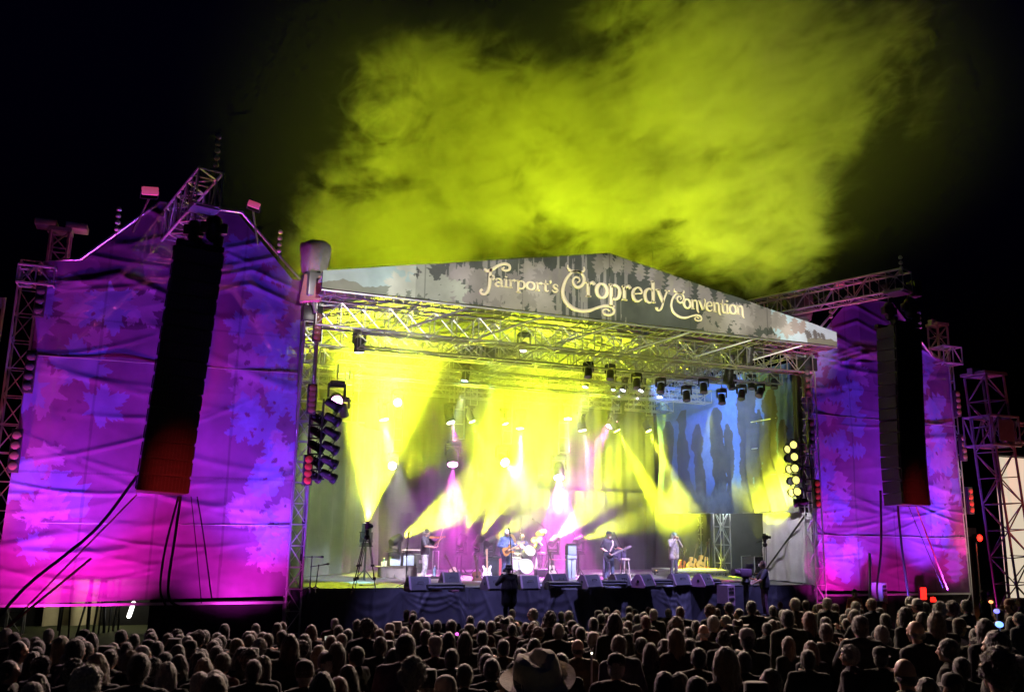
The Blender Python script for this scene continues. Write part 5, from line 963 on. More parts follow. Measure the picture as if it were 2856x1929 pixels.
# ---- stool with cloth, chair
def stool():
    p = dk(zc(120, 990)); t = thing('bar_stool', 'pale high stool with a dark cloth over it, next to the bassist', 'stool', V((p.x, 4.0, DK)), .1); h = .74; mb = MB(); mb.lathe([(.19, h-.03), (.2, h-.01), (.2, h+.01), (.16, h+.03)], (0, 0, 0), (0, 0, 1), 18); mb.build('seat', pm('pale wood', (.6, .5, .42), .5), t, .6)
    for i in range(4): a = .78+i*math.pi/2; mb = MB(); mb.tube([(.13*math.cos(a), .13*math.sin(a), h-.03), (.2*math.cos(a), .2*math.sin(a), 0)], .02, 6); mb.build('leg', pm('pale wood', (.6, .5, .42)), t)
    mb = MB(); mb.tube([(.17*math.cos(.78+i*math.pi/2), .17*math.sin(.78+i*math.pi/2), .28) for i in range(4)], .012, 5, closed=True); mb.build('footring', CHROME, t)
    c = dk(zc(0, 990)); t2 = thing('clothes_rail', 'low stand draped with purple cloth behind the stool', 'stand', V((c.x+.05, 4.6, DK))); U = np.linspace(0, 1, 60); T = np.linspace(0, 1, 20); Ug, Tg = np.meshgrid(U, T); P = np.stack([-.42+.95*Ug-.1*Tg*(1-Ug), -.12-.05*np.sin(Ug*16)*Tg-.06*Tg, 1.1-(.05+np.where(Ug < .35, 1.0, .38+.1*np.sin(Ug*9)))*Tg], -1)
    sheet('cloth', P, np.ones(Ug.shape, bool), np.ones(P.shape)*np.array([.13, .10, .2]), DRAPE, t2); mb = MB(); mb.tube([(-.4, -.05, 0), (-.4, -.05, 1.08), (.5, -.05, 1.08), (.5, -.05, 0)], .02, 6); mb.build('rail', BLKM, t2); mb = MB(); mb.box((-.1, -.14, 1.09), (.12, .02, 1.14), 0, .01); mb.build('yellow_pouch', pm('yellow pouch', (.65, .5, .2), .6), t2)
stool()
# ---- guitars
def outline(kind):
    if kind == 'acoustic': h = [(0, .0), (.10, .005), (.165, .05), (.195, .12), (.185, .2), (.14, .275), (.125, .32), (.14, .39), (.145, .44), (.12, .485), (.06, .5), (0, .5)]
    elif kind == 'electric': h = [(0, .0), (.09, .0), (.15, .04), (.165, .11), (.14, .19), (.115, .24), (.13, .3), (.16, .36), (.15, .42), (.11, .4), (.07, .34), (0, .33)]
    else: h = [(0, 0), (.1, .0), (.17, .05), (.18, .12), (.14, .2), (.11, .26), (.13, .33), (.17, .42), (.15, .47), (.1, .42), (.06, .36), (0, .35)]
    pts = [tuple(q) for q in spline(h, 4)]; return [(x, z) for x, z in pts]+[(-x, z) for x, z in reversed(pts[1:-1])]
ROSE = pm('rosewood', (.06, .035, .025), .5); DARKH = pm('dark soundhole', (.005, .005, .005), .9)
def guitar(name, label, base, up, face, kind, bodym, topm=None, neckm=None, s=1., pg=None, hang=None, rearview=False):
    """base: lowest point of the body; up: along the neck; face: the way the strings look"""
    up = V(up).normalized(); f = V(face); f = (f-up*f.dot(up)).normalized(); x = up.cross(-f).normalized()*1.0; M = Matrix((x, -f, up)).transposed()
    t = thing(name, label, 'guitar'); t.matrix_world = Matrix.Translation(base) @ M.to_4x4() @ Matrix.Scale(s, 4); th = .10 if kind == 'acoustic' else .045; o = outline(kind); neckm = neckm or ROSE
    mb = MB(); mb.prism(o, (0, th/2, 0), V((1, 0, 0)), V((0, 0, 1)), th); b = mb.build('body', bodym, t, .6)
    mb = MB(); mb.prism([(a*.97, c*.985+.004) for a, c in o], (0, -th/2+.002, 0), V((1, 0, 0)), V((0, 0, 1)), .006); mb.build('top', topm or bodym, b, .6)
    L0 = max(c for a, c in o if abs(a) < .02); nl = .36 if kind == 'acoustic' else .46 if kind == 'electric' else .56
    mb = MB(); mb.box((-.026, -th/2-.022, L0-.12), (.026, -th/2+.012, L0+nl), 0, .006); mb.build('neck', neckm, t)
    mb = MB(); mb.prism([(-.035, 0), (.035, 0), (.045, .16), (-.03, .19)], (0, -th/2+.012, L0+nl), V((1, 0, 0)), V((0, 0, 1)), .02); h = mb.build('headstock', neckm, t)
    mb = MB(); [mb.lathe([(.007, 0), (.007, .022), (.012, .03), (.012, .045)], (sx*.038, -th/2, L0+nl+.03+k*.045), (sx, 0, 0), 6) for sx in (-1, 1) for k in range(3)]; mb.build('tuning_pegs', CHROME, h)
    if kind == 'acoustic':
        mb = MB(); mb.lathe([(.001, 0), (.05, 0), (.05, .003)], (0, -th/2-.005, .33), (0, -1, 0), 18); mb.build('soundhole', DARKH, t)
        mb = MB(); mb.box((-.08, -th/2-.014, .13), (.08, -th/2-.004, .155)); mb.build('bridge', ROSE, t)
        if pg: mb = MB(); mb.prism([(.03, .36), (.05, .28), (.03, .2), (.09, .21), (.1, .28), (.07, .35)], (0, -th/2-.005, 0), V((1, 0, 0)), V((0, 0, 1)), .003); mb.build('pickguard', ROSE, t)
    else:
        mb = MB(); [mb.box((-.04, -th/2-.016, z), (.04, -th/2-.003, z+.03)) for z in (.13, .22)]; mb.build('pickup', BLK, t); mb = MB(); mb.box((-.045, -th/2-.02, .065), (.045, -th/2-.003, .09)); mb.build('bridge', CHROME, t)
        mb = MB(); mb.prism([(-.1, .1), (-.02, .06), (.05, .1), (.06, .2), (.12, .32), (-.06, .31), (-.1, .2)], (0, -th/2-.0045, 0), V((1, 0, 0)), V((0, 0, 1)), .003); mb.build('pickguard', pg or WHITE, t)
    mb = MB(); [mb.tube([(-.018+k*.0072, -th/2-.02, .14), (-.014+k*.0056, -th/2-.026, L0+nl)], .0012, 3) for k in range(6)]; mb.build('strings', CHROME, t)
    return t
def gstand(label, p, rz=0.): # A frame floor stand
    t = thing('guitar_stand', label, 'guitar stand', p, rz); mb = MB(); mb.tube([(0, .12, .0), (0, .1, .5), (0, .03, .75)], .014, 6); mb.tube([(-.18, -.2, 0), (0, .1, .3)], .013, 6); mb.tube([(.18, -.2, 0), (0, .1, .3)], .013, 6); mb.build('frame', BLKM, t); mb = MB(); mb.tube([(-.13, -.14, .16), (-.1, .02, .13), (.1, .02, .13), (.13, -.14, .16)], .012, 6); mb.build('cradle', RUB, t); return t
SPR = pm('spruce top', (.72, .45, .18), .3, 0, .12, 14, coat=.4); MAH = pm('dark mahogany', (.13, .06, .04), .35, 0, .3, 12, coat=.4); PALE = pm('pale spruce', (.75, .62, .5), .3, 0, .08, 14, coat=.4); REDM = pm('red lacquer', (.5, .03, .05), .25, 0, .1, 8, coat=.5); MAPLE = pm('maple neck', (.55, .36, .2), .4, 0, .1, 10); WOODG = pm('amber wood body', (.5, .26, .1), .3, 0, .25, 10, coat=.5)
def put_guitar(label, qb, qt, y, kind, *a, face=(0, -1, .15), stand=None, **k):
    b, tp = pl(qb, y), pl(qt, y+.12); s = (tp-b).length/(.5+.36+.18 if kind == 'acoustic' else .33+.46+.18 if kind == 'electric' else .35+.56+.18); guitar(k.pop('name', 'acoustic_guitar' if kind == 'acoustic' else 'electric_guitar'), label, b, tp-b, face, kind, *a, s=s, **k)
    if stand: gstand(stand, V((b.x+.0, b.y+.06, k.get('zz', DK))))
put_guitar('pink lit pale acoustic guitar leaning behind a monitor near the violinist', za(1835, 1110), za(1590, 640), 5.0, 'acoustic', MAH, PALE, stand='floor stand under the pink lit leaning guitar', pg=True)
put_guitar('dark brown guitar body turned away on its stand before the black curtain', za(2205, 1235), za(2150, 640), 3.4, 'acoustic', MAH, MAH, face=(0, -1, .1), stand='floor stand holding the dark brown guitar')
put_guitar('white electric guitar standing between the brown guitar and the guitarist', zb(190, 1070), zb(180, 530), 4.6, 'electric', WHITE, None, MAPLE, stand='floor stand holding the white electric guitar')
put_guitar('white topped acoustic guitar standing in front of the drums', zb(1400, 1060), zb(1350, 590), 4.4, 'acoustic', MAH, PALE, stand='floor stand holding the white topped acoustic guitar', pg=True)
put_guitar('amber acoustic guitar standing nearer to the harmonica player', zc(1840, 905), zc(1950, 425), 7.0, 'acoustic', WOODG, SPR, stand='floor stand under the amber guitar', pg=False)
put_guitar('pale cutaway acoustic guitar next to the amber one', zc(2010, 890), zc(2150, 380), 6.8, 'acoustic', WOODG, SPR, stand='floor stand under the pale cutaway guitar', pg=False)
put_guitar('small red guitar on a stand at the end of the guitar row', zc(2165, 960), zc(2145, 660), 6.4, 'electric', REDM, None, MAPLE, pg=REDM, stand='floor stand holding the small red guitar')
put_guitar('orange red fiddle shaped mandolin hanging on a stand by the harmonica player', zc(1660, 930), zc(1745, 490), 6.2, 'acoustic', WOODG, pm('orange red varnish', (.6, .16, .06), .3, coat=.4), name='mandolin', stand='floor stand holding the orange red mandolin')
# ---- low riser and flight case at the wing opening
def riser():
    p = dk(zc(2000, 1000)); t = thing('low_riser', 'low riser with a lime lit top and truss legs under the standing guitars', 'platform', V((7.9, 5.9, DK)), -.0); mb = MB(); mb.box((-1.3, -.7, .2), (1.3, 1.2, .28)); mb.build('deck', pm('grey riser board', (.45, .45, .4), .5), t); mb = MB(); truss(mb, (-1.25, -.62, .1), (1.25, -.62, .1), .1, .16, .016, .01, .18); mb.build('truss_edge', ALU, t)
    for x in (-1.2, 1.2):
        for y in (-.6, 1.1): mb = MB(); mb.tube([(x, y, 0), (x, y, .2)], .03, 6); mb.build('leg', BLKM, t)
    t = thing('lime_mat', 'lime lit low mat at the stage lip beside the last monitor', 'mat', V((7.55, 2.2, DK))); mb = MB(); mb.box((-.62, -.3, 0), (-.02, .35, .05), 0, .01); mb.box((.02, -.3, 0), (.62, .35, .05), 0, .01); mb.build('mat_halves', pm('pale grey mat', (.5, .5, .45), .6), t); mb = MB(); mb.box((-.64, -.34, 0), (.64, -.305, .03)); mb.build('trim', BLK, t)
riser()
def flight_case(label, p, w, h, rz):
    t = thing('flight_case', label, 'flight case', p, rz); mb = MB(); mb.box((-w/2, -.3, .1), (w/2, .3, h)); mb.build('panel', pm('black case laminate', (.03, .03, .033), .35), t); mb = MB()
    for sx in (-1, 1):
        for sy in (-1, 1): mb.box((sx*w/2-.02, sy*.3-.02, .09), (sx*w/2+.02, sy*.3+.02, h+.01))
    for z in (.1, h): mb.box((-w/2-.012, -.322, z-.02), (w/2+.012, -.29, z+.02)); mb.box((-w/2-.012, .29, z-.02), (w/2+.012, .322, z+.02))
    mb.build('edging', ALU, t); mb = MB(); mb.box((-.1, -.315, h*.5), (.1, -.303, h*.62)); mb.build('label_plate', WHITE, t)
    for sx in (-1, 1): mb = MB(); mb.lathe([(.045, -.02), (.045, .02)], (sx*(w/2-.1), -.2, .045), (1, 0, 0), 10); mb.lathe([(.045, -.02), (.045, .02)], (sx*(w/2-.1), .2, .045), (1, 0, 0), 10); mb.build('caster', RUB, t)
p = aty(2016, 1590, 8.2); flight_case('black flight case with pale edging in the wing opening', V((p.x, 8.2, DK)), 1.0, 1.5, .1)
p = aty(2100, 1590, 6.4); flight_case('low black case half hidden behind the headset cameraman', V((p.x, 6.4, DK)), .9, .8, .5)
for lab, px, y in (('lattice roof leg standing at the edge of the wing opening', 1958, 9.4), ('second pale post beside the lattice leg in the wing opening', 1990, 9.6)):
    p = aty(px, 1500, y); mb = MB(); (truss(mb, (p.x, y, DK), (p.x, y, 5.2), .34, .34, .03, .016, .4, (1, 0, 0)) if 'lattice' in lab else mb.tube([(p.x, y, DK), (p.x, y, 5.2)], .07, 8)); tag(mb.build('lattice_post' if 'lattice' in lab else 'post', ALU), lab, 'post')
p = aty(1828, 1591, 8.6); t = thing('warning_lamp', 'small amber triangle glowing low before the black curtain', 'lamp', p); mb = MB(); mb.prism([(-.07, 0), (.07, 0), (0, .14)], (0, 0, 0), V((1, 0, 0)), V((0, 0, 1)), .03); mb.build('sign', glow('amber lamp', (1, .65, .2), .7), t); mb = MB(); mb.box((-.1, -.08, -p.z+DK), (.1, .12, -.01)); mb.build('stand', BLK, t)
cloth_wall('black_curtain', 'black pleated curtain behind bassist and harmonica player under the haze', 2.6, 10.6, 10.9, 1.82, 5.4, DRAPE, 5, .1, seed=33, col=(.025, .025, .032))
cloth_wall('black_curtain', 'dark curtain behind the drums between the steep yellow floor beams', -3.6, 2.4, 10.95, 1.82, 4.2, DRAPE, 5, .1, seed=35, col=(.025, .025, .032))
# ---- drum kit
DY = 6.2
def drums():
    t = thing('drum_riser', 'low carpeted drum riser behind the monitors', 'platform', (.0, 6.9, DK)); mb = MB(); mb.box((-1.9, -1.1, 0), (1.9, 1.3, .055), 0, .01); mb.build('deck', pm('riser carpet', (.05, .05, .06), .9, 0, .3, 20), t); mb = MB(); mb.box((-1.9, -1.13, .01), (1.9, -1.1, .05)); mb.build('front_trim', ALU, t)
    RZ = DK+.06
    p = pl(zb(920, 850), DY); r = .275; p.z = max(p.z, RZ+r*1.02); t = thing('bass_drum', 'bass drum with a bright white front skin facing the crowd', 'drum', p); mb = MB(); mb.lathe([(r*.96, -.0), (r*.97, .4)], (0, 0, 0), (0, 1, 0), 32); mb.build('shell', WHITE, t, .6); mb = MB(); mb.lathe([(r*.95, -.03), (r*1.03, -.03), (r*1.03, .03), (r*.95, .03)], (0, 0, 0), (0, 1, 0), 32, ring=True); mb.build('hoop', WHITE, t, .6)
    mb = MB(); mb.lathe([(.001, -.012), (r*.97, -.01)], (0, 0, 0), (0, 1, 0), 32); sk = mb.build('drum_skin', pm('drum skin', (.8, .8, .8), .4, 0, .03), t, 1.); mb = MB(); mb.lathe([(r*.56, -.015), (r*.59, -.016)], (0, 0, -r*.1), (0, 1, 0), 32, ring=True); mb.build('ring_mark', pm('grey mark', (.4, .45, .45)), sk)
    for s in (-1, 1): mb = MB(); mb.tube([(s*r*.9, .1, -r*.3), (s*r*1.25, -.05, -r*1.0)], .012, 5); mb.build('spur', CHROME, t)
    mb = MB(); [mb.tube([(r*1.0*math.cos(a), -.02, r*1.0*math.sin(a)), (r*1.0*math.cos(a), .36, r*1.0*math.sin(a))], .01, 5) for a in np.linspace(0, 2*math.pi, 9)[:-1]]; mb.build('tension_rods', CHROME, t)
    def tom(name, label, c, r, h, ax, shell=WHITE, legs=False):
        t = thing(name, label, 'drum', c); mb = MB(); mb.lathe([(r*.97, -h), (r*.98, 0)], (0, 0, 0), ax, 26); mb.build('shell', shell, t, .6); mb = MB(); mb.lathe([(r*.95, -.02), (r*1.03, -.02), (r*1.03, .015), (r*.95, .015)], (0, 0, 0), ax, 26, ring=True); mb.build('hoop', CHROME, t, .6); mb = MB(); mb.lathe([(.001, .006), (r*.98, .005)], (0, 0, 0), ax, 26); mb.build('drum_skin', MATS['drum skin'], t, 1.)
        a = V(ax).normalized()
        if legs: mb = MB(); [mb.tube([(r*math.cos(q), r*math.sin(q), -.05), (r*1.08*math.cos(q), r*1.08*math.sin(q), -(c.z-RZ))], .01, 5) for q in (.5, 2.6, 4.7)]; mb.build('legs', CHROME, t)
        else: mb = MB(); e = -a*h*.6; mb.tube([e, V((e.x, .18, -(c.z-RZ)*.45)), V((0, .2, -(c.z-RZ)))], .012, 5); mb.build('mount', CHROME, t)
    tom('rack_tom', 'big white rack tom tilted to the crowd above the bass drum', pl(zb(980, 560), 6.3), .235, .3, (.05, -.75, .5))
    tom('small_tom', 'small white tom tilted beside the big rack tom, near the cymbal stand', pl(zb(1180, 430), 6.5), .13, .26, (.5, -.4, .6))
    tom('floor_tom', 'white floor tom behind the legs of the guitarist', pl(zb(740, 700), 6.3), .2, .42, (0, -.1, 1), WHITE, True)
    tom('snare_drum', 'snare drum between guitarist and drummer', pl(zb(760, 620), 6.7), .17, .15, (0, -.15, 1), CHROME, True)
    def cym(label, c, r, ax, yb=None):
        t = thing('cymbal', label, 'cymbal', c); a = V(ax).normalized(); mb = MB(); mb.lathe([(.02, .04), (r*.2, .03), (r*.25, .015), (r*.7, .0), (r, -.015), (r, -.018), (r*.7, -.004), (r*.2, .02)], (0, 0, 0), a, 28); mb.build('plate', BRASS, t, .8); b = V((.03, .12, -(c.z-RZ))); mb = MB(); mb.tube([(0, 0, .05), (.01, .03, -.08), b*.5, b], .013, 6); [mb.tube([b+V((0, 0, .3)), b+V((.25*math.cos(q), .25*math.sin(q), 0))], .01, 5) for q in (0.3, 2.4, 4.5)]; mb.build('stand', CHROME, t)
    cym('highest tilted cymbal by the overhead boom', pl(zb(1190, 225), 6.5), .24, (-.45, -.35, .8)); cym('tilted bronze cymbal just under the highest one', pl(zb(1110, 350), 6.4), .22, (-.35, -.45, .8)); cym('bronze cymbal turned to the crowd beside the head of the guitarist', pl(zb(670, 360), 6.9), .24, (.55, -.75, .3)); cym('bronze cymbal in front of the chest of the drummer', pl(zb(830, 465), 6.6), .2, (.35, -.5, .75))
    for lab, X, Y in (('hi-hat and pedal hardware beside the bass drum', 1200, 800),):
        p = pl(zb(X, Y), 6.2); t = thing('hi_hat', lab, 'cymbal', V((p.x, 6.2, RZ))); mb = MB(); [mb.lathe([(.02, .03*s), (.05, .025*s), (.17, 0)], (0, 0, .82-.02*s*-1), (0, 0, 1), 24) for s in (1, -1)]; mb.build('plates', BRASS, t, .8); mb = MB(); mb.tube([(0, 0, 0), (0, 0, 1.0)], .014, 6); [mb.tube([(0, 0, .35), (.26*math.cos(q), .26*math.sin(q), 0)], .012, 5) for q in (.2, 2.3, 4.4)]; mb.build('stand', CHROME, t); mb = MB(); mb.obox((0, -.12, .04), (.1, .28, .02), Matrix.Rotation(.2, 3, 'X')); mb.build('foot_pedal', CHROME, t)
    p = pl(zb(1095, 985), 5.9); t = thing('towel_stand', 'short stand with a drooping white cloth beside the bass drum', 'stand', V((p.x, 5.9, DK))); mb = MB(); mb.tube([(0, 0, 0), (0, 0, .85)], .013, 6); mb.build('pole', CHROME, t); mb = MB(); mb.lathe([(.005, .72), (.03, .6), (.075, .3), (.06, .18), (.01, .12)], (0, -.03, 0), (0, 0, 1), 10); mb.build('towel', WHITE, t, 1.); mb = MB(); mb.lathe([(.14, 0), (.13, .02), (.02, .03)], (0, 0, 0), (0, 0, 1), 14); mb.build('base', BLK, t)
    p = pl(zb(1200, 850), 5.6); t = thing('hardware_case', 'jumble case of chrome drum hardware beside the bass drum', 'case', V((p.x, 5.5, DK))); mb = MB(); mb.box((-.3, -.15, 0), (.3, .2, .3), 0, .02); mb.build('case', BLK, t); mb = MB(); [mb.tube([(-.25+.08*i, 0, .3), (-.2+.09*i, .1*math.sin(i), .55+.1*math.sin(i*2))], .012, 5) for i in range(7)]; mb.build('rods', CHROME, t)
    for lab, X, Y, y, sc in (('black floor monitor behind the white electric guitar', 250, 960, 5.6, 1), ('red cased amplifier behind the hip of the guitarist', 335, 860, 5.9, .8)):
        p = pl(zb(X, Y), y); combo(lab, V((p.x, y, DK)), .6*sc, .7*sc+.2*('red' in lab), .1, MONF if 'black' in lab else pm('red cloth', (.5, .06, .08), .7))
drums()
# ================================================================ PEOPLE
def remesh(mb, vox, it=4, name='tmp'):
    me = mb.mesh(name, BLK); o = bpy.data.objects.new(name, me); COL.objects.link(o)
    m = o.modifiers.new('r', 'REMESH'); m.mode = 'VOXEL'; m.voxel_size = vox; m.use_smooth_shade = True
    if it: s = o.modifiers.new('s', 'SMOOTH'); s.iterations = it; s.factor = .5
    dg = bpy.context.evaluated_depsgraph_get(); dg.update(); r = bpy.data.meshes.new_from_object(o.evaluated_get(dg)); bpy.data.objects.remove(o); bpy.data.meshes.remove(me)
    r.name = name; r.materials.clear(); r.shade_smooth(); return r
SKIN = pm('skin', (.52, .31, .22), .5, 0, .12, 20, .1, 120)
DEF = dict(hip=(.09, 0, .92), knee=(.10, -.02, .50), ank=(.11, .02, .08), sh=(.185, .01, 1.42), el=(.25, .04, 1.14), wr=(.25, -.04, .90), head=(0, -.02, 1.63), neck=(0, .01, 1.47), chest=(0, 0, 1.3), belly=(0, 0, 1.08))
def joints(**k):
    J = {}
    for n, v in DEF.items():
        if n in ('hip', 'knee', 'ank', 'sh', 'el', 'wr'): J[n+'L'] = V(v); J[n+'R'] = V((-v[0], v[1], v[2]))
        else: J[n] = V(v)
    J['look'] = V((0, -1, 0)); J['handL'] = None; J['handR'] = None
    for n, v in k.items(): J[n] = V(v)
    return J
def hand(mb, w, e, side, d=None, curl=.5, s=1.):
    """palm, four unequal bent fingers and a thumb at wrist w, forearm from e"""
    a = (V(d) if d is not None else (w-e)).normalized(); up = V((0, 0, 1)) if abs(a.z) < .9 else V((0, -1, 0)); b = a.cross(up).normalized(); n = b.cross(a)*-1
    R = Matrix((a, b, n)).transposed(); c = w+a*.05*s; mb.ell(c, (.055*s, .042*s, .018*s), R, 10, 6)
    for i, L in enumerate((.062, .072, .068, .052)):
        p = w+a*.09*s+b*(.03-.02*i)*s; q = p+(a*math.cos(curl*.6)+n*-math.sin(curl*.6))*L*.55*s; r = q+(a*math.cos(curl*1.7)-n*math.sin(curl*1.7))*L*.5*s
        mb.capsule(p, q, .0095*s, .009*s, 6); mb.capsule(q, r, .009*s, .0075*s, 6)
    p = w+a*.03*s+b*.035*s*side; q = p+(a*.6+b*.75*side-n*.2).normalized()*.04*s; mb.capsule(p, q, .012*s, .01*s, 6); mb.capsule(q, q+(a*.9-n*.4).normalized()*.032*s, .01*s, .008*s, 6)
def arm(mb, J, s, g=0., fore=True, cut=None):
    sh, el, wr = J['sh'+s], J['el'+s], J['wr'+s]; mb.capsule(sh, el if cut is None else sh.lerp(el, cut), .056+g, (.044 if cut is None else .05)+g, 10)
    if fore: mb.capsule(el, wr if g == 0 else el.lerp(wr, .94), .043+g, .028+g*.9, 10)
def trunk(mb, J, g=0., fat=0., low=None):
    c, b = J['chest'], J['belly']; hl, hr = J['hipL'], J['hipR']; hm = (hl+hr)/2; sl, sr = J['shL'], J['shR']
    mb.capsule(sl.lerp(sr, .12), sr.lerp(sl, .12), .062+g, .062+g, 12); mb.capsule(c.lerp(sl, .5)+V((0, 0, -.02)), c.lerp(sr, .5)+V((0, 0, -.02)), .105+g, .105+g, 12)
    for s, sx in (('L', 1), ('R', -1)):
        h = J['hip'+s]; m = b+(h-hm)*.9; mb.capsule(c+(h-hm)*1.0, m, .108+g, .108+g+fat, 12); mb.capsule(m, h+V((0, 0, .02)), .108+g+fat, .11+g+fat*.5, 12); mb.capsule(J['sh'+s], c, .06+g, .1+g, 10)
    nk = J['neck']; mb.capsule(nk, nk.lerp(sl, .7), .05+g, .045+g, 8); mb.capsule(nk, nk.lerp(sr, .7), .05+g, .045+g, 8); mb.capsule(nk, c, .05+g*.6, .1+g, 8)
def legs(mb, J, g=0., skirt=False):
    for s in 'LR':
        h, k, a = J['hip'+s], J['knee'+s], J['ank'+s]; mb.capsule(h, k, .088+g, .058+g, 12); mb.capsule(k, a, .058+g, .04+g, 12)
        if not g: mb.capsule(a+V((0, .03, -.03)), a+V((0, -.15, -.045)), .036, .03, 8)
def headrot(J):
    f = J['look'].normalized(); x = f.cross(V((0, 0, 1))).normalized()*-1; z = x.cross(f)*-1; z = z if z.z > 0 else -z
    return Matrix((x, -f, z)).transposed()
def head(mb, J, s=1.):
    c = J['head']; R = headrot(J); P = lambda x, y, z: c+R @ V((x*s, y*s, z*s))
    mb.ell(P(0, .012, .025), (.076*s, .094*s, .094*s), R, 18, 12); mb.capsule(P(0, -.045, -.03), P(0, -.04, -.07), .05*s, .042*s, 10); mb.ell(P(0, -.062, -.088), (.026*s, .022*s, .022*s), R, 8, 6)
    mb.capsule(P(0, -.088, .012), P(0, -.105, -.022), .010*s, .016*s, 7)                      # nose
    mb.capsule(P(-.035, -.078, .028), P(.035, -.078, .028), .014*s, .014*s, 7)                # brow
    for q in (-1, 1): mb.ell(P(q*.079, .012, -.004), (.012*s, .02*s, .033*s), R, 8, 6); mb.ell(P(q*.038, -.066, -.018), (.022*s, .02*s, .02*s), R, 8, 6)
    mb.capsule(P(0, .01, -.05), J['neck'], .052*s, .056*s, 10)
def hairmesh(kind, vox=.013, seed=1):
    """hair in head space (origin head centre, face towards -y)"""
    mb = MB(); rs = random.Random(seed)
    if kind == 'bald': mb.ell((0, .045, -.03), (.081, .072, .045)); mb.ell((.06, .02, -.02), (.024, .05, .03)); mb.ell((-.06, .02, -.02), (.024, .05, .03))
    else:
        mb.ell((0, .026, .038), (.085, .098, .096), None, 18, 12); mb.ell((0, .055, -.03), (.074, .062, .075)); mb.ell((.062, .015, .0), (.026, .055, .06)); mb.ell((-.062, .015, .0), (.026, .055, .06))
    if kind == 'curly':
        for i in range(60):
            a, b = rs.uniform(0, 6.28), rs.uniform(-.5, 1.5); p = V((.085*math.cos(a)*math.cos(b), .026+.1*math.sin(a)*math.cos(b), .03+.1*math.sin(b)))
            if p.y > -.05 or p.z > .07: mb.ell(p, (rs.uniform(.022, .036),)*3, None, 7, 5)
    if kind in ('long', 'bob'):
        L = -.27 if kind == 'long' else -.12
        for i in range(9):
            a = math.radians(-100+25*i); p = V((.07*math.sin(a), .02+.065*math.cos(a), .02)); q = V((.088*math.sin(a)*(1.1 if kind == 'long' else 1.15), .025+.075*math.cos(a), L+rs.uniform(-.04, .03))); mb.capsule(p, q, .036, .024 if kind == 'long' else .034, 8)
    if kind == 'pony': mb.ell((0, .12, .05), (.035, .04, .035)); mb.capsule((0, .13, .04), (0, .125, -.14), .03, .016, 8)
    if kind == 'bun': mb.ell((0, .09, .1), (.045, .045, .045))
    me = remesh(mb, vox, 3, 'hair'); n = len(me.vertices); co = np.empty(n*3); me.vertices.foreach_get('co', co); co = co.reshape(-1, 3); no = np.empty(n*3); me.vertices.foreach_get('normal', no); no = no.reshape(-1, 3)
    amp = {'curly': .016, 'short': .010, 'bald': .004}.get(kind, .012)
    for i in range(n):
        p = V(co[i]); q = V((p.x*55, p.y*55, p.z*(20 if kind in ('long', 'bob', 'pony') else 55))); co[i] += no[i]*amp*noise.noise(q+V((seed*7, 0, 0)))
    # loose strands along the surface soften the outline
    r2 = np.random.RandomState(seed); S = r2.randint(0, n, 3400 if kind != 'bald' else 500); vs = co.tolist(); fs = [tuple(p.vertices) for p in me.polygons]; o = n
    for i in S:
        p = V(co[i]); nn = V(no[i])
        if p.y < -.055: continue
        d = (nn*(.5 if kind in ('long', 'bob') else 1.)+V((r2.uniform(-.6, .6), r2.uniform(-.2, .5), -.9 if kind != 'curly' else r2.uniform(-.6, .6)))).normalized(); L = r2.uniform(.010, .034)*(1.5 if kind in ('long', 'bob') else 1); w = nn.cross(d).normalized()*.0013 if nn.cross(d).length > 1e-3 else V((.0013, 0, 0))
        q = p-nn*.004; vs += [tuple(q-w), tuple(q+w), tuple(q+d*L)]; fs.append((o, o+1, o+2)); o += 3
    m2 = bpy.data.meshes.new('hair'); m2.from_pydata(vs, [], fs); m2.materials.append(HAIRM); m2.shade_smooth(); m2.update(); return m2
HAIRM = om('hair', .5, .9, .6, 160, .45, 60); CLOM = om('garment cloth', .9, .08, .35, 90, .35, 14); HATM = om('hat cloth', .8, .3, .3, 120, .2, 20)
HAIR = {}
def hair(kind):
    if kind not in HAIR: HAIR[kind] = hairmesh(kind, .013, len(HAIR)+3)
    return HAIR[kind]
HATS = {}
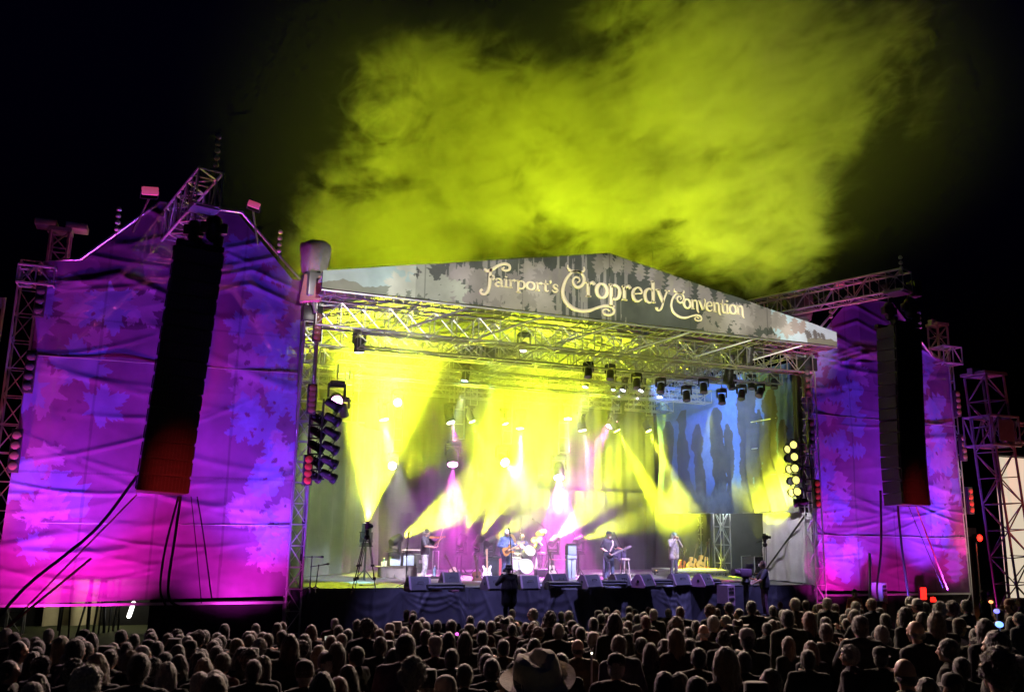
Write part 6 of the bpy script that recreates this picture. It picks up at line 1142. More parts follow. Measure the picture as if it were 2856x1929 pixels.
def hat(kind):
    if kind in HATS: return HATS[kind]
    mb = MB()
    if kind == 'cap':
        mb.lathe([(.093, 0), (.094, .04), (.08, .085), (.045, .108), (.012, .113), (.012, .12), (.001, .12)], (0, .012, .035), (0, 0, 1), 20); mb.add([(x, y, .04-.02*(abs(x)/.08)**2) for x, y in ((-.08, -.055), (-.07, -.13), (-.03, -.165), (.03, -.165), (.07, -.13), (.08, -.055))]+[(x, y, .034-.02*(abs(x)/.08)**2) for x, y in ((-.08, -.055), (-.07, -.13), (-.03, -.165), (.03, -.165), (.07, -.13), (.08, -.055))], [(0, 1, 2, 3, 4, 5), (11, 10, 9, 8, 7, 6)]+[(i, i+6, (i+1) % 6+6, (i+1) % 6) for i in range(6)])
    elif kind == 'beanie': mb.lathe([(.094, -.03), (.1, -.02), (.1, .02), (.095, .022), (.093, .06), (.075, .1), (.04, .122), (.001, .126)], (0, .014, .03), (0, .1, 1), 20)
    elif kind == 'bucket': mb.lathe([(.15, -.045), (.15, -.04), (.1, .02), (.095, .09), (.085, .1), (.001, .1), (.001, .095), (.08, .09), (.095, .01)], (0, .012, .035), (0, 0, 1), 22)
    elif kind in ('fedora', 'wide'):
        B = .155 if kind == 'fedora' else .2; n = 30; vs = []; prof = [(.096, 0), (.125, -.004), (B, .004), (B, .009), (.125, .003), (.099, .008), (.099, .04), (.094, .085), (.082, .11), (.05, .118), (.02, .105), (.001, .1)]
        for r, h in prof:
            for j in range(n):
                a = 2*math.pi*j/n; x, y = r*math.cos(a), r*math.sin(a)*1.1; z = h+(.018*(abs(math.cos(a))**2) if r > .12 else 0)
                if h > .09: z -= .03*math.exp(-(x/.03)**2)
                if h > .05 and y < -.03: x *= .86
                vs.append((x, .012+y, .04+z))
        k = len(prof); mb.add(vs, [(i*n+j, i*n+(j+1) % n, (i+1)*n+(j+1) % n, (i+1)*n+j) for i in range(k-1) for j in range(n)])
    HATS[kind] = mb.mesh('hat', HATM, .9); return HATS[kind]
def hatband():
    if 'band' not in HATS: HATS['band'] = MB().lathe([(.101, .008), (.101, .034), (.1, .036)], (0, .012, .04), (0, 0, 1), 24).mesh('hat_band', pm('dark hat ribbon', (.012, .011, .01), .6), .9)
    return HATS['band']
def attach(nm, me, par, J, col=None, s=1., tilt=None):
    o = link(nm, me, par); R = headrot(J); o.matrix_local = Matrix.Translation(J['head']) @ R.to_4x4() @ Matrix.Scale(s, 4) @ (tilt or Matrix.Identity(4))
    if col: o.color = (*col, 1)
    return o
def person(label, loc, rz, J, shirt, trousers, hairk, hairc, sleeves='l', hatk=None, hatc=None, fat=0., vox=.0085, skin=None, coat=0., beard=None, shoes=(.03, .03, .03), H=1.75, curl=.6, face=True, hs=1.0):
    mb = MB(); trunk(mb, J, 0, fat*.9)
    for s, q in (('L', 1), ('R', -1)): arm(mb, J, s); hand(mb, J['wr'+s], J['el'+s], q, J['hand'+s], curl)
    legs(mb, J); head(mb, J, hs); body = remesh(mb, vox, 2, 'person'); body.materials.append(skin or SKIN)
    b = tag(link('person', body), label, 'person'); b.location = loc; b.rotation_euler = (0, 0, rz); b.scale = (H/1.75,)*3
    mb = MB(); trunk(mb, J, .014, fat)
    for s in 'LR': arm(mb, J, s, .016, sleeves == 'l', None if sleeves == 'l' else .85)
    if coat: hm = (J['hipL']+J['hipR'])/2; [mb.capsule(J['hip'+s], J['hip'+s].lerp(J['knee'+s], coat)+V((0, .0, 0)), .12+fat*.5, .125+fat*.4, 12) for s in 'LR']
    o = link('shirt' if sleeves == 's' else 'jacket', remesh(mb, .014, 2, 'shirt'), b); o.data.materials.append(CLOM); o.color = (*shirt, 1)
    mb = MB(); legs(mb, J, .016); [mb.capsule(J['hip'+s]+V((0, 0, .06)), J['hip'+s], .115+fat*.6, .11+fat*.3, 12) for s in 'LR']; o = link('trousers', remesh(mb, .015, 2, 'trousers'), b); o.data.materials.append(CLOM); o.color = (*trousers, 1)
    for s in 'LR':
        a = J['ank'+s]; mb = MB(); mb.capsule(a+V((0, .04, -.032)), a+V((0, -.16, -.042)), .046, .042, 10); mb.capsule(a, a+V((0, .03, -.03)), .05, .05, 8); o = link('shoe', remesh(mb, .014, 1, 'shoe'), b); o.data.materials.append(CLOM); o.color = (*shoes, 1)
    if hairk: attach('hair', hair(hairk), b, J, hairc, hs)
    if hatk:
        attach('hat', hat(hatk), b, J, hatc, hs)
        if hatk in ('fedora', 'wide'): attach('hat_band', hatband(), b, J, None, hs)
    if face:
        e = MB().ell((0, 0, 0), (.011, .011, .011), None, 8, 6).mesh('eye', pm('eye', (.05, .035, .03), .2), 1.); R = headrot(J)
        for q in (-1, 1): o = link('eye', e, b); o.location = J['head']+R @ V((q*.031*hs, -.083*hs, .006*hs))
        o = link('mouth', MB().ell((0, 0, 0), (.024, .008, .005), None, 8, 6).mesh('mouth', pm('lips', (.35, .12, .1), .5), 1.), b); o.location = J['head']+R @ V((0, -.083*hs, -.052*hs)); o.rotation_euler = R.to_euler()
    if beard: mb = MB(); mb.ell((0, -.055, -.075), (.05, .04, .045)); mb.ell((0, -.07, -.05), (.04, .03, .02)); attach('beard', _beard(mb), b, J, beard, hs)
    return b
def _beard(mb): m = remesh(mb, .012, 2, 'beard'); m.materials.append(HAIRM); return m
def feet(px, py, z=DK): p = atz(px*1.2289, py*1.2289, z); p.z = z; return p
BLUEJ = (.09, .12, .25)
# violinist, turned towards the middle of the stage
J = joints(wrR=(.02, -.36, 1.12), elR=(-.30, -.14, 1.16), elL=(.26, -.26, 1.22), wrL=(.20, -.50, 1.40), head=(.02, -.05, 1.62), look=(.25, -1, -.12), kneeR=(-.12, -.05, .5), ankR=(-.17, .0, .08), ankL=(.15, .06, .08), handL=(.2, -.6, .5), handR=(.5, -.6, .1))
pv = feet(962, 1314); VR = math.radians(52)
person('violinist in a dark T-shirt, knitted cap and pale baggy trousers', pv, VR, J, (.05, .05, .07), (.42, .45, .48), 'pony', (.35, .28, .26), 's', 'beanie', (.05, .03, .04), .02, H=1.74, beard=(.3, .25, .22))
def inp(p, rz, q, H=1.75): return p+Matrix.Rotation(rz, 3, 'Z') @ (V(q)*(H/1.75))
def violin():
    a, b = inp(pv, VR, (.10, -.12, 1.47), 1.74), inp(pv, VR, (.22, -.62, 1.47), 1.74); up = (b-a).normalized(); f = V((0, -.25, 1)); f = (f-up*f.dot(up)).normalized(); x = up.cross(-f).normalized(); M = Matrix((x, -f, up)).transposed(); t = thing('violin', 'violin held under the chin of the violinist', 'violin'); t.matrix_world = Matrix.Translation(a) @ M.to_4x4()
    h = [(0, 0), (.07, .005), (.1, .06), (.09, .12), (.055, .17), (.05, .2), (.075, .25), (.085, .3), (.06, .35), (0, .36)]; P = [tuple(q) for q in spline(h, 4)]; o = [(x, z) for x, z in P]+[(-x, z) for x, z in reversed(P[1:-1])]; W_ = pm('violin varnish', (.48, .2, .08), .25, 0, .15, 14, coat=.5)
    mb = MB(); mb.prism(o, (0, .02, 0), V((1, 0, 0)), V((0, 0, 1)), .04); mb.build('body', W_, t, .6); mb = MB(); mb.box((-.02, -.045, .14), (.02, -.03, .42)); mb.build('fingerboard', ROSE, t); mb = MB(); mb.tube([(0, -.02, .36), (0, -.02, .54)], .014, 6); mb.ell((0, -.03, .56), (.016, .03, .02)); mb.build('neck', W_, t); mb = MB(); mb.box((-.025, -.05, .13), (.025, -.02, .137)); mb.build('bridge', MAPLE, t); mb = MB(); [mb.tube([(-.03, -.02, .49+.02*i), (.03, -.02, .49+.02*i)], .005, 4) for i in range(3)]; mb.build('pegs', ROSE, t)
    q = inp(pv, VR, (.06, -.43, 1.13), 1.74); d = V((.26, -.12, .95)).normalized(); mb = MB(); mb.tube([q-d*.05, q+d*.35+V((.015, 0, 0)), q+d*.7], .007, 5); mb.tube([q+V((.022, 0, 0)), q+d*.69+V((.02, 0, 0))], .004, 4); tag(mb.build('violin_bow', pm('bow wood', (.6, .4, .3), .4)), 'upright violin bow in the hand of the violinist', 'bow')
violin()
# guitarist
J = joints(elR=(-.30, .02, 1.16), wrR=(-.08, -.24, 1.06), elL=(.30, -.06, 1.16), wrL=(.33, -.34, 1.18), head=(.0, -.06, 1.61), look=(.15, -1, -.3), handL=(.2, -.3, .6), handR=(.6, -.5, -.3))
pg = feet(1147, 1314); GR = math.radians(14)
person('grey haired guitarist in a patterned blue shirt and jeans', pg, GR, J, BLUEJ, (.09, .13, .24), 'short', (.78, .74, .72), 'l', None, None, .03, H=1.80)
g0 = inp(pg, GR, (-.26, -.2, .92), 1.8); g1 = inp(pg, GR, (.52, -.42, 1.30), 1.8); guitar('electric_guitar', 'amber electric guitar held by the grey haired guitarist', g0, g1-g0, (.1, -1, .1), 'electric', pm('amber sunburst', (.55, .28, .08), .25, 0, .3, 6, coat=.5), None, MAPLE, s=(g1-g0).length/.97, pg=pm('tortoise plate', (.2, .08, .03), .3))
strap('pale guitar strap over the shoulder of the grey haired guitarist', [inp(pg, GR, (.02, -.14, 1.2), 1.8), inp(pg, GR, (.12, -.12, 1.42), 1.8), inp(pg, GR, (.14, .05, 1.47), 1.8)], .02, pm('strap cloth', (.3, .25, .3), .7), 'guitar_strap')
# drummer, seated behind the kit
J = joints(hipL=(.11, .02, .56), hipR=(-.11, .02, .56), kneeL=(.2, -.38, .55), kneeR=(-.2, -.38, .55), ankL=(.22, -.4, .1), ankR=(-.22, -.42, .1), belly=(0, .02, .74), chest=(0, 0, .96), shL=(.19, .0, 1.08), shR=(-.19, .0, 1.08), neck=(0, 0, 1.14), head=(.0, -.04, 1.29), elL=(.30, -.08, .84), wrL=(.14, -.36, .84), elR=(-.30, -.1, .86), wrR=(-.1, -.36, .88), look=(.2, -1, -.35), handL=(0, -1, -.1), handR=(.2, -1, .1))
pd_ = pl(zb(835, 265), 7.4); zt = pd_.z; hd = 1.29+.12; base = V((pd_.x, 7.4, max(DK+.062, zt-hd)))
person('white haired drummer seated behind the drums in a dark blue T-shirt', base, .1, J, (.06, .09, .2), (.05, .05, .06), 'short', (.85, .85, .83), 's', None, None, .03)
t = thing('drum_throne', 'round black drum stool under the drummer', 'stool', (base.x, 7.45, DK+.06)); zs = base.z-DK-.06+.44; mb = MB(); mb.lathe([(.17, zs-.06), (.18, zs-.03), (.17, zs), (.05, zs+.005)], (0, 0, 0), (0, 0, 1), 16); mb.build('seat', BLK, t, .6); mb = MB(); mb.tube([(0, 0, .0), (0, 0, zs-.05)], .025, 6); [mb.tube([(0, 0, .25), (.25*math.cos(a), .25*math.sin(a), 0)], .012, 5) for a in (0, 2.1, 4.2)]; mb.build('stand', CHROME, t)
for lab, q, d in (('drum stick in the hand of the drummer nearer the big tom', (.14, -.42, .86), (-.2, -.8, .35)), ('drum stick in the hand of the drummer nearer the guitarist', (-.1, -.42, .9), (.25, -.8, .25))):
    a = inp(base, .1, q); b = a+V(d).normalized()*.38; mb = MB(); mb.tube([a-(b-a)*.1, b], [.008, .006], 5); tag(mb.build('drum_stick', MAPLE), lab, 'drum stick')
# bassist
J = joints(elR=(-.30, .06, 1.16), wrR=(-.14, -.22, .98), elL=(.32, -.05, 1.18), wrL=(.50, -.30, 1.10), head=(.0, -.03, 1.63), look=(.1, -1, .0), kneeL=(.13, -.05, .5), ankL=(.15, -.02, .08), handL=(.3, -.2, .7), handR=(.5, -.6, -.5), ankR=(-.14, .03, .08))
pb = feet(1382, 1316); BR = math.radians(8)
person('smiling bassist in a black T-shirt, small black hat and jeans', pb, BR, J, (.025, .025, .035), (.10, .12, .22), 'bald', (.3, .28, .26), 's', 'fedora', (.02, .02, .025), .02, H=1.76, beard=(.7, .66, .62))
g0 = inp(pb, BR, (-.32, -.2, .82), 1.76); g1 = inp(pb, BR, (.76, -.36, 1.24), 1.76); guitar('bass_guitar', 'dark long necked bass guitar held by the bassist', g0, g1-g0, (.05, -1, .15), 'bass', pm('black lacquer', (.03, .03, .05), .15, 0, .2, 5, coat=.8), None, pm('grey neck', (.3, .28, .3), .35), s=(g1-g0).length/1.09, pg=CHROME)
strap('pale strap across the chest of the bassist', [inp(pb, BR, (-.05, -.15, 1.05), 1.76), inp(pb, BR, (.08, -.15, 1.3), 1.76), inp(pb, BR, (.12, -.02, 1.46), 1.76), inp(pb, BR, (.05, .13, 1.3), 1.76)], .022, pm('pale strap', (.6, .45, .42), .7), 'guitar_strap')
# harmonica player
J = joints(elR=(-.27, -.16, 1.22), wrR=(-.06, -.20, 1.49), elL=(.27, -.16, 1.22), wrL=(.07, -.20, 1.48), head=(.0, -.05, 1.61), look=(.15, -1, -.2), handL=(-.3, -.35, .6), handR=(.3, -.35, .6))
ph = feet(1530, 1311); HR = math.radians(6)
person('harmonica player in a pale mauve jacket and grey cap, hands at his mouth', ph, HR, J, (.26, .21, .25), (.06, .06, .09), 'long', (.4, .36, .33), 'l', 'cap', (.12, .16, .22), .03, H=1.78, coat=.3, curl=1.1)
t = thing('harmonica', 'harmonica cupped in the hands of the harmonica player', 'harmonica', inp(ph, HR, (0, -.19, 1.55), 1.78), HR); mb = MB(); mb.box((-.06, -.015, -.014), (.06, .015, .014), 0, .004); mb.build('comb', BLK, t); mb = MB(); mb.box((-.055, -.018, .006), (.055, .0, .017), 0, .003); mb.build('cover_plate', CHROME, t)
J = joints(elR=(-.3, -.1, 1.15), wrR=(-.15, -.3, 1.1), elL=(.3, -.1, 1.15), wrL=(.15, -.3, 1.08), look=(-.4, -1, -.1))
person('dim stagehand in black behind the cases in the wing opening', V((aty(2080, 1560, 8.8).x, 8.8, DK)), -.5, J, (.03, .03, .03), (.03, .03, .03), 'short', (.03, .025, .02), vox=.011, H=1.72)
# pit: photographer and camera operator stand on the pit step
def pit_step(label, x, y, w, z):
    t = thing('pit_step', label, 'platform', (x, y, 0)); mb = MB(); mb.box((-w/2, -.45, z-.08), (w/2, .45, z), 0, .01); mb.build('tread', BLKM, t)
    for sx in (-1, 1): mb = MB(); mb.tube([(sx*(w/2-.06), -.4, 0), (sx*(w/2-.06), -.4, z-.08)], .03, 6); mb.tube([(sx*(w/2-.06), .4, 0), (sx*(w/2-.06), .4, z-.08)], .03, 6); mb.build('leg', BLKM, t)
tp = aty(1157*1.2289, 1279*1.2289, -1.7); pz = tp.z-1.79
pit_step('dark pit step under the photographer', tp.x, -1.7, 1.2, pz)
J = joints(elR=(-.33, -.16, 1.2), wrR=(-.10, -.24, 1.50), elL=(.33, -.16, 1.2), wrL=(.10, -.24, 1.48), head=(.02, -.04, 1.62), look=(-.25, -1, .05), handL=(-.5, -.4, .4), handR=(.5, -.4, .4))
person('dark photographer in a brimmed hat and bulky coat standing in the pit', V((tp.x, -1.7, pz)), math.pi+.15, J, (.012, .011, .011), (.012, .012, .013), 'short', (.02, .02, .02), 'l', 'bucket', (.012, .011, .011), .07, H=1.76, coat=.55, face=True)
c = inp(V((tp.x, -1.7, pz)), math.pi+.15, (.0, -.27, 1.58), 1.76); t = thing('photo_camera', 'camera raised to the eye of the pit photographer', 'camera', c, math.pi); mb = MB(); mb.box((-.07, -.04, -.05), (.07, .04, .05), 0, .012); mb.box((-.03, -.03, .05), (.03, .03, .075), 0, .01); mb.build('camera_body', BLK, t); mb = MB(); mb.lathe([(.04, .03), (.042, .12), (.036, .125)], (0, 0, 0), (0, -1, 0), 14); mb.build('camera_lens', BLKM, t)
tp = aty(1733*1.2289, 1273*1.2289, -1.6); pz = tp.z-1.77
pit_step('dark pit step under the headset camera operator', tp.x, -1.6, 1.6, pz)
J = joints(elL=(.27, -.18, 1.16), wrL=(.16, -.42, 1.02), elR=(-.27, -.18, 1.16), wrR=(-.14, -.44, 1.02), head=(.0, -.05, 1.62), look=(.0, -1, -.15), handL=(0, -1, .1), handR=(0, -1, .1))
CR = math.radians(-112)
person('headset camera operator in a dark top standing in the pit beside a jib', V((tp.x, -1.6, pz)), CR, J, (.035, .03, .045), (.16, .06, .12), 'short', (.22, .08, .07), 's', None, None, .03, H=1.78)
hp = inp(V((tp.x, -1.6, pz)), CR, (0, -.03, 1.64), 1.78); t = thing('headset', 'headset on the head of the pit camera operator', 'headset', hp, CR); mb = MB(); mb.tube([(.095*math.cos(a), 0, .02+.125*math.sin(a)) for a in np.linspace(0, math.pi, 12)], .012, 6); mb.build('band', BLK, t)
for s in (-1, 1): mb = MB(); mb.lathe([(.035, 0), (.038, .02), (.03, .03)], (s*.085, 0, .0), (s, 0, 0), 12); mb.build('ear_cup', BLK, t, .6)
def jib():
    c = aty(1692*1.2289, 1305*1.2289, -1.5); t = thing('video_camera', 'mauve lit video camera with a viewfinder on its pit pedestal', 'video camera', c, .2); MV = pm('mauve camera shell', (.2, .11, .2), .4); mb = MB(); mb.box((-.32, -.11, -.05), (.2, .11, .22), 0, .03); mb.build('camera_body', MV, t); mb = MB(); mb.lathe([(.09, 0), (.1, .1), (.12, .25), (.11, .26)], (-.32, 0, .08), (-1, 0, .12), 16); mb.build('camera_lens', MV, t); mb = MB(); mb.box((.12, -.1, .22), (.3, .1, .38), 0, .02); mb.build('viewfinder', BLK, t); mb = MB(); mb.box((.285, -.08, .24), (.305, .08, .36)); mb.build('viewfinder_screen', glow('viewfinder glow', (.85, .9, 1.), .9), t)
    mb = MB(); mb.lathe([(.14, -.3), (.16, -.2), (.1, -.1), (.12, -.05)], (0, 0, 0), (0, 0, 1), 14); mb.tube([(0, 0, -.3), (0, 0, -c.z)], .09, 10); mb.build('pedestal', BLKM, t); mb = MB(); mb.tube([(.1, -.1, -.08), (.45, -.25, -.2)], .018, 6); mb.tube([(.1, .1, -.08), (.45, .25, -.2)], .018, 6); mb.build('pan_handle', pm('orange grip', (.6, .2, .08), .5), t)
jib()
# ================================================================ CROWD
# x, head top y, head width (in pixels of four enlargements of the crowd), hair kind + colour (+ coat colour)
CROWD = {0: """445,480,100,sg 330,545,125,sd 215,580,160,ld 530,550,150,lo 660,575,175,sd 830,515,110,bd 1090,490,90,sd 1320,480,110,ld 1410,510,130,sd 1510,535,95,sn 1580,480,100,cd 1660,540,120,sg 1765,500,130,cn 1865,490,75,sd 2030,440,90,ld
2245,505,95,sr 1275,630,125,sg 1400,590,130,sd 1040,600,115,bg 800,615,120,sd 910,610,130,Kd 1150,610,95,sd 1570,615,100,bd 1915,585,100,sn 1975,580,85,sd 2120,575,120,sn 2165,650,110,ld 300,685,155,ln 120,750,125,sd 1140,665,130,co 945,685,200,bo
730,790,250,cw 1220,690,230,sd,g 1560,770,185,lg 1630,710,160,bn 1740,705,135,ld 1860,760,150,lo 1995,700,130,sn,t 2255,665,130,cn 355,875,175,bn 290,950,190,sg 1970,870,235,bo 2310,750,130,sd 60,470,100,lg 560,690,120,sd 1450,700,140,sd""",
700: """70,435,90,sg 210,425,110,sn 295,420,72,sr 520,440,110,br 745,390,90,sg 790,450,90,sd 870,485,90,sd 970,400,75,sn 1050,378,130,cn 1090,435,110,sr 1220,425,95,Bg 1330,405,112,Kg 1440,340,90,sd 1470,405,110,lo 1535,385,65,sn 1600,415,80,sg 1690,415,80,sd
1800,405,110,sn 1940,440,80,Cg 2000,365,90,sd 2045,410,100,sd 2140,425,80,sn 2200,370,72,sn 2275,380,105,Fd 1180,480,80,sr 1240,500,60,sr 60,550,85,cg 390,520,160,ln 505,520,140,ld 690,540,90,sr 790,525,110,sn 370,625,140,sg 640,630,145,lo 810,595,170,ln
1130,550,150,un 1340,515,185,sn,g 1570,490,122,sn 1700,535,150,Cg 1920,500,140,ld 2090,495,122,sd 1240,605,100,sn 110,735,165,ln 530,740,190,Bn,n 930,800,180,bn 640,865,240,ld 850,895,200,sr 1525,700,240,cg 1790,875,215,Bg,g 2260,570,140,sd,t 1440,620,130,bd 960,640,130,sd 2080,700,170,sd""",
1400: """90,310,80,sg 300,300,90,sg 420,315,112,cd 550,330,72,sg 630,320,90,sg 855,310,85,Cd 935,290,76,sn 1040,310,80,sr 1025,335,132,ld 1160,285,80,sd 1215,305,65,sd 1320,285,65,sr 1390,305,85,sg 1495,305,72,sg 1630,285,90,sr 1880,255,92,cr 1960,300,72,sr 2060,245,80,sd
2250,230,92,sd 2120,300,82,sn 100,370,80,sg 30,380,72,sg 1160,335,82,sn 1225,350,65,sn 1290,330,90,sd 420,400,92,lr 270,440,92,cr 325,455,112,cr 490,435,122,sg 740,465,92,sn 855,390,112,sd 990,450,132,ln 1085,465,82,sg 1320,365,100,sr 1600,360,132,co 1890,355,122,sg
1780,410,82,sd 2000,360,92,sg 2140,395,150,Wn 2210,460,150,Cw 120,435,102,sd 825,515,122,Bg 715,565,150,zn,t 1590,470,150,lo 1830,450,132,zg 1990,480,132,cn 1120,535,160,so,g 150,650,132,sn 270,570,132,bd 1340,600,142,ld 980,680,190,Cd 345,735,250,Fc,t 2030,635,212,lo
1500,570,180,Kd 640,440,100,sd 1720,640,170,sd 560,700,150,sd 1250,560,120,sd 1650,860,200,bd,w""",
2136: """130,240,60,sr 255,205,92,sg 385,230,72,sn 490,255,72,sr 555,205,92,sg 800,235,82,sg 940,205,82,sr 1280,195,92,sg 1370,205,112,Cw 1470,245,82,sn 1570,230,112,cg 1655,220,122,cn 1800,220,112,sd 1975,140,92,ld 2190,205,90,Cr 2310,205,65,sr 60,275,82,sn
150,310,92,sn 235,310,122,sd 445,275,72,sn 510,320,82,sn 575,300,82,sg 640,265,82,sn 725,305,82,sg 870,300,65,sr 800,305,102,sg 1035,295,82,sn 1240,285,112,ld 1430,330,112,bo 1555,320,132,lo 1700,370,122,Cn 1505,380,102,sd 90,400,102,sn 440,335,122,lr 360,415,82,cn 580,375,112,sn
680,350,72,sd 840,360,152,sn 720,385,82,sn 1120,360,112,sd 1200,370,72,lo 1390,395,162,zg 565,425,142,sn 1010,450,152,sg,g 1950,380,152,ln 195,550,132,lo 420,585,122,lr 760,605,142,cg 2150,485,232,bd 2080,595,330,cn 2310,720,130,sg 1290,720,240,zn,t 30,430,90,sd 2290,330,100,sd 2080,300,90,sd 1840,470,130,sd,n 1600,560,170,sd 930,560,150,sd 2200,380,100,bd"""}
HC = {'g': ('grey', (.30, .27, .25)), 'w': ('white', (.42, .40, .38)), 'd': ('dark', (.018, .014, .012)), 'n': ('brown', (.05, .028, .018)), 'r': ('reddish', (.16, .06, .04)), 'o': ('blond', (.22, .15, .09)), 'c': ('cream', (.62, .54, .44))}
HK = {'s': ('short', 'short'), 'l': ('long', 'long'), 'c': ('curly', 'curly'), 'b': ('bobbed', 'bob'), 'u': ('bunned', 'bun'), 'z': ('thinning', 'bald')}
HT = {'C': ('baseball cap', 'cap'), 'B': ('knitted hat', 'beanie'), 'K': ('bucket hat', 'bucket'), 'F': ('fedora', 'fedora'), 'W': ('wide brimmed hat', 'wide')}
CT = {'b': ('black', (.014, .014, .015)), 'd': ('dark grey', (.03, .03, .032)), 'm': ('dark red', (.06, .018, .02)), 'n': ('brown', (.075, .048, .022)), 'v': ('navy', (.015, .02, .045)), 'g': ('grey', (.10, .10, .105)), 't': ('tan', (.14, .105, .06)), 'w': ('pale pink', (.35, .26, .25)), 'o': ('olive', (.04, .045, .02))}
LAND = [(40, 'outer corner of the tall wing'), (150, 'slanted dark cable foot'), (250, 'cream lit gap'), (390, 'tall speaker column'), (500, 'angled thin line of the tall wing'), (610, 'stage end of the tall wing'), (705, 'twin boom microphones'), (830, 'tripod in the yellow beam'), (900, 'pale blue amplifier'), (965, 'violinist'), (1075, 'dark brown guitar'), (1155, 'pit photographer'), (1205, 'bass drum'), (1255, 'white topped guitar'), (1310, 'amplifier stack'), (1385, 'bassist'), (1455, 'mauve cheeked monitor'), (1530, 'harmonica player'), (1600, 'amber guitar'), (1665, 'mauve front fill'), (1735, 'headset operator'), (1800, 'white cloth wall'), (1870, 'near edge of the far wing'), (1940, 'orange vest'), (2000, 'grey front fill'), (2060, 'far speaker column'), (2110, 'red beacon pair'), (2180, 'outer edge of the far wing'), (2240, 'screen tower'), (2310, 'bright side screen')]
def protos():
    P = []
    for k, (kw, fat) in enumerate(((dict(), .02), (dict(elL=(.24, -.02, 1.15), wrL=(.06, -.24, 1.12), elR=(-.24, -.02, 1.15), wrR=(-.06, -.23, 1.14), handL=(-1, -.2, .1), handR=(1, -.2, .1)), .03), (dict(shL=(.165, .01, 1.41), shR=(-.165, .01, 1.41), elL=(.21, .03, 1.13), elR=(-.21, .03, 1.13), wrL=(.2, -.12, .95), wrR=(-.2, -.12, .95)), .0),
                                   (dict(elL=(.23, -.12, 1.2), wrL=(.06, -.3, 1.36), elR=(-.23, -.12, 1.2), wrR=(-.06, -.3, 1.36), handL=(-.2, -.3, .9), handR=(.2, -.3, .9)), .01), (dict(shL=(.21, .01, 1.42), shR=(-.21, .01, 1.42), elL=(.29, .04, 1.13), elR=(-.29, .04, 1.13), wrL=(.27, -.04, .9), wrR=(-.27, -.04, .9)), .06))):
        J = joints(**kw); mb = MB(); trunk(mb, J, 0, fat*.9)
        for s, q in (('L', 1), ('R', -1)): arm(mb, J, s); hand(mb, J['wr'+s], J['el'+s], q, J['hand'+s], .6)
        legs(mb, J); head(mb, J); bm = remesh(mb, .0115, 2, 'person'); bm.materials.append(SKIN)
        mb = MB(); trunk(mb, J, .022, fat); [arm(mb, J, s, .024) for s in 'LR']; [mb.capsule(J['hip'+s]+V((0, 0, .1)), J['hip'+s]+V((0, 0, -.06)), .125+fat*.5, .13+fat*.5, 10) for s in 'LR']; mb.capsule(J['neck']+V((0, .02, -.04)), J['neck']+V((0, .02, .005)), .075, .066, 12)
        jm = remesh(mb, .018, 3, 'jacket'); jm.materials.append(CLOM); wrinkle(jm, k)
        mb = MB(); legs(mb, J, .02); tm = remesh(mb, .02, 2, 'trousers'); tm.materials.append(CLOM); P.append((J, bm, jm, tm))
    return P
def wrinkle(me, k):
    for v in me.vertices:
        c = v.co; v.co = c+v.normal*(.012*noise.noise(V((c.x*9+k*5, c.y*9, c.z*5)))+.006*noise.noise(V((c.x*25, c.y*25, c.z*14+k))))
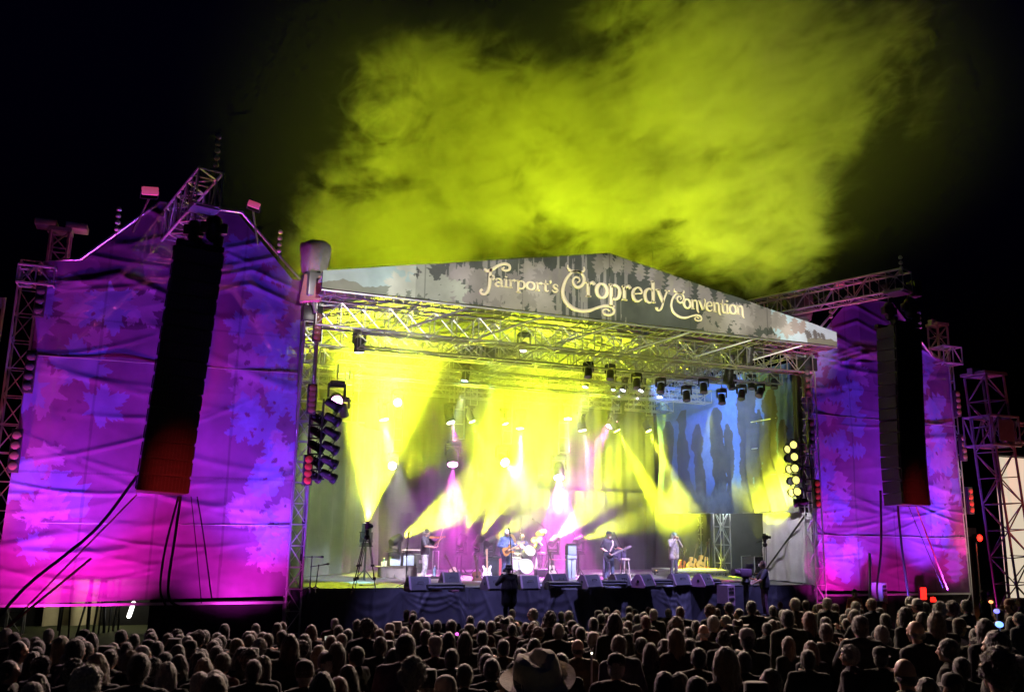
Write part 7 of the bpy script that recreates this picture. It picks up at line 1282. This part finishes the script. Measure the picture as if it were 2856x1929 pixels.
def crowd():
    P = protos(); rs = random.Random(21); used = {}; rows = []
    for x0, txt in CROWD.items():
        for e in txt.split():
            q = e.split(','); rows.append((x0+float(q[0])/3.228, 1600+float(q[1])/3.228, float(q[2])/3.228, q[3], q[4] if len(q) > 4 else None))
    for k in range(75):                     # dark heads filling the gaps between those told apart in the photograph
        px = rs.uniform(20, 2840); py = 1600+rs.choice((rs.uniform(90, 150) if px > 1000 else rs.uniform(140, 190), rs.uniform(130, 230), rs.uniform(200, 290))); w = 24+(py-1690)*.17
        rows.append((px, py, max(20, w), rs.choice(('sd', 'sd', 'sn', 'bd', 'ld', 'sg', 'cd', 'Kd', 'Cd')), rs.choice('bbdv')))
    placed = []
    for px, py, w, kc, coat in rows:
        d = ray(px, py); hatw = 1.45 if kc[0] in 'FW' else 1.18 if kc[0] in 'K' else 1.; tw = FOC*.205*hatw/w; best = None
        for H in np.arange(1.56, 1.90, .02):
            top = H*1.01+(.05 if kc[0] in 'CBKFWc' else .015)
            t = (EYE.z-top-gz(EYE.y))/max(1e-4, (-d.z-.058*d.y)); p = EYE+d*t
            if p.y > -4: t = (EYE.z-top)/max(1e-4, -d.z); p = EYE+d*t
            if p.y > -2.9: continue
            c = abs(math.log(max(t, 1)/tw))+.02*abs(H-1.72)
            if best is None or c < best[0]: best = (c, H, t, p)
        if kc == 'Fc': t = 4.7; p = EYE+d*t; best = (0, (p.z-gz(p.y))/1.035, t, p)
        if best is None: H = 1.56; t = (-3.0-EYE.y)/d.y; p = EYE+d*t; best = (9, min(2.0, max(1.3, p.z/1.02)), t, p)
        _, H, t, p = best
        for q in placed:
            v = V((p.x-q[0].x, p.y-q[0].y))
            if v.length < .36: p = EYE+ray(px, py)*(t*1.03); H *= 1.0
        placed.append((p, H, t, px, py, kc, coat))
    for i, (p, H, t, px, py, kc, coat) in enumerate(placed):
        J, bm, jm, tm = P[2] if (kc[0] in 'lbu' and rs.random() < .75) else P[rs.choice((0, 0, 1, 3, 4, 4))]
        cn, cc = CT[coat or rs.choice('bbbddmvno')]; hn, hc = HC[kc[1]]; g = gz(p.y)
        rz = math.pi+math.atan2(-(0-p.x)*.0, 1)+rs.uniform(-.45, .45)+math.atan2(p.x-.5, 14-p.y)*.9
        if rs.random() < .14: rz += rs.choice((-1, 1))*rs.uniform(.7, 1.3)
        if kc[0] in HT: look = '%s %s wearer'%(hn, HT[kc[0]][0])
        else: look = '%s %s-haired person'%(HK[kc[0]][0], hn)
        X = px/1.2289; lm = min(LAND, key=lambda q: abs(q[0]-X))[1]
        row = 'farthest heads' if t > 21 else 'far rows' if t > 16 else 'middle rows' if t > 11.5 else 'near rows' if t > 8.6 else 'row closest to the camera'
        rowp = {'farthest heads': 'farthest heads', 'far rows': 'far rows', 'middle rows': 'middle rows', 'near rows': 'near rows', 'row closest to the camera': 'closest row'}[row]
        lab = '%s in %s, %s below the %s'%(look, cn, rowp, lm); lab = lab.replace('farthest heads', 'farthest row')
        used.setdefault(lab, []).append(i)
        b = tag(link('person', bm), lab, 'person', 'people in the crowd'); s = H/1.75; b.location = (p.x, p.y, g-.0); b.scale = (s,)*3; b.rotation_euler = (rs.uniform(-.03, .05), rs.uniform(-.04, .04), rz)
        o = link('jacket', jm, b); o.color = (*[c*rs.uniform(.4, .8) for c in cc], 1); o = link('trousers', tm, b); o.color = (.02, .02, .025, 1)
        k = rs.uniform(.8, 1.2)
        if kc[0] in HT:
            TILT = Matrix.Translation((0, .012, .04)) @ Matrix.Rotation(math.radians(14), 4, 'Y') @ Matrix.Rotation(math.radians(-15), 4, 'X') @ Matrix.Translation((0, -.012, -.04)) if kc == 'Fc' else None
            hm = attach('hat', hat(HT[kc[0]][1]), b, J, hc if kc[1] != 'c' else (.62, .53, .42), 1.06 if kc != 'Fc' else 1.22, TILT)
            if kc[0] in 'FW': attach('hat_band', hatband(), b, J, None, 1.06 if kc != 'Fc' else 1.22, TILT)
            attach('hair', hair('short'), b, J, HC[rs.choice('gnd')][1], .96)
        else: attach('hair', hair(HK[kc[0]][1]), b, J, tuple(min(1, c*k) for c in hc), rs.uniform(.98, 1.07))
        if kc == 'Wn' or (kc[0] == 's' and rs.random() < .12): pass
        ob.append((b, lab, placed[i]))
    # where two labels still agree, say who stands beside them
    for lab, ids in used.items():
        if len(ids) < 2: continue
        ids.sort(key=lambda i: placed[i][3])
        for n, i in enumerate(ids):
            b, _, q = ob[i]; near = sorted((j for j in range(len(placed)) if j not in ids), key=lambda j: abs(placed[j][3]-q[3])+abs(placed[j][4]-q[4])*1.5)
            cand = [ob[j] for j in near[:6]]; words_ = []
            for c in cand:
                lk = c[1].split(' in ')[0]
                if lk not in words_: words_.append(lk)
            b['label'] = lab.split(' below')[0]+' by '+words_[min(n, len(words_)-1)].replace(' person', ' one')+' below the '+lab.split('below the ')[1]
ob = []
crowd()
def dedupe():
    seen = {}
    for b, lab, q in ob: seen.setdefault(b['label'], []).append((q[3], b))
    for l, bs in seen.items():
        if len(bs) > 1:
            bs.sort(key=lambda z: z[0])
            for n, (x, b) in enumerate(bs): b['label'] = ' '.join(l.split()[:11])+', '+('nearer the tall wing' if n == 0 else 'nearer the bright screen' if n == len(bs)-1 else 'midway between similar heads')
dedupe()
for b, lab, q in ob:
    l = b['label']
    for x, y in (('outer edge of the far wing', 'far wing edge'), ('outer corner of the tall wing', 'tall wing corner'), ('angled thin line of the tall wing', 'angled thin line'), ('near edge of the far wing', 'near wing edge'), ('stage end of the tall wing', 'tall wing stage end'), (' closest row', ' nearest row'), (' in the', ''), ('wide brimmed', 'brimmed'), (' below the', ' under the'), ('twin boom', 'boom'), ('tripod in the yellow beam', 'tripod')):
        if len(l.split()) > 16: l = l.replace(x, y)
    b['label'] = ' '.join(l.split()[:16])
# orange vest steward, raised phones and wrist lights in the crowd
def steward(label, px, py, y, rz):
    p = D(px, py, y); J = joints(); H = 1.75; z = max(0., p.z-1.78)
    b = person(label, V((p.x, y, z)), rz, J, (.9, .28, .12), (.03, .03, .05), 'short', (.03, .02, .02), 'l', 'cap', (.03, .03, .03), .04, .012)
    mb = MB()
    for zz in (1.12, 1.24): mb.lathe([(.19, 0), (.19, .04)], (0, 0, zz), (0, 0, 1), 18)
    o = mb.build('reflective_band', pm('reflective tape', (.7, .7, .65), .3), b); o.scale = (1.0, .78, 1)
    if z > .02: pit_step('dark pit step under '+('the orange vest steward' if 'facing' in label else 'the second steward'), p.x, y, .9, z)
steward('steward in an orange vest standing above the crowd, facing the audience', 1939, 1336, -2.0, -.3)
steward('second orange vest steward among the heads near the red lit caps', 2250, 1380, -2.6, .5)
def phone(label, px, py, dist, c, e, s=1.):
    p = ata(px*1.2289, py*1.2289, dist); t = thing('phone', label, 'phone', p); t.rotation_euler = (PITCH, 0, -YAW); mb = MB(); mb.box((-.075*s, -.006, -.037*s), (.075*s, .006, .037*s), 0, .004); mb.build('phone_case', BLK, t); mb = MB(); mb.box((-.068*s, -.009, -.031*s), (.068*s, -.0065, .031*s)); mb.build('phone_screen', glow('phone glow %d'%int(px), c, e), t)
phone('lit phone screen held up in the crowd below the tripod', 747, 1447, 14, (1, .95, .8), .5); phone('bright phone screen held up near the headset camera operator', 1711, 1391, 21, (1, .9, .95), .9)
phone('small bright phone in the crowd below the far speaker column', 2011, 1414, 20, (1, 1, 1), .9, .7)
def wristlight(label, px, py, dist, c, e, r):
    p = ata(px*1.2289, py*1.2289, dist); t = thing('party_light', label, 'light toy', p); mb = MB(); mb.ell((0, 0, 0), (r, r, r*.8)); mb.build('glowing_bead', glow('party glow %d'%int(px), c, e), t, 1.); mb = MB(); mb.tube([(0, 0, -r), (0, 0, -.3)], .012, 5); mb.build('stick', WHITE, t)
wristlight('blue glowing light toy at the crowd edge under the screen tower', 2262, 1386, 16, (.15, .15, 1), 3, .05); wristlight('blue and teal glowing toy just below the first blue one', 2268, 1416, 15, (.15, .3, 1), 3, .065); wristlight('tiny white light glowing among dark coats below the bassist', 1343, 1481, 9, (1, 1, .8), 3, .012); wristlight('small magenta light among heads below the brown guitar', 1037, 1438, 17, (1, .1, .9), 2.5, .035); wristlight('orange glow toy beside the red lit caps', 2249, 1365, 19, (1, .3, .1), 2.5, .045)
# ================================================================ HAZE INSIDE THE STAGE AND THE SMOKE CLOUD OVER THE ROOF
def vol_mat(name, col=(.95, .95, .95), an=.25):
    m = bpy.data.materials.new(name); m.use_nodes = True; nt = m.node_tree; nt.nodes.clear(); N = nt.nodes.new
    out = N('ShaderNodeOutputMaterial'); pv = N('ShaderNodeVolumePrincipled'); nt.links.new(pv.outputs[0], out.inputs[1]); pv.inputs['Color'].default_value = (*col, 1); pv.inputs['Anisotropy'].default_value = an
    m.cycles.volume_sampling = 'MULTIPLE_IMPORTANCE'; m.cycles.volume_step_rate = .6; return m, nt, pv
def math_(nt, op, a, b=None, clamp=False):
    n = nt.nodes.new('ShaderNodeMath'); n.operation = op; n.use_clamp = clamp
    for i, q in enumerate((a, b)):
        if q is None: continue
        if isinstance(q, (int, float)): n.inputs[i].default_value = q
        else: nt.links.new(q, n.inputs[i])
    return n.outputs[0]
def blobs(nt, pos, L):
    """smooth union of soft balls (x, y, z, radius, weight)"""
    tot = None
    for x, y, z, r, w in L:
        d = nt.nodes.new('ShaderNodeVectorMath'); d.operation = 'DISTANCE'; d.inputs[1].default_value = (x, y, z); nt.links.new(pos, d.inputs[0])
        mr = nt.nodes.new('ShaderNodeMapRange'); mr.interpolation_type = 'SMOOTHSTEP'; mr.inputs[1].default_value = r; mr.inputs[2].default_value = r*.25; mr.inputs[3].default_value = 0; mr.inputs[4].default_value = w; nt.links.new(d.outputs['Value'], mr.inputs[0])
        tot = mr.outputs[0] if tot is None else math_(nt, 'ADD', tot, mr.outputs[0])
    return tot
def noise_(nt, pos, sc, det, dist, off=(0, 0, 0), rough=.55):
    mp = nt.nodes.new('ShaderNodeVectorMath'); mp.operation = 'ADD'; mp.inputs[1].default_value = off; nt.links.new(pos, mp.inputs[0])
    n = nt.nodes.new('ShaderNodeTexNoise'); n.inputs['Scale'].default_value = sc; n.inputs['Detail'].default_value = det; n.inputs['Distortion'].default_value = dist; n.inputs['Roughness'].default_value = rough; nt.links.new(mp.outputs[0], n.inputs['Vector']); return n.outputs[0]
HZD, SMD = .055, .21
def haze():
    m, nt, pv = vol_mat('stage haze', an=.2); pos = nt.nodes.new('ShaderNodeNewGeometry').outputs['Position']
    n = noise_(nt, pos, .55, 5, .8); a = nt.nodes.new('ShaderNodeMapRange'); a.inputs[1].default_value = .36; a.inputs[2].default_value = .66; a.inputs[3].default_value = .3; a.inputs[4].default_value = 1.6; nt.links.new(n, a.inputs[0])
    sh = blobs(nt, pos, [SB(880, 900, 6, 3.4, .9), SB(800, 1050, 4.5, 2.6, .5), SB(1200, 860, 7, 3.6, 1.), SB(1290, 980, 7.5, 3, .6), SB(950, 760, 6, 3.5, .6), SB(1350, 740, 6, 3.5, .5), SB(1520, 1110, 7.2, 2.8, 2.0), SB(1390, 1130, 7.0, 2.4, 1.2), SB(1640, 1120, 7.4, 2.4, 1.6), SB(1130, 1000, 7.5, 2.8, .7), SB(900, 730, 1.2, 2.6, 2.), SB(1200, 740, 1.2, 2.8, 2.4), SB(1450, 780, 1.2, 2.4, 1.5)])
    thin = nt.nodes.new('ShaderNodeSeparateXYZ'); nt.links.new(pos, thin.inputs[0]); fx = nt.nodes.new('ShaderNodeMapRange'); fx.inputs[1].default_value = 3.5; fx.inputs[2].default_value = 7.5; fx.inputs[3].default_value = .5; fx.inputs[4].default_value = .12; nt.links.new(thin.outputs[0], fx.inputs[0])
    fy = nt.nodes.new('ShaderNodeMapRange'); fy.inputs[1].default_value = 1.2; fy.inputs[2].default_value = 3.6; fy.inputs[3].default_value = .25; fy.inputs[4].default_value = 1; nt.links.new(thin.outputs[1], fy.inputs[0])
    fz = nt.nodes.new('ShaderNodeMapRange'); fz.inputs[1].default_value = 6.5; fz.inputs[2].default_value = 9.6; fz.inputs[3].default_value = 1; fz.inputs[4].default_value = 2.3; nt.links.new(thin.outputs[2], fz.inputs[0])
    a_ = math_(nt, 'MULTIPLY', math_(nt, 'MULTIPLY', a.outputs[0], fz.outputs[0]), fy.outputs[0]); d = math_(nt, 'MULTIPLY', a_, math_(nt, 'MULTIPLY', math_(nt, 'ADD', fx.outputs[0], math_(nt, 'MULTIPLY', sh, .85)), HZD)); nt.links.new(d, pv.inputs['Density'])
    mb = MB(); mb.box((-9.0, .25, 1.83), (9.0, 10.8, 10.6)); o = mb.build('haze', m, None, None); o['kind'] = 'stuff'; o['label'] = 'yellow lit theatrical haze filling the stage around the beams'; o['category'] = 'haze'
def SB(px, py, y, r, w): p = D(px, py, y); return (p.x, p.y, p.z, r, w)
def smoke():
    m, nt, pv = vol_mat('drifting smoke', an=.1); m.cycles.volume_step_rate = .26; pos = nt.nodes.new('ShaderNodeNewGeometry').outputs['Position']
    B = [SB(800, 560, 8, 4.2, 1), SB(900, 480, 8, 5.5, 1), SB(950, 350, 9, 6, 1), SB(1080, 280, 9, 6, .9), SB(900, 210, 10, 4.5, .5), SB(1230, 360, 9, 6, 1), SB(1400, 300, 9, 6.5, 1), SB(1560, 380, 9, 6.5, 1), SB(1700, 430, 9, 5.5, 1), SB(1600, 200, 9, 7, 1), SB(1480, 80, 9, 5.5, 1), SB(1700, 60, 10, 8, .9), SB(1900, 120, 10, 7.5, .85), SB(2000, 220, 10, 5, .6), SB(1830, 290, 10, 5.5, .8), SB(1640, 560, 8, 4.2, .8), SB(1760, 520, 8, 4.0, .7), SB(1060, 540, 7, 3.6, .8), SB(1400, 480, 8, 4, .55), SB(1300, 540, 7, 3, .4), SB(1180, 450, 8, 4, .5), SB(1700, 640, 7, 2.8, .5), SB(770, 610, 7, 2.6, .7), SB(880, 600, 7, 3.2, .9), SB(980, 570, 7, 3.2, .7), SB(1200, 570, 7, 2.8, .8), SB(1330, 560, 7, 3, .8), SB(1450, 580, 7, 3, .8), SB(1560, 600, 7, 3, .6), SB(1800, 600, 8, 3, .55), SB(1820, 470, 9, 4, .7), SB(1100, 180, 9, 4, .5)]
    sh = blobs(nt, pos, B); hol = blobs(nt, pos, [SB(1270, 520, 8, 3.4, .5), SB(1180, 480, 8, 2.6, .5), SB(1430, 540, 8, 2.4, .4), SB(1020, 480, 8, 2.0, .5), SB(1420, 330, 9, 2.4, .45), SB(1130, 120, 9, 3.5, .6), SB(1740, 300, 9, 2.6, .5), SB(1600, 500, 8, 2, .4)])
    mp = nt.nodes.new('ShaderNodeMapping'); mp.inputs['Rotation'].default_value = (0, math.radians(38), math.radians(-20)); mp.inputs['Scale'].default_value = (.62, .38, 1.); nt.links.new(pos, mp.inputs['Vector']); st = mp.outputs[0]
    warp = noise_(nt, st, .17, 7, 1.6, (3, 1, 4), .6); fine = noise_(nt, st, .8, 8, 1.3, (11, 5, 2), .68); sh = math_(nt, 'SUBTRACT', sh, math_(nt, 'MULTIPLY', hol, .6))
    nz = math_(nt, 'ADD', math_(nt, 'MULTIPLY', warp, 1.4), math_(nt, 'MULTIPLY', fine, 1.7)); nz = math_(nt, 'SUBTRACT', nz, 1.52)
    d = math_(nt, 'MULTIPLY', math_(nt, 'MINIMUM', sh, 1.3), .72); d = math_(nt, 'ADD', d, math_(nt, 'MULTIPLY', nz, 3.3)); d = math_(nt, 'SUBTRACT', d, .47, True)
    edge = math_(nt, 'MULTIPLY', math_(nt, 'MAXIMUM', math_(nt, 'MINIMUM', sh, 1.0), 0.), d); halo = blobs(nt, pos, [SB(900, 300, 9, 10, .018), SB(1500, 250, 9, 14, .022), SB(1900, 250, 10, 12, .022)]); edge = math_(nt, 'ADD', edge, halo); d2 = math_(nt, 'MULTIPLY', edge, SMD); nt.links.new(d2, pv.inputs['Density'])
    mb = MB(); mb.box((-15, 1.5, 11.3), (34, 15, 36)); o = mb.build('smoke', m, None, None); o['kind'] = 'stuff'; o['label'] = 'billowing yellow green lit smoke rising over the stage roof'; o['category'] = 'smoke'
haze(); smoke()
for x, y, z, tx, ty, tz, p, a in ((-9, 25, 7, -7, 8, 17, 34000, 62), (-2, 25, 7, 1, 8, 20, 34000, 62), (6, 25, 7, 8, 8, 21, 52000, 58), (14, 25, 7, 17, 9, 25, 52000, 58)):  # added unseen lamps and towers behind the stage, to light the smoke evenly
    spot('beam', (x, y, z+.5), (tx, ty, tz), (.81, 1., .014), p*.92, a, .8, .15)
    w_ = {-9: 'behind the tall wing', -2: 'behind the drums', 6: 'behind the bassist', 14: 'behind the wing opening'}[x]
    moving_head('added unseen floodlight far behind the stage, '+w_, (x, y, z), (tx, ty, tz), 'y', False, 1.4, 0)
    mb = MB(); truss(mb, (x, y, 0), (x, y, z-.6), .5, .5, .04, .02, .7, (1, 0, 0)); tag(mb.build('added_lamp_tower', ALU), 'added unseen tower under the floodlight '+w_, 'tower')
